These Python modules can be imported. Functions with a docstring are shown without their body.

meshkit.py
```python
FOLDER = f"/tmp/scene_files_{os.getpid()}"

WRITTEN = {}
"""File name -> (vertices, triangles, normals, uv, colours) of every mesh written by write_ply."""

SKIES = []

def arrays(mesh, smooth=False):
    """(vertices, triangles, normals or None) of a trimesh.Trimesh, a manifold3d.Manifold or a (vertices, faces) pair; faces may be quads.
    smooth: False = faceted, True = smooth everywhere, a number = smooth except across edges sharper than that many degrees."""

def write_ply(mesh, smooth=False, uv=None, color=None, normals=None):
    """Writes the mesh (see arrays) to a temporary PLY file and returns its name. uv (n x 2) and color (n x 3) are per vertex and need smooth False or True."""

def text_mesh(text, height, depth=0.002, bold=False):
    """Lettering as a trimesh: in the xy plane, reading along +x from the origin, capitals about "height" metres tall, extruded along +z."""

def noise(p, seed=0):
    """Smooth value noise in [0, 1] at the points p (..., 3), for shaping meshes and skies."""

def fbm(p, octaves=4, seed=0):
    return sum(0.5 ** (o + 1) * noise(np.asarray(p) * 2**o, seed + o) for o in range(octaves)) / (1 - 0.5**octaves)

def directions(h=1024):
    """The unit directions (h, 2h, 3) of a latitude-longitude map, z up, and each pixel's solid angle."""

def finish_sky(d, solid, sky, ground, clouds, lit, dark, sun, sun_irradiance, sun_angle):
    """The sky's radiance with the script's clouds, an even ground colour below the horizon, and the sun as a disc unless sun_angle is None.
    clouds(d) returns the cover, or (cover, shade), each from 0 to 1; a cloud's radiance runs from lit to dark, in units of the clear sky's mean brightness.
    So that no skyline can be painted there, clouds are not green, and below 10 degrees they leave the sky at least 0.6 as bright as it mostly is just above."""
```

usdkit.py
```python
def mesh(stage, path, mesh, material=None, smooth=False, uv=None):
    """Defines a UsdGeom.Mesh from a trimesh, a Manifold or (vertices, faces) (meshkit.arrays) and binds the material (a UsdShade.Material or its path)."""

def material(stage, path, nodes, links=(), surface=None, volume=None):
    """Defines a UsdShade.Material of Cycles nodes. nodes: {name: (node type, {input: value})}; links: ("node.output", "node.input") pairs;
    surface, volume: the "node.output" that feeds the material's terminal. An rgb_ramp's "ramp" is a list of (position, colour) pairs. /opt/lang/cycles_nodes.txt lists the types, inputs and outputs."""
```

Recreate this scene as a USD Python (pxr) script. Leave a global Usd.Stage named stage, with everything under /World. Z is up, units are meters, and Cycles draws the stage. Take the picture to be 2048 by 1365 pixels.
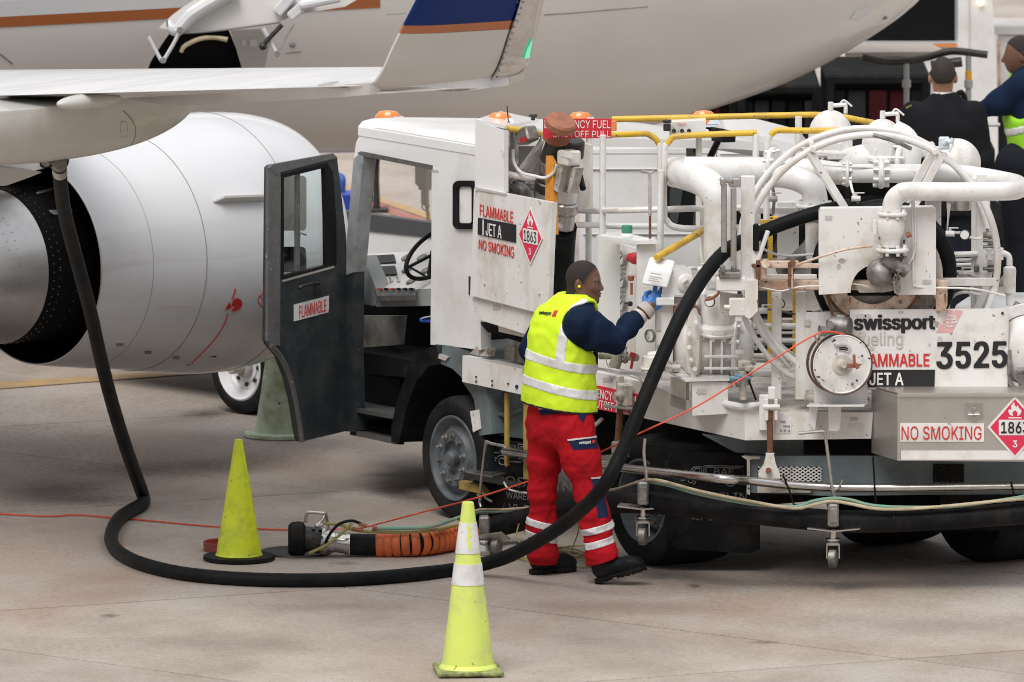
import math, random, numpy as np, trimesh, manifold3d, shapely
from shapely.geometry import Polygon
import usdkit, meshkit
from pxr import Usd, UsdGeom, UsdLux, UsdShade, Gf, Sdf

random.seed(7)
stage = Usd.Stage.CreateInMemory()
UsdGeom.SetStageUpAxis(stage, "Z")
UsdGeom.Xform.Define(stage, "/World")
UsdGeom.Scope.Define(stage, "/World/Looks")

# ------------------------------------------------------------------ camera, sky, sun, exposure
FPX, W0, H0 = 19092.0, 2048.0, 1365.0
CAM, PITCH = np.array([0.0, -53.0, 8.0]), math.radians(7.2)
EXPOSURE, SKY, SUN = 0.6, 0.085, 0.4
SUN_EL, SUN_AZ = math.radians(54), math.radians(203)      # azimuth: atan2(x, y) of the direction towards the sun
cam = UsdGeom.Camera.Define(stage, "/World/camera")
cam.CreateHorizontalApertureAttr(36.0); cam.CreateVerticalApertureAttr(36.0 * H0 / W0)
cam.CreateFocalLengthAttr(36.0 * FPX / W0)
cam.CreateFStopAttr(6.3); cam.CreateFocusDistanceAttr(53.4)
cam.CreateExposureAttr(EXPOSURE)
cam.AddTranslateOp().Set(Gf.Vec3d(*CAM)); cam.AddRotateXOp().Set(90 - 7.2)
sun = UsdLux.DistantLight.Define(stage, "/World/sun")
sun.CreateIntensityAttr(SUN); sun.CreateAngleAttr(34.0); sun.CreateColorAttr(Gf.Vec3f(1, .965, .92))
sun.CreateNormalizeAttr(True)
sun.AddRotateZOp().Set(-math.degrees(SUN_AZ)); sun.AddRotateXOp().Set(-(90 - math.degrees(SUN_EL)))
# light shines along -z; tilt so that +z points to the sun
sky = UsdLux.DomeLight.Define(stage, "/World/sky")
usdkit.material(stage, "/World/Looks/overcast_sky", {
    "sky": ("sky_texture", {"sky_type": "single_scattering", "sun_disc": False, "sun_elevation": SUN_EL, "sun_rotation": SUN_AZ, "aerosol_density": 2.0}),
    "tc": ("texture_coordinate", {}),
    "n": ("noise_texture", {"scale": 2.2, "detail": 5.0, "roughness": .55}),
    "r": ("rgb_ramp", {"ramp": [(.2, (.72, .72, .72)), (.6, (.95, .95, .95)), (1, (1, 1, 1))]}),
    "c": ("rgb_ramp", {"ramp": [(.25, (6.0, 6.1, 6.4)), (.75, (8.6, 8.6, 8.7))]}),
    "m": ("mix", {}), "x": ("separate_xyz", {}), "zr": ("map_range", {"from_min": 0.0, "from_max": 1.0, "to_min": .27, "to_max": 1.32, "clamp": True}), "zc": ("combine_color", {}), "m2": ("mix", {"mix_type": "multiply", "fac": 1.0}), "b": ("background_shader", {"strength": SKY})},   # an overcast sky: brightest overhead
    [("tc.generated", "n.vector"), ("n.fac", "r.fac"), ("n.fac", "c.fac"), ("r.color", "m.fac"), ("sky.color", "m.color1"), ("c.color", "m.color2"), ("tc.generated", "x.vector"), ("x.z", "zr.value"), ("zr.result", "zc.r"), ("zr.result", "zc.g"), ("zr.result", "zc.b"), ("m.color", "m2.color1"), ("zc.color", "m2.color2"), ("m2.color", "b.color")], surface="b.background")
UsdShade.MaterialBindingAPI.Apply(sky.GetPrim()).Bind(UsdShade.Material.Get(stage, "/World/Looks/overcast_sky"))
sky.GetPrim().SetCustomDataByKey("kind", "structure")

# ------------------------------------------------------------------ pixels of the photograph to points of the place
FWD, UPV, RGT = np.array([0, math.cos(PITCH), -math.sin(PITCH)]), np.array([0, math.sin(PITCH), math.cos(PITCH)]), np.array([1.0, 0, 0])
def ray(px, py): return FWD + RGT * (px - W0 / 2) / FPX + UPV * (H0 / 2 - py) / FPX
def at(px, py, Y): r = ray(px, py); return CAM + r * ((Y - CAM[1]) / r[1])
def atz(px, py, z): r = ray(px, py); return CAM + r * ((z - CAM[2]) / r[2])
def G(px, py): return atz(px, py, 0.0)
def PM(Y): return FPX / (Y + 53.0 + 0.6)                       # pixels per metre at depth Y
class Plane:
    """A vertical plane through the ground point o along the direction u; calling it gives the point seen at a pixel, d metres behind the plane."""
    def __init__(s, o, u):
        s.o, s.u = np.array(o, float), np.array([u[0], u[1], 0.0]) / math.hypot(u[0], u[1])
        s.n = np.array([-s.u[1], s.u[0], 0.0]); s.n *= 1 if s.n[1] > 0 else -1
    def __call__(s, px, py, d=0.0):
        r = ray(px, py); return CAM + r * (((s.o - CAM) @ s.n + d) / (r @ s.n))
AL = math.radians(57.5)
S = Plane(G(906, 1040), (math.cos(AL), -math.sin(AL)))            # the near flank of the fuel truck
CORNER = S(1490, 880)
R = Plane([CORNER[0], CORNER[1], 0], (1, 0.0))                    # its tail, square to the lens
HINGE = S(692, 860, -.01)
D = Plane([HINGE[0], HINGE[1], 0], (-.55, -.83))                   # the open driver's door
up = np.array([0, 0, 1.0])
def nrm(v): v = np.asarray(v, float); return v / np.linalg.norm(v)

# ------------------------------------------------------------------ materials
def lin(*c): return tuple(((x / 255) / 12.92 if x <= 10 else ((x / 255 + .055) / 1.055) ** 2.4) for x in c)
MADE = {}
def M(name, col, rough=.5, metal=0.0, var=.08, vscale=3.0, dirt=None, chips=None, bump=None, coat=0.0, spec=.5, trans=0.0, stretch=(1, 1, 1), emit=None, rvar=0.0):
    """A worn surface: base colour with slow variation, streaked dirt (colour, amount 0-1, scale) and chips (colour, share, scale)."""
    nodes = {"g": ("geometry", {}), "mp": ("mapping", {"scale": stretch}),
             "n0": ("noise_texture", {"scale": vscale, "detail": 4.0, "roughness": .6}),
             "r0": ("rgb_ramp", {"ramp": [(.25, tuple(np.clip(np.array(col) * (1 - var), 0, 1))), (.75, tuple(np.clip(np.array(col) * (1 + var), 0, 1)))]}),
             "p": ("principled_bsdf", {"roughness": rough, "metallic": metal, "coat_weight": coat, "specular_ior_level": spec, "transmission_weight": trans})}
    links, out = [("g.position", "mp.vector"), ("mp.vector", "n0.vector"), ("n0.fac", "r0.fac")], "r0.color"
    for i, layer in enumerate((dirt, chips)):
        if not layer: continue
        c, amount, scale = layer
        hard = .012 if i else .16
        nodes[f"n{i+1}"] = ("noise_texture", {"scale": scale, "detail": 6.0 if i == 0 else 2.0, "roughness": .65 if i == 0 else .5})
        edge = (.72 - amount * .45) if i == 0 else (.79 - amount)
        nodes[f"r{i+1}"] = ("rgb_ramp", {"ramp": [(edge - hard, (0, 0, 0)), (edge + hard, (1, 1, 1))]})
        nodes[f"m{i+1}"] = ("mix", {"color2": tuple(c)})
        links += [(("mp.vector" if i == 0 else "g.position"), f"n{i+1}.vector"), (f"n{i+1}.fac", f"r{i+1}.fac"), (f"r{i+1}.color", f"m{i+1}.fac"), (out, f"m{i+1}.color1")]
        out = f"m{i+1}.color"
    links.append((out, "p.base_color"))
    if rvar:
        nodes["rr"] = ("map_range", {"from_min": .25, "from_max": .75, "to_min": max(rough - rvar, .03), "to_max": rough + rvar})
        links += [("n0.fac", "rr.value"), ("rr.result", "p.roughness")]
    if bump:
        nodes["nb"] = ("noise_texture", {"scale": bump[0], "detail": 4.0}); nodes["b"] = ("bump", {"strength": bump[1], "distance": .01})
        links += [("mp.vector", "nb.vector"), ("nb.fac", "b.height"), ("b.normal", "p.normal")]
    if emit: nodes["p"][1].update({"emission_color": emit[0], "emission_strength": emit[1]})
    MADE[name] = usdkit.material(stage, f"/World/Looks/{name}", nodes, links, surface="p.BSDF")
    return MADE[name]

white = M("truck_white", (.76, .755, .735), .38, var=.04, dirt=((.47, .39, .3), .2, 3.0), chips=((.2, .14, .1), .068, 48), coat=.2, stretch=(1.6, 1.6, .9))
whiteclean = M("cab_white", (.79, .79, .785), .3, var=.025, dirt=((.58, .55, .5), .12, 1.6), coat=.4)
pipe_white = M("pipe_white", (.75, .75, .735), .34, var=.04, dirt=((.5, .43, .34), .2, 5), chips=((.33, .26, .19), .05, 55), coat=.3)
peach = M("rust_stained_white", (.66, .55, .46), .55, var=.1, dirt=((.34, .15, .06), .34, 9), chips=((.16, .06, .03), .11, 40))
grimy = M("grimy_white", (.6, .56, .5), .5, var=.1, dirt=((.12, .1, .085), .38, 6), chips=((.06, .05, .045), .1, 45))
rust = M("rusty_steel", (.2, .085, .045), .8, var=.35, vscale=30, dirt=((.08, .035, .02), .4, 20))
yellow = M("yellow_rail", (.72, .45, .035), .4, var=.08, dirt=((.42, .27, .06), .3, 8), chips=((.06, .05, .04), .1, 45))
yellowdull = M("dull_yellow_post", (.46, .31, .07), .55, var=.12, dirt=((.2, .14, .06), .4, 6))
amber = M("amber_lens", (.74, .25, .06), .25, coat=.5, var=.1)
clearplastic = M("clear_plastic", (.62, .68, .74), .2, coat=.5)
steel = M("brushed_steel", (.55, .54, .52), .34, 1.0, var=.12, vscale=12, rvar=.12)
chrome = M("chrome", (.6, .585, .56), .22, 1.0, var=.1, vscale=10, rvar=.08)
alu = M("toolbox_aluminium", (.6, .57, .53), .4, .85, var=.05, vscale=1.5, dirt=((.5, .47, .43), .25, 2), chips=((.4, .38, .35), .05, 40))
darkmetal = M("dark_metal", (.05, .048, .045), .42, .6, var=.3, vscale=20)
greycast = M("grey_casting", (.33, .32, .3), .5, .6, var=.25, vscale=14, dirt=((.1, .09, .08), .4, 10))
rubber = M("black_rubber", (.009, .009, .01), .5, var=.25, vscale=8, dirt=((.03, .028, .026), .2, 5), bump=(40, .15), spec=.08)
tyre_rubber = M("tyre_rubber", (.013, .0145, .016), .7, var=.2, vscale=5, dirt=((.045, .042, .04), .25, 3), bump=(50, .2), spec=.08)
hose_rubber = M("hose_rubber", (.0095, .0105, .0115), .5, var=.25, vscale=6, dirt=((.021, .0195, .018), .24, 4), bump=(35, .2), spec=.08)
blackp = M("black_plastic", (.009, .009, .01), .4, var=.15, spec=.12)
bluegrey = M("blue_grey_paint", (.17, .225, .24), .45, var=.12, dirt=((.09, .09, .085), .42, 3), chips=((.3, .3, .29), .05, 40))
wheelgrey = M("wheel_grey", (.14, .165, .185), .5, var=.15, dirt=((.07, .07, .07), .36, 8))
doorgrey = M("door_lining_grey", (.02, .027, .031), .45, var=.16, vscale=2, dirt=((.06, .062, .062), .25, 6), chips=((.2, .2, .2), .045, 60))
edgegrey = M("door_edge_grey", (.15, .15, .15), .42, .4, var=.2, vscale=15, chips=((.5, .5, .48), .08, 50))
pillargrey = M("pillar_grey", (.34, .36, .37), .45, var=.1, dirt=((.15, .15, .15), .3, 6))
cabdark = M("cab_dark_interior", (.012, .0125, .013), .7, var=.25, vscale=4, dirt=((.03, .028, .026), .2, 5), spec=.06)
dashgrey = M("dash_grey", (.3, .32, .32), .5, var=.08)
dashlight = M("dash_panel_grey", (.55, .54, .52), .45, var=.06)
panelgrey = M("kick_panel_grey", (.4, .4, .37), .6, var=.12, dirt=((.16, .15, .13), .35, 5))
red = M("sign_red", (.62, .025, .045), .45, var=.06, chips=((.7, .66, .62), .05, 40))
redtext = M("letter_red", (.6, .03, .03), .5)
crimson = M("placard_red", (.68, .03, .09), .4, var=.08, chips=((.8, .75, .7), .045, 50))
blacktext = M("letter_black", (.012, .012, .014), .5)
whitetext = M("letter_white", (.8, .8, .78), .5)
greytext = M("letter_grey", (.5, .48, .46), .55)
pinkfade = M("faded_pink", (.72, .42, .42), .5, var=.1, chips=((.75, .72, .7), .16, 30))
signwhite = M("sign_white", (.78, .77, .75), .4, var=.03, dirt=((.5, .46, .41), .2, 5), chips=((.38, .34, .3), .07, 18))
cableorange = M("cable_orange", (.7, .09, .045), .5)
ringorange = M("scuff_ring_orange", (.72, .14, .03), .55, var=.2, vscale=7, dirt=((.3, .09, .04), .3, 7), chips=((.1, .05, .04), .05, 30))
ringred = M("pit_lid_red", (.33, .045, .03), .5, var=.15, dirt=((.15, .05, .04), .3, 10))
greenhose = M("green_line", (.16, .34, .26), .45, var=.1, dirt=((.3, .3, .2), .35, 5))
tanhose = M("tan_line", (.52, .44, .3), .5, var=.1, dirt=((.24, .19, .12), .35, 7))
olivehose = M("olive_line", (.3, .26, .08), .5, var=.1)
greencap = M("green_cap", (.045, .22, .13), .45)
redcap = M("red_cap", (.42, .02, .03), .35)
brass = M("brown_cap", (.36, .13, .07), .55, var=.15, dirt=((.2, .08, .05), .4, 12))
orangerag = M("orange_strap", (.72, .3, .04), .7, var=.2, vscale=20)
bluebits = M("blue_plastic", (.03, .08, .55), .4)
glassdark = M("dark_window_glass", (.015, .035, .035), .08, var=.2, coat=.6)
mirrorm = M("mirror_glass", (.75, .75, .73), .04, 1.0, var=.02)
mirrorback = M("mirror_shell", (.42, .39, .34), .35, .5, var=.1)
cone_lime = M("cone_lime", (.74, .84, .025), .42, var=.07, vscale=9, dirt=((.42, .48, .05), .28, 9), chips=((.16, .18, .05), .07, 30))
cone_pale = M("cone_pale_lime", (.68, .79, .16), .4, var=.05, vscale=6, dirt=((.5, .57, .2), .28, 6), chips=((.24, .24, .1), .065, 28))
cone_base = M("cone_base_lime", (.4, .46, .16), .55, var=.2, vscale=14, dirt=((.05, .05, .03), .45, 16))
cone_old = M("cone_weathered_green", (.5, .58, .44), .6, var=.1, vscale=6, dirt=((.2, .22, .08), .34, 8), chips=((.1, .1, .04), .08, 24))
collar = M("reflective_collar", (.72, .72, .71), .35, var=.05, dirt=((.5, .48, .44), .3, 10), chips=((.35, .36, .2), .08, 40))
pane = usdkit.material(stage, "/World/Looks/window_pane", {"t": ("transparent_bsdf", {"color": (.84, .92, .9)}), "g": ("glossy_bsdf", {"color": (.9, .95, .95), "roughness": .02}), "f": ("layer_weight", {"blend": .5}), "w": ("math", {"math_type": "power", "value2": 3.0}), "m": ("mix_closure", {})},
                       [("f.facing", "w.value1"), ("w.value", "m.fac"), ("t.BSDF", "m.closure1"), ("g.BSDF", "m.closure2")], surface="m.closure")

# ------------------------------------------------------------------ shapes
def join(*ms):
    ms = [m for m in ms if m is not None]
    return trimesh.util.concatenate(ms)
def tm(v, f): return trimesh.Trimesh(np.asarray(v, float), np.asarray(f), process=False)
def frame(ax):
    ax = nrm(ax); a = np.cross(ax, up if abs(ax[2]) < .9 else RGT); a = nrm(a); return a, np.cross(ax, a), ax
def smooth_path(pts, k=6):
    p = np.asarray(pts, float)
    if len(p) < 3: return p
    q, out = np.vstack([2 * p[0] - p[1], p, 2 * p[-1] - p[-2]]), []
    for i in range(1, len(q) - 2):
        for j in range(k):
            t = j / k
            out.append(.5 * (2 * q[i] + (q[i + 1] - q[i - 1]) * t + (2 * q[i - 1] - 5 * q[i] + 4 * q[i + 1] - q[i + 2]) * t * t + (3 * q[i] - q[i - 1] - 3 * q[i + 1] + q[i + 2]) * t ** 3))
    return np.array(out + [p[-1]])
def tube(pts, r, n=10, k=0, closed=False):
    """A tube through the points; k > 0 smooths the path first; r a radius or one per point."""
    p = np.asarray(pts, float)
    if np.ndim(r): rr = np.asarray(r, float)
    if k:
        if np.ndim(r):
            rr = np.interp(np.linspace(0, len(p) - 1, (len(p) - 1) * k + 1), np.arange(len(p)), rr)
        p = smooth_path(p, k)
    if not np.ndim(r): rr = np.full(len(p), float(r))
    m = len(p)
    t = np.gradient(p, axis=0) if not closed else np.roll(p, -1, 0) - np.roll(p, 1, 0)
    t /= np.linalg.norm(t, axis=1, keepdims=True) + 1e-12
    a = frame(t[0])[0]; ring, v = np.linspace(0, 2 * np.pi, n, endpoint=False), []
    for i in range(m):
        a = nrm(a - t[i] * (a @ t[i])); b = np.cross(t[i], a)
        v.append(p[i] + rr[i] * (np.cos(ring)[:, None] * a + np.sin(ring)[:, None] * b))
    v = np.vstack(v); f = []
    for i in range(m if closed else m - 1):
        i0, i1 = i * n, ((i + 1) % m) * n
        for j in range(n):
            k2 = (j + 1) % n; f += [[i0 + j, i0 + k2, i1 + k2], [i0 + j, i1 + k2, i1 + j]]
    if not closed:
        v = np.vstack([v, p[0], p[-1]])
        for j in range(n):
            f += [[(j + 1) % n, j, m * n], [(m - 1) * n + j, (m - 1) * n + (j + 1) % n, m * n + 1]]
    return tm(v, f)
def lathe(prof, o, ax, n=32, close=True):
    """Turns the profile [(radius, along axis)] round the axis through o."""
    a, b, c = frame(ax); th = np.linspace(0, 2 * np.pi, n, endpoint=False); v, f = [], []
    for r, h in prof: v.append(np.asarray(o) + c * h + r * (np.cos(th)[:, None] * a + np.sin(th)[:, None] * b))
    v = np.vstack(v)
    for i in range(len(prof) - 1):
        for j in range(n):
            k = (j + 1) % n; f += [[i * n + j, i * n + k, (i + 1) * n + k], [i * n + j, (i + 1) * n + k, (i + 1) * n + j]]
    return tm(v, f)
def cyl(p0, p1, r, n=20, r1=None, bev=.12):
    p0, p1 = np.asarray(p0, float), np.asarray(p1, float); L = np.linalg.norm(p1 - p0); r1 = r if r1 is None else r1
    e = min(bev * min(r, r1), L * .3)
    return lathe([(0, 0), (r - e, 0), (r, e), (r1, L - e), (r1 - e, L), (0, L)], p0, p1 - p0, n)
def hull(pts):
    return trimesh.Trimesh(np.asarray(pts, float)).convex_hull if False else trimesh.convex.convex_hull(np.asarray(pts, float))
def cbox(o, a, b, c, bev=.006):
    """A box from corner o along the edge vectors a, b, c, with chamfered edges."""
    o, E = np.asarray(o, float), [np.asarray(x, float) for x in (a, b, c)]
    L = [np.linalg.norm(x) for x in E]; bv = [min(bev / l, .3) for l in L]; v = []
    for i in (0, 1):
        for j in (0, 1):
            for k in (0, 1):
                s = [i, j, k]
                for m in range(3):
                    t = [(bv[q] if s[q] == 0 else 1 - bv[q]) if q != m else s[q] for q in range(3)]
                    v.append(o + sum(t[q] * E[q] for q in range(3)))
    return hull(v)
def prism(pts, vec, holes=()):
    """A flat outline (3-D points) pushed along vec."""
    p = np.asarray(pts, float); o = p[0]; vec = np.asarray(vec, float)
    n = np.zeros(3)
    for i in range(len(p)): n += np.cross(p[i] - o, p[(i + 1) % len(p)] - o)
    n = nrm(n); e1 = nrm(p[1] - p[0]); e1 = nrm(e1 - n * (e1 @ n)); e2 = np.cross(n, e1)
    to2 = lambda q: [((x - o) @ e1, (x - o) @ e2) for x in np.asarray(q, float)]
    poly = Polygon(to2(p), [to2(h) for h in holes]).buffer(0)
    out = []
    for g in getattr(poly, "geoms", [poly]):
        v2, f = trimesh.creation.triangulate_polygon(g, engine="earcut")
        v3 = o + v2[:, :1] * e1 + v2[:, 1:2] * e2
        m = len(v3); fl = vec @ n > 0
        f0 = f[:, ::-1] if fl else f; f1 = f if fl else f[:, ::-1]
        vs, fs = [v3, v3 + vec], [f0, f1 + m]; base = 2 * m
        for ring in [g.exterior, *g.interiors]:
            c = np.array(ring.coords)[:-1]; r3 = o + c[:, :1] * e1 + c[:, 1:2] * e2; k = len(r3)
            vs += [r3, r3 + vec]
            i = np.arange(k); j = (i + 1) % k
            q = np.vstack([np.stack([i, j, j + k], 1), np.stack([i, j + k, i + k], 1)]) + base
            fs.append(q); base += 2 * k
        m_ = tm(np.vstack(vs), np.vstack(fs)); m_.fix_normals(); out.append(m_)
    return join(*out)
def pl(P, pts, d=0.0): return [P(x, y, d) for x, y in pts]
def slab(P, pts, d=0.0, th=.02, holes=()): return prism(pl(P, pts, d), P.n * th, [pl(P, h, d) for h in holes])
def sph(c, r, scale=(1, 1, 1), sub=3):
    m = trimesh.creation.icosphere(sub, 1.0); m.vertices = m.vertices * np.asarray(scale) * r + np.asarray(c); return m
def flange(p, ax, r, th=.014, nb=8, br=.009):
    """A pipe flange with its ring of bolts."""
    a, b, c = frame(ax); p = np.asarray(p, float)
    parts = [cyl(p - c * th / 2, p + c * th / 2, r, 28)]
    for i in range(nb):
        q = p + (math.cos(2 * math.pi * (i + .5) / nb) * a + math.sin(2 * math.pi * (i + .5) / nb) * b) * (r - br * 1.5)
        parts.append(cyl(q - c * (th * 1.3), q + c * (th * 1.3), br, 6))
    return join(*parts)
def quad_text(txt, tl, tr, br, bl, bold=False, depth=.002, out=None):
    """Lettering that fills the four corners given (top left, top right, bottom right, bottom left)."""
    m = meshkit.text_mesh(txt, 1.0, .01, bold); v = m.vertices; lo, hi = v.min(0), v.max(0); s = (v[:, :2] - lo[:2]) / (hi[:2] - lo[:2])
    tl, tr, br, bl = (np.asarray(x, float) for x in (tl, tr, br, bl)); n = nrm(np.cross(tr - tl, bl - tl)); n = n if n[1] < 0 else -n
    x, y = s[:, :1], s[:, 1:2]; z = (v[:, 2:3] - lo[2]) / .01
    m.vertices = bl * (1 - x) * (1 - y) + br * x * (1 - y) + tl * (1 - x) * y + tr * x * y + n * z * depth
    m.fix_normals(); return m
def ptext(P, txt, box, d=0.0, bold=False, depth=.002, fat=0):
    """Lettering on plane P; box: pixel corners tl, tr, br, bl."""
    if fat: return join(*[quad_text(txt, *[P(x + fat * s, y, d - .0003 * i) for x, y in box], bold=True, depth=depth) for i, s in enumerate((-1, -.33, .33, 1))])
    return quad_text(txt, *[P(x, y, d) for x, y in box], bold=bold, depth=depth)
def rrect(x0, y0, x1, y1, r, n=5):
    out = []
    for cx, cy, a0 in ((x1 - r, y0 + r, -90), (x1 - r, y1 - r, 0), (x0 + r, y1 - r, 90), (x0 + r, y0 + r, 180)):
        out += [(cx + r * math.cos(math.radians(a0 + 90 * i / n)), cy + r * math.sin(math.radians(a0 + 90 * i / n))) for i in range(n + 1)]
    return out
def ell(cx, cy, rx, ry, n=24, a0=0, a1=360): return [(cx + rx * math.cos(math.radians(a)), cy + ry * math.sin(math.radians(a))) for a in np.linspace(a0, a1, n, endpoint=(a1 - a0) % 360 != 0)]

# ------------------------------------------------------------------ things and their parts
NAMES = {}
def fresh(parent, name):
    k = NAMES.get((parent, name), -1) + 1; NAMES[(parent, name)] = k
    return f"{parent}/{name}" + (f"_{k:03d}" if k else "")
def mark(prim, label=None, cat=None, group=None, kind=None):
    for k, v in (("label", label), ("category", cat), ("group", group), ("kind", kind)):
        if v: prim.SetCustomDataByKey(k, v)
class Thing:
    def __init__(s, name, label, cat, loc=(0, 0, 0), group=None, kind=None):
        s.path, s.o = fresh("/World", name), np.asarray(loc, float)
        x = UsdGeom.Xform.Define(stage, s.path); x.AddTranslateOp().Set(Gf.Vec3d(*map(float, s.o))); mark(x.GetPrim(), label, cat, group, kind)
    def part(s, name, mesh, mat, parent=None, smooth=35, label=None, kind=None):
        p = fresh(parent or s.path, name)
        if hasattr(mesh, "to_mesh"): v, f, _ = meshkit.arrays(mesh); mesh = tm(v, f)
        mesh = tm(mesh.vertices - s.o, mesh.faces)
        m = usdkit.mesh(stage, p, mesh, mat, smooth); mark(m.GetPrim(), label, None, None, kind)
        return p
def single(name, mesh, mat, label, cat, loc=(0, 0, 0), group=None, kind=None, smooth=35):
    p = fresh("/World", name); o = np.asarray(loc, float)
    m = usdkit.mesh(stage, p, tm(mesh.vertices - o, mesh.faces), mat, smooth); UsdGeom.Xformable(m).AddTranslateOp().Set(Gf.Vec3d(*map(float, o)))
    mark(m.GetPrim(), label, cat, group, kind); return p
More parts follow.
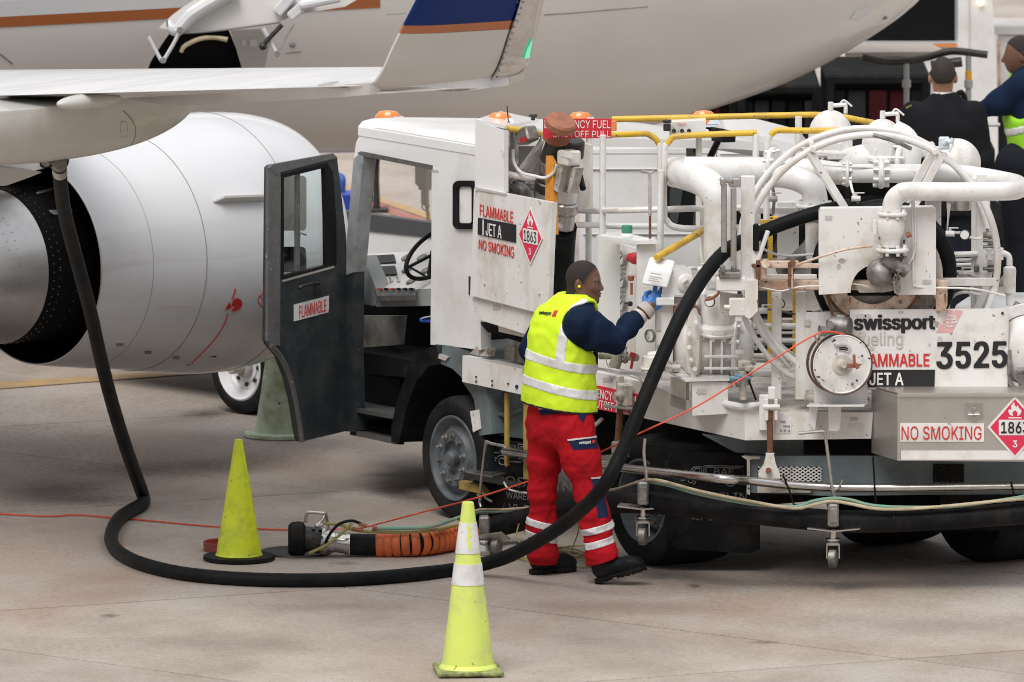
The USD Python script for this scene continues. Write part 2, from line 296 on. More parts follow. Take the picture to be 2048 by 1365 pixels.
# ------------------------------------------------------------------ the apron: concrete slabs, joints, painted lines
def apron_material(name, tint):
    nd = {"g": ("geometry", {}), "oi": ("object_info", {}),
          "m1": ("mapping", {"scale": (.75, .55, 1), "rotation": (0, 0, -.5)}), "n1": ("noise_texture", {"scale": 1.6, "detail": 6.0, "roughness": .62}),
          "r1": ("rgb_ramp", {"ramp": [(.3, (.305, .252, .21)), (.5, (.4, .342, .294)), (.7, (.49, .43, .378))]}),
          "n2": ("noise_texture", {"scale": .55, "detail": 3.0, "roughness": .5}), "r2": ("rgb_ramp", {"ramp": [(.5, (0, 0, 0)), (.72, (.55, .55, .55))]}), "x2": ("mix", {"color2": (.4, .27, .2)}),
          "n5": ("noise_texture", {"scale": .8, "detail": 4.0, "roughness": .6}), "r5": ("rgb_ramp", {"ramp": [(.52, (0, 0, 0)), (.7, (.6, .6, .6))]}), "x5": ("mix", {"color2": (.4, .385, .36)}),
          "n3": ("noise_texture", {"scale": 75.0, "detail": 4.0, "roughness": .8}), "r3": ("rgb_ramp", {"ramp": [(.32, (.64, .64, .64)), (.5, (1, 1, 1)), (.7, (1.14, 1.14, 1.14))]}), "x3": ("mix", {"mix_type": "multiply", "fac": .9}),
          "n4": ("noise_texture", {"scale": 24.0, "detail": 5.0, "roughness": .7}), "r4": ("rgb_ramp", {"ramp": [(.3, (.78, .77, .76)), (.52, (1, 1, 1)), (.75, (1.1, 1.1, 1.1))]}), "x4": ("mix", {"mix_type": "multiply", "fac": .8}),
          "rs": ("map_range", {"from_min": 0.0, "from_max": 1.0, "to_min": .93 * tint, "to_max": 1.06 * tint}), "cs": ("combine_color", {}), "x6": ("mix", {"mix_type": "multiply", "fac": 1.0}),
          "p": ("principled_bsdf", {"roughness": .75, "specular_ior_level": .35}), "b": ("bump", {"strength": .35, "distance": .004})}
    lk = [("g.position", "m1.vector"), ("m1.vector", "n1.vector"), ("n1.fac", "r1.fac"), ("m1.vector", "n2.vector"), ("n2.fac", "r2.fac"), ("r2.color", "x2.fac"), ("r1.color", "x2.color1"),
          ("m1.vector", "n5.vector"), ("n5.fac", "r5.fac"), ("r5.color", "x5.fac"), ("x2.color", "x5.color1"),
          ("g.position", "n3.vector"), ("n3.fac", "r3.fac"), ("x5.color", "x3.color1"), ("r3.color", "x3.color2"),
          ("g.position", "n4.vector"), ("n4.fac", "r4.fac"), ("x3.color", "x4.color1"), ("r4.color", "x4.color2"),
          ("oi.random", "rs.value"), ("rs.result", "cs.r"), ("rs.result", "cs.g"), ("rs.result", "cs.b"), ("x4.color", "x6.color1"), ("cs.color", "x6.color2"),
          ("n3.fac", "b.height"), ("b.normal", "p.normal")]
    out = "x6.color"
    # oil and fuel stains with outlines of their own; the broadest paints nacelle shade
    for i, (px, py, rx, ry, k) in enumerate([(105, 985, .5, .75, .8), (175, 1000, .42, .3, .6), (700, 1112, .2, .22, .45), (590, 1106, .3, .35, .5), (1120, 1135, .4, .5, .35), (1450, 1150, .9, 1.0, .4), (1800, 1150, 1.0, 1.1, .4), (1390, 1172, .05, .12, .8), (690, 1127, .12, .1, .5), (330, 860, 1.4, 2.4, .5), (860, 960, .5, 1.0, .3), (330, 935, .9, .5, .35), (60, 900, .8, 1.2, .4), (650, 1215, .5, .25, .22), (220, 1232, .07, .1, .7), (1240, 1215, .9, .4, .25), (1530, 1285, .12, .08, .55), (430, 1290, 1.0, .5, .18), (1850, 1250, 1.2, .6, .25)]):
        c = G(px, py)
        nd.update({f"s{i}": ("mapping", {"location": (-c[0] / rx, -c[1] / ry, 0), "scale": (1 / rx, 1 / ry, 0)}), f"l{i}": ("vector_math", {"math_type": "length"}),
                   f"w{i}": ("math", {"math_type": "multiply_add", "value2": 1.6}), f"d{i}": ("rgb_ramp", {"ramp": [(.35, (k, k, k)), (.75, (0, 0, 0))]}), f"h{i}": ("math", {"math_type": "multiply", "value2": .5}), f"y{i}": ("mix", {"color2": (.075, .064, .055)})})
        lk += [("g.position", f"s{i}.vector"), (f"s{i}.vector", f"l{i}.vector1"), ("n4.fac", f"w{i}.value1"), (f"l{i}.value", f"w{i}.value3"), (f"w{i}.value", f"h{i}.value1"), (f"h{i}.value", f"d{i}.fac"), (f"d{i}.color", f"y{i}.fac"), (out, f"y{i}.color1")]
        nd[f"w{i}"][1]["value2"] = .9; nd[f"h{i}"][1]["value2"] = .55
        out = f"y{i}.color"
    lk.append((out, "p.base_color"))
    return usdkit.material(stage, f"/World/Looks/{name}", nd, lk, surface="p.BSDF")
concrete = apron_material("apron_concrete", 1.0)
jointm = M("joint_sealant", (.07, .06, .052), .9, var=.3, vscale=6)
apron = Thing("apron", None, None, kind="structure")
def cross2(p, u, q, w):
    A = np.array([[u[0], -w[0]], [u[1], -w[1]]]); t = np.linalg.solve(A, (q - p)[:2]); return p[:2] + t[0] * u[:2]
B1a, B1b, B2a, A1a, A1b = G(0, 1087), G(900, 1202), G(690, 986), G(0, 1222), G(700, 1175)
ub, ua = nrm(B1b - B1a), nrm(A1b - A1a)
o0 = np.append(cross2(B1a, ub, A1a, ua), 0)
gap = float(abs(np.cross(ub, B2a - B1a)[2] / np.cross(ub, ua)[2])); gapb = 3.9
if np.cross(ub, ua)[2] * np.cross(ub, B2a - B1a)[2] < 0: ua = -ua
cells = []
for i in range(-6, 13):
    for j in range(-7, 9):
        c = o0 + ua * gap * (i + .5) + ub * gapb * (j + .5)
        if not (-14 < c[0] < 14 and -12 < c[1] < 38): continue
        e = .0085
        p0 = o0 + ua * (gap * i + e) + ub * (gapb * j + e); va, vb = ua * (gap - 2 * e), ub * (gapb - 2 * e)
        h = random.uniform(-.0008, .0008)
        q0_ = o0 + ua * gap * i + ub * gapb * j - up * .006; cells.append(tm([q0_, q0_ + ua * gap, q0_ + ua * gap + ub * gapb, q0_ + ub * gapb], [[0, 1, 2], [0, 2, 3]]))
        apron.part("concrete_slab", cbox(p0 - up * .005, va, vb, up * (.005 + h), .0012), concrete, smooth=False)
# the ground beyond the slabs, same concrete, one sheet a little lower
apron.part("joint_sealant", join(*cells), jointm, smooth=False)
far = tm([[-400, -75, -.012], [400, -75, -.012], [400, 700, -.012], [-400, 700, -.012]], [[0, 1, 2], [0, 2, 3]])
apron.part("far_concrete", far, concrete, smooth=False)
lineyel = M("line_yellow", (.52, .33, .12), .7, var=.15, dirt=((.35, .26, .18), .45, 7))
linered = M("line_red", (.38, .11, .085), .7, var=.15, dirt=((.35, .25, .2), .4, 7))
def line(name, px, mat, label):
    q = [G(x, y) + up * .005 for x, y in px]; single(name, prism(q, up * .001), mat, label, "ground marking", smooth=False, kind="structure")
line("taxi_line", [(-60, 770), (360, 742), (520, 733), (520, 740), (360, 752), (-60, 784)], lineyel, "yellow painted line passing behind the engine")
line("stand_line", [(620, 350), (690, 372), (870, 432), (1000, 480), (1000, 494), (870, 444), (690, 382), (620, 362)], lineyel, "yellow line seen through the cab window")
line("stand_line", [(600, 356), (690, 383), (870, 446), (1000, 496), (1000, 512), (870, 462), (690, 396), (600, 368)], linered, "red line along the yellow one seen through the cab window")
line("stand_line", [(1900, 452), (2120, 430), (2120, 442), (1900, 464)], linered, "red line on the apron behind the right end of the truck")

# ------------------------------------------------------------------ traffic cones
def cone_at(px, py, h, rb, rt, mat, label, collars=(), base=None, square=False, group=None, lean=(0, 0)):
    g = G(px, py); t = Thing("traffic_cone", label, "traffic cone", g, group="traffic cones on the apron")
    bt = .03
    if square:
        a = math.radians(6); e1, e2 = np.array([math.cos(a), math.sin(a), 0]), np.array([-math.sin(a), math.cos(a), 0]); w = square
        t.part("base", join(cbox(g - e1 * w / 2 - e2 * w / 2 + up * .006, e1 * w, e2 * w, up * .028, .01), *[cbox(g + e1 * (sx * w * .36) + e2 * (sy * w * .36) - (e1 + e2) * .03, e1 * .06, e2 * .06, up * .012, .004) for sx in (-1, 1) for sy in (-1, 1)]), base or mat)
        top0 = .034
        pts = [(rb + .018, top0), (rb + .014, top0 + .008), (rb, top0 + .02)]
    else:
        t.part("base", lathe([(0, 0), (base[1] - .01, 0), (base[1], .008), (base[1] - .004, bt - .004), (base[1] - .02, bt), (0, bt)], g, up, 40), base[0]); top0 = bt
        pts = [(rb + .008, top0), (rb, top0 + .012)]
    n = 22
    for i in range(1, n + 1):
        u = i / n; pts.append((rb + (rt - rb) * u, top0 + .02 + (h - top0 - .02) * u))
    pts += [(rt - .004, h + .003), (rt - .012, h), (rt - .014, h - .05)]
    m = lathe(pts, g, up, 40); k = (m.vertices[:, 2] - g[2]) / h
    nz = (meshkit.fbm(m.vertices * 7, 3, int(px)) - .5) * .006
    cen = np.array([g[0], g[1]]); m.vertices[:, :2] = cen + (m.vertices[:, :2] - cen) * (1 + nz / .1)[:, None] + np.outer(k ** 2, lean)
    body = t.part("body", m, mat)
    for z0, z1, mt, lab in collars:
        f = lambda z: rb + (rt - rb) * (z - top0 - .02) / (h - top0 - .02) + .0035
        mm = lathe([(f(z) - (.003 if e else 0), z) for z, e in [(z0, 1)] + [(z0 + (z1 - z0) * i / 5, 0) for i in range(6)] + [(z1, 1)]], g, up, 40)
        k = (mm.vertices[:, 2] - g[2]) / h; mm.vertices[:, :2] += np.outer(k ** 2, lean)
        t.part("collar", mm, mt, label=lab)
        if lab:                                                    # the torn strip that bares the cone
            s_ = [(.0, 0), (.012, -.02), (.004, -.035), (.014, -.06), (.003, -.08), (.012, -.1), (.006, -.135), (-.006, -.13), (-.004, -.1), (-.012, -.075), (-.004, -.05), (-.012, -.02), (-.006, 0)]
            q = [g + np.array([math.sin((x + .006) / f(z1 + z)) * (f(z1 + z) + .002), -math.cos((x + .006) / f(z1 + z)) * (f(z1 + z) + .002), z1 + z - .005]) for x, z in s_]
            t.part("bared_strip", prism(q, np.array([0, .003, 0])), mat)
    return t
cone_at(936, 1347, .905, .136, .03, cone_pale, "tall lime cone in the foreground with two white collars on a square base",
        [(.475, .585, collar, None), (.64, .8, collar, "scuffed collar with a torn strip")], base=cone_base, square=.345)
cone_at(478, 1120, .685, .126, .022, cone_lime, "plain lime cone on a black round base beside the hose bend", base=(rubber, .205))
cone_at(560, 873, .9, .15, .03, cone_old, "weathered pale green cone behind the open cab door", base=(cone_old, .225))

# ------------------------------------------------------------------ the fuel truck: running gear
FT = Thing("fuel_truck", "white airport hydrant fuel truck with open cab door and pipework on its deck", "fuel truck", G(1200, 1040))
def wheel(t, c, out, r, w, rim_r, lugs=10, mat=wheelgrey, tyre=None, dish=.05, flat=False, rimlabel=None):
    c, out = np.asarray(c, float), nrm(out)
    sh = [(rim_r, -w), (rim_r + .01, -w * .98), (r * .96, -w * .95), (r, -w * .8), (r, -w * .2), (r * .985, -w * .1), (r * .95, -.004), (r * .9, .006), (rim_r + .025, .004), (rim_r + .004, -.006), (rim_r - .004, -.02), (rim_r - .004, -w)]
    p = t.part("tyre", lathe(sh, c, out, 48), tyre or tyre_rubber)
    t.part("rim", lathe([(rim_r + .008, -.012), (rim_r + .004, .004), (rim_r - .008, .002), (rim_r - .02, -.03), (rim_r - .035, -dish - .02), (rim_r * .72, -dish), (rim_r * .66, -dish + .035), (rim_r * .42, -dish + .035), (rim_r * .4, -dish + .01), (rim_r * .36, -dish + .005), (rim_r * .2, -dish + .01), (rim_r * .19, -dish + .05), (rim_r * .12, -dish + .065), (0, -dish + .067)], c, out, 40), mat, parent=p, label=rimlabel)
    a, b, _ = frame(out)
    for i in range(lugs):
        q = c + out * (-dish + .035) + (math.cos(2 * math.pi * i / lugs + .2) * a + math.sin(2 * math.pi * i / lugs + .2) * b) * rim_r * .545
        t.part("lug_nut", join(cyl(q, q + out * .008, .017, 12), cyl(q, q + out * .03, .011, 6)), greycast if mat is wheelgrey else darkmetal, parent=p)
    return p
out = -S.n
fw = S(906, 1040, 0); fw = np.array([fw[0], fw[1], .362])
wheel(FT, fw, out, .362, .24, .245, dish=.03)
wheel(FT, fw + S.n * 2.1, -out, .362, .24, .245, lugs=6)
rw = G(1283, 1133); rw[2] = .372
wheel(FT, rw, out, .372, .5, .235, dish=.12, lugs=8)
wheel(FT, rw + S.n * 1.95, -out, .372, .5, .235, lugs=0)
rb = at(1935, 1118, R.o[1] + .9); rb[2] = .385
FT.part("axle", join(cyl(fw + S.n * .2, fw + S.n * 1.9, .06), cyl(rw + S.n * .4, rw + S.n * 1.7, .09)), darkmetal)
# fender round the front wheel
fen = [(782, 885), (783, 850), (797, 790), (818, 735), (842, 703), (872, 689), (905, 692), (938, 705), (962, 745), (978, 800), (985, 868), (958, 872), (948, 800), (930, 762), (905, 738), (880, 727), (858, 733), (833, 762), (812, 820), (798, 885)]
FT.part("fender", slab(S, [p for p in fen if p[0] > 858], .0, .5), bluegrey)
FT.part("fender_liner", slab(S, [(782, 885), (783, 850), (797, 790), (818, 735), (842, 703), (872, 689), (885, 691), (882, 727), (858, 733), (833, 762), (812, 820), (798, 885)], .0, .5), rubber)
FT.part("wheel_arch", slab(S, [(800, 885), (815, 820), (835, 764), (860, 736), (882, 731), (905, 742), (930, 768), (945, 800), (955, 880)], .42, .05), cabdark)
FT.part("reflector", slab(S, [(940, 823), (956, 820), (960, 858), (946, 865)], -.012, .01), signwhite)
FT.part("reflector", slab(S, [(878, 708), (897, 714), (890, 722), (876, 717)], -.012, .01), greytext)
# chassis
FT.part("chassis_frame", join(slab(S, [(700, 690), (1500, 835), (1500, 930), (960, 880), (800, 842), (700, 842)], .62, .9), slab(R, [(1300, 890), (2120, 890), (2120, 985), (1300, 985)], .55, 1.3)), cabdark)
FT.part("step_box", slab(S, [(700, 843), (790, 862), (790, 885), (700, 866)], .2, .35), cabdark)
# mudflaps with the bodybuilder's lettering
for bx, dd in (((948, 876, 1062, 1032), .06), ):
    FT.part("mudflap", slab(S, [(952, 872), (1075, 890), (1075, 1045), (985, 1032), (952, 990)], .07, .012), rubber)
def flap_art(P, x0, y0, sx, sl, d, full=True):
    """The truck outline and the lettering printed on a mudflap, drawn in 200 x 170 units."""
    f = lambda x, y: P(x0 + x * sx, y0 + y * sx + x * sx * sl, d)
    w = .0022 / 1.0; ms = []
    def ln(pts): ms.append(tube([f(*p) for p in pts], .0035, 5))
    ln([(8, 30), (22, 30), (38, 10), (62, 8), (62, 30)]); ln([(34, 26), (44, 14), (56, 13), (56, 26), (34, 26)])
    ln([(0, 42), (14, 42), (14, 50), (0, 50), (0, 42)]); ln([(44, 48), (76, 48), (76, 44), (100, 44)])
    ln([(70, 4), (190, 4), (190, 38), (70, 38), (70, 4)]); ln([(76, 9), (184, 9), (184, 34), (76, 34), (76, 9)])
    ln([(60, 8), (66, 30), (70, 6)])
    for cx in (30, 150):
        ln(ell(cx, 50, 8, 8, 13)); ln(ell(cx, 50, 15, 15, 13, 180 if cx == 150 else -160, 0 if cx == 150 else 60))
    ms.append(quad_text("BAE", f(100, 12), f(160, 12), f(160, 31), f(100, 31)))
    ms.append(quad_text("GOSSELIN", f(10, 84), f(200, 84), f(200, 108), f(10, 108)))
    ms.append(quad_text("WAREHOUSE", f(40, 122), f(150, 122), f(150, 138), f(40, 138)))
    ms.append(quad_text("419-396-6256", f(30, 150), f(190, 150), f(190, 170), f(30, 170)))
    return join(*ms)
FT.part("mudflap_print", flap_art(S, 980, 880, .82, .1, .062), M("flap_print_grey", (.2, .2, .195), .6, dirt=((.04, .04, .04), .45, 12)))
FT.part("mudflap", slab(R, [(1336, 905), (1502, 905), (1520, 930), (1520, 1098), (1500, 1108), (1350, 1098), (1334, 1080)], .5, .012), rubber)
FT.part("mudflap_print", flap_art(R, 1362, 928, .66, .02, .492), MADE["flap_print_grey"])
FT.part("mudflap", slab(R, [(1880, 990), (2110, 990), (2110, 1062), (1880, 1062)], .6, .012), rubber)
FT.part("tyre", lathe([(.2, -.5), (.36, -.5), (.385, -.42), (.385, -.06), (.36, 0), (.2, .0)], rb, out, 40), tyre_rubber)

# ------------------------------------------------------------------ cab
wall = [(707, 322), (712, 286), (720, 268), (736, 258), (758, 256), (958, 290), (962, 700), (900, 693), (861, 690), (864, 335), (721, 306), (716, 312)]
FT.part("cab_side", slab(S, wall, 0, .07, holes=[rrect(913, 372, 945, 450, 10)]), whiteclean)
sT = lambda x, y, d: S(x, y, d)
a0, a1 = S(716, 251, -.004), S(962, 285, -.004)
roofv = a1 - a0; roofv[2] = 0
prof = []
for t_, z_ in ((0, -.03), (.03, .005), (.1, .022), (.3, .032), (1.05, .036), (1.8, .032), (2.0, .022), (2.07, .005), (2.1, -.03)): prof.append((t_, z_ - .07 * t_))
rm = []
for z_off in (0,):
    pts = [a0 + S.n * t_ + up * (z_ + .02) for t_, z_ in prof] + [a0 + S.n * t_ + up * (z_ - .03) for t_, z_ in prof[::-1]]
    rm.append(prism(pts, roofv))
FT.part("cab_roof", join(*rm), whiteclean)
CW = Plane(S(958, 300, .0), S.n[:2])                              # the back wall of the cab
rwp = [S(957, 292, .03), S(957, 292, 2.08) - up * .145]
FT.part("cab_rear_wall", prism([rwp[0], rwp[1], rwp[1] - up * 1.0, rwp[0] - up * 1.1], S.u * .04), whiteclean)
CW.o = rwp[0] + S.u * .04
cn = S.u
bk_ = lambda px, py, d=0: CW(px, py, 0) + cn * d
def backslab(pts, d, th, holes=()): return prism([bk_(x, y, d) for x, y in pts], cn * th, [[bk_(x, y, d) for x, y in h] for h in holes])
FT.part("rear_window", backslab(rrect(1334, 362, 1424, 452, 22), .004, .006), glassdark)
FT.part("rear_window_gasket", backslab(rrect(1328, 354, 1430, 459, 27), .002, .02, [rrect(1335, 363, 1423, 451, 21)]), blackp)
FT.part("rear_window_post", backslab([(1368, 364), (1388, 362), (1382, 450), (1354, 450)], .012, .008), blackp)
FT.part("rear_window", backslab([(1371, 284), (1396, 283), (1397, 322), (1372, 322)], .004, .006), glassdark)
FT.part("rear_wall_seam", backslab([(1100, 307.5), (1424, 307.5), (1424, 309.5), (1100, 309.5)], .002, .003), dashlight)
FT.part("rear_view_mirror", join(backslab([(1403, 251), (1424, 256), (1430, 262), (1429, 278), (1404, 279)], .1, .12), cyl(bk_(1407, 279, .15), bk_(1407, 330, .03), .02, 8)), blackp)

# far side of the cab seen through the doorway: sill, door skin, pillars
farw = [(640, 447), (700, 462), (905, 508), (905, 700), (640, 690)]
FT.part("far_door", slab(S, [(560, 452), (700, 458), (905, 478), (905, 700), (560, 690)], 2.0, .06), whiteclean)
FT.part("far_sill", slab(S, [(560, 410), (700, 424), (905, 452), (905, 480), (700, 459), (560, 453)], 1.99, .07), M("sill_grey", (.07, .075, .08), .5, var=.12))
FT.part("dash_cowl", prism([S(696, 548, .02), S(696, 548, 1.98), S(690, 690, 1.98), S(692, 690, .02)], S.u * .04), cabdark)
FT.part("door_pillar", join(slab(S, [(707, 318), (716, 310), (727, 311), (706, 545), (690, 552), (688, 545)], -.004, .09)), pillargrey)
FT.part("door_header", slab(S, [(714, 306), (722, 303), (864, 331), (864, 340), (727, 313)], -.006, .09), edgegrey)
FT.part("door_frame", slab(S, [(689, 548), (706, 545), (704, 690), (708, 862), (693, 864)], .0, .08), doorgrey)
FT.part("door_seal", slab(S, [(727, 313), (731, 316), (710, 545), (705, 545)], .06, .05), blackp)
FT.part("grab_handle", tube([S(733, 382, .1), S(742, 392, .1), S(741, 405, .1), S(733, 455, .1), S(724, 468, .1)], .012, 8, 4), blackp)
for x, y in ((727, 390), (716, 474)): FT.part("grab_handle_mount", cbox(S(x, y, .1), S.u * .06, S.n * .03, up * .04), blackp)
# dashboard
DD = lambda x, y, t: S(x, y, .22 + t)
FT.part("dash_side", slab(S, [(704, 530), (724, 512), (756, 586), (750, 612), (706, 606)], .2, .1), dashgrey)
dtop = [DD(724, 509, .42), DD(870, 499, .42), DD(870, 578, .0), DD(752, 582, .0)]
FT.part("dash_panel", prism(dtop, np.array([.03, .05, -.04])), dashlight)
lerp4 = lambda x, y: (dtop[0] * (1 - x) + dtop[1] * x) * (1 - y) + (dtop[3] * (1 - x) + dtop[2] * x) * y
dn = nrm(np.cross(dtop[1] - dtop[0], dtop[3] - dtop[0])); dn = dn if dn[1] < 0 else -dn
for x0, y0, x1, y1 in ((.12, .1, .44, .3), (.14, .4, .42, .62)):
    FT.part("switch_panel", prism([lerp4(x0, y0), lerp4(x1, y0), lerp4(x1, y1), lerp4(x0, y1)], dn * .012), blackp)
for x, y in ((.6, .18), (.82, .2), (.58, .5), (.62, .8), (.86, .55)):
    q = lerp4(x, y); FT.part("dash_dial", cyl(q, q + dn * .012, .034, 20), greycast)
for x, y in ((.13, .8), (.3, .78), (.42, .78)):
    q = lerp4(x, y); FT.part("dash_toggle", join(cyl(q, q + dn * .008, .012, 10), cyl(q, q + dn * .03 + up * .008, .005, 8)), steel)
FT.part("dash_lower", slab(S, [(750, 584), (870, 577), (870, 612), (752, 614)], .21, .1), dashgrey)
FT.part("button_shelf", prism([DD(750, 577, -.03), DD(830, 577, -.03), DD(832, 591, -.06), DD(754, 592, -.06)], up * -.03), edgegrey)
for i, x in enumerate((760, 772, 785, 797, 810, 822)):
    q = DD(x, 580.5, -.05); FT.part("dash_button", cyl(q, q + up * .012, .013, 10), redcap if i in (0, 2) else blackp)
cw = S(872, 506, .35); e1, e2 = nrm(S.n * .75 - S.u * .1), nrm(np.array([-.25, -.35, -.42]))
FT.part("steering_wheel", tube([cw + .2 * (math.cos(a) * e1 + math.sin(a) * e2) for a in np.linspace(0, 2 * np.pi, 40, endpoint=False)], .0135, 10, closed=True), blackp)
FT.part("steering_column", join(cyl(cw, cw + np.array([-.05, .35, -.35]), .035), *[tube([cw, cw + .2 * (math.cos(a) * e1 + math.sin(a) * e2)], .01, 6) for a in (.5, 2.6, 4.7)], cyl(S(818, 534, .3), S(850, 552, .35), .007)), blackp)
# cab inside, lower
FT.part("kick_panel", slab(S, [(710, 632), (806, 632), (800, 690), (708, 697)], .55, .03), panelgrey)
FT.part("cab_floor", join(slab(S, [(700, 700), (870, 730), (870, 760), (700, 745)], .3, 1.5), slab(S, [(700, 600), (870, 600), (870, 700), (700, 700)], .75, .04)), cabdark)
FT.part("cab_step", join(prism([S(702, 815, .02), S(790, 832, .02), S(790, 815, .4), S(702, 800, .4)], up * -.025), prism([S(712, 862, .02), S(792, 880, .02), S(792, 865, .3), S(712, 848, .3)], up * -.03)), edgegrey)
FT.part("step_well", slab(S, [(700, 745), (800, 760), (800, 890), (700, 870)], .42, .03), cabdark)
FT.part("driver_seat", join(cbox(S(820, 760, .35), S.n * .5, S.u * .5, up * .14, .03), cbox(S(868, 756, .35), S.n * .5, S.u * .1, up * .62, .03)), cabdark)
FT.part("paper_bundle", join(cbox(S(838, 645, .2), np.array([.1, -.03, -.004]), np.array([.03, .1, 0]), up * .025)), bluebits)
FT.part("paper_sheet", cbox(S(842, 638, .2), np.array([.08, -.03, .02]), np.array([.03, .09, 0]), up * .004, .001), signwhite)
# small rear side window in its rubber gasket
FT.part("side_window_gasket", slab(S, rrect(905, 362, 951, 459, 12), -.018, .03, holes=[rrect(915, 374, 943, 447, 5)]), rubber)
FT.part("side_window_panel", slab(S, rrect(914, 372, 944, 449, 6), -.004, .012), signwhite)
FT.part("data_plate", slab(S, [(937, 553), (955, 557), (955, 594), (937, 590)], -.008, .006), darkmetal)
FT.part("cab_seam", slab(S, [(862, 338), (876, 341), (876, 345), (862, 342)], -.004, .004), greytext)
# beacon on the roof
def beacon(t, c, s=1.0, du=None):
    e = du if du is not None else nrm(np.array([1, -.2, 0])); n_ = np.cross(up, e)
    t.part("beacon_base", cbox(c - e * .085 * s - n_ * .05 * s, e * .17 * s, n_ * .1 * s, up * .018, .006), clearplastic)
    dome = lathe([(0.075 * s, 0), (.075 * s, .02 * s), (.066 * s, .055 * s), (.045 * s, .074 * s), (0, .08 * s)], (0, 0, 0), up, 28)
    v = dome.vertices; dome.vertices = c + up * .016 + np.outer(v[:, 0], e) * 1.0 + np.outer(v[:, 1], n_) * .7 + np.outer(v[:, 2], up)
    t.part("beacon_lens", dome, amber)
    t.part("beacon_reflector", prism([c + e * .02 * s + n_ * -.052 * s + up * .018, c + e * .1 * s + n_ * -.052 * s + up * .018, c + e * .078 * s - n_ * .04 * s + up * .062 * s, c + e * .04 * s - n_ * .04 * s + up * .066 * s], n_ * .06 * s), clearplastic)
beacon(FT, S(776, 257, .42), 1.15)
for x, y in ((1022, 254), (1183, 253), (1430, 250)): beacon(FT, bk_(x, y, -.12) - up * .02, 1.0, RGT)
# the open door
def DP(px, py, d=0): return D(px, py, d)
dout = [(541, 336), (546, 331), (667, 309), (674, 314), (684, 400), (692, 470), (697, 600), (699, 861), (602, 884), (596, 850), (588, 800), (576, 752), (560, 712), (541, 690), (537, 680)]
whole = [(566, 353), (655, 330), (662, 345), (669, 440), (669, 527), (565, 557)]
FT.part("cab_door", slab(D, dout, .0, .045, holes=[whole]), doorgrey, label="open dark grey driver's door")
dp = NAMES and "/".join([FT.path, "cab_door"])
FT.part("door_edge", join(slab(D, [(537, 336), (559, 338), (562, 356), (560, 692), (541, 692), (536, 682)], -.01, .02), slab(D, [(540, 336), (546, 329), (667, 307), (674, 316), (562, 345), (553, 352)], -.012, .02), tube([D(x, y, -.008) for x, y in ((541, 691), (562, 716), (580, 756), (592, 806), (600, 855), (604, 884))], .016, 8, 4)), edgegrey, parent=dp)
FT.part("window_seal", slab(D, [(563, 350), (656, 327), (666, 344), (673, 440), (673, 530), (562, 560)], -.006, .03, holes=[[(568, 356), (650, 336), (653, 440), (654, 530), (568, 552)]]), blackp, parent=dp)
wp_ = pl(D, [(566, 354), (652, 333), (656, 440), (656, 530), (566, 554)], .02)
FT.part("window_pane", tm(wp_, [[0, 1, 2], [0, 2, 3], [0, 3, 4]]), pane, parent=dp, smooth=False)
FT.part("pane_divider", slab(D, [(594, 346), (600, 345), (600, 545), (594, 547)], .012, .02), edgegrey, parent=dp)
FT.part("window_strip", slab(D, [(564, 561), (668, 532), (669, 536), (565, 565)], -.01, .014), alu, parent=dp)
FT.part("door_handle", join(tube([D(600, 577, -.02), D(604, 573, -.05), D(632, 566, -.05), D(637, 568, -.02)], .01, 8, 3), slab(D, [(631, 563), (642, 560), (642, 590), (631, 593)], -.008, .008)), darkmetal, parent=dp)
FT.part("flammable_sign", slab(D, [(589, 610), (658, 592), (658, 625), (589, 643)], -.006, .005), signwhite, parent=dp)
FT.part("sign_lettering", ptext(D, "FLAMMABLE", [(598, 613), (652, 599), (652, 623), (598, 637)], -.0065), redtext, parent=dp)
FT.part("mirror", join(slab(D, rrect(563, 352, 613, 462, 9), .2, .05)), mirrorback, label="tall beige mirror shell seen through the door window")
FT.part("mirror_bracket", tube([D(612, 470, .2), D(600, 466, .2), D(598, 480, .22), D(598, 600, .2)], .007, 8), steel)
mm = slab(D, rrect(561, 494, 613, 545, 10), .17, .035); FT.part("mirror", mm, mirrorm, label="small bright convex mirror seen through the door window")
# ------------------------------------------------------------------ nozzle cabinet behind the cab
FT.part("cabinet_panel", slab(S, [(951, 239), (1008, 262), (1008, 386), (951, 375)], -.16, .03), whiteclean)
FT.part("cabinet_side_wall", prism([S(951, 239, -.158), S(953, 238, .5), S(953, 600, .5), S(944, 588, -.158)], S.u * .02), whiteclean)
FT.part("cabinet_panel", slab(S, [(948, 377), (1012, 388), (1105, 406), (1096, 631), (940, 591), (945, 480)], -.18, .03), white)
FT.part("cabinet_top", prism([S(952, 239, -.16), S(1010, 263, -.16), S(1078, 239, .75), S(1000, 234, .75)], up * -.02), whiteclean)
FT.part("cabinet_back", slab(S, [(1000, 250), (1180, 290), (1180, 420), (1000, 400)], .52, .02), white)
FT.part("cabinet_floor", slab(S, [(941, 592), (1096, 632), (1094, 672), (1062, 672), (962, 641), (940, 616)], -.15, .55), white)
FT.part("cabinet_underside", slab(S, [(958, 644), (1060, 672), (1055, 690), (975, 664)], .0, .4), cabdark)
FT.part("cabinet_bracket", slab(S, [(1000, 650), (1066, 664), (1066, 684), (1000, 668)], .02, .3), grimy)
FT.part("panel_edge", join(slab(S, [(949, 376), (1012, 387), (1012, 391), (949, 380)], -.186, .006)), greytext)
for x, y in ((952, 381), (1079, 404), (1010, 256), (1003, 303), (968, 568), (1078, 588)): FT.part("panel_rivet", cyl(S(x, y, -.19), S(x, y, -.175), .006, 8), greytext)
FT.part("sign_lettering", ptext(S, "FLAMMABLE", [(960, 409), (1026, 424), (1026, 447), (960, 432)], -.183), redtext)
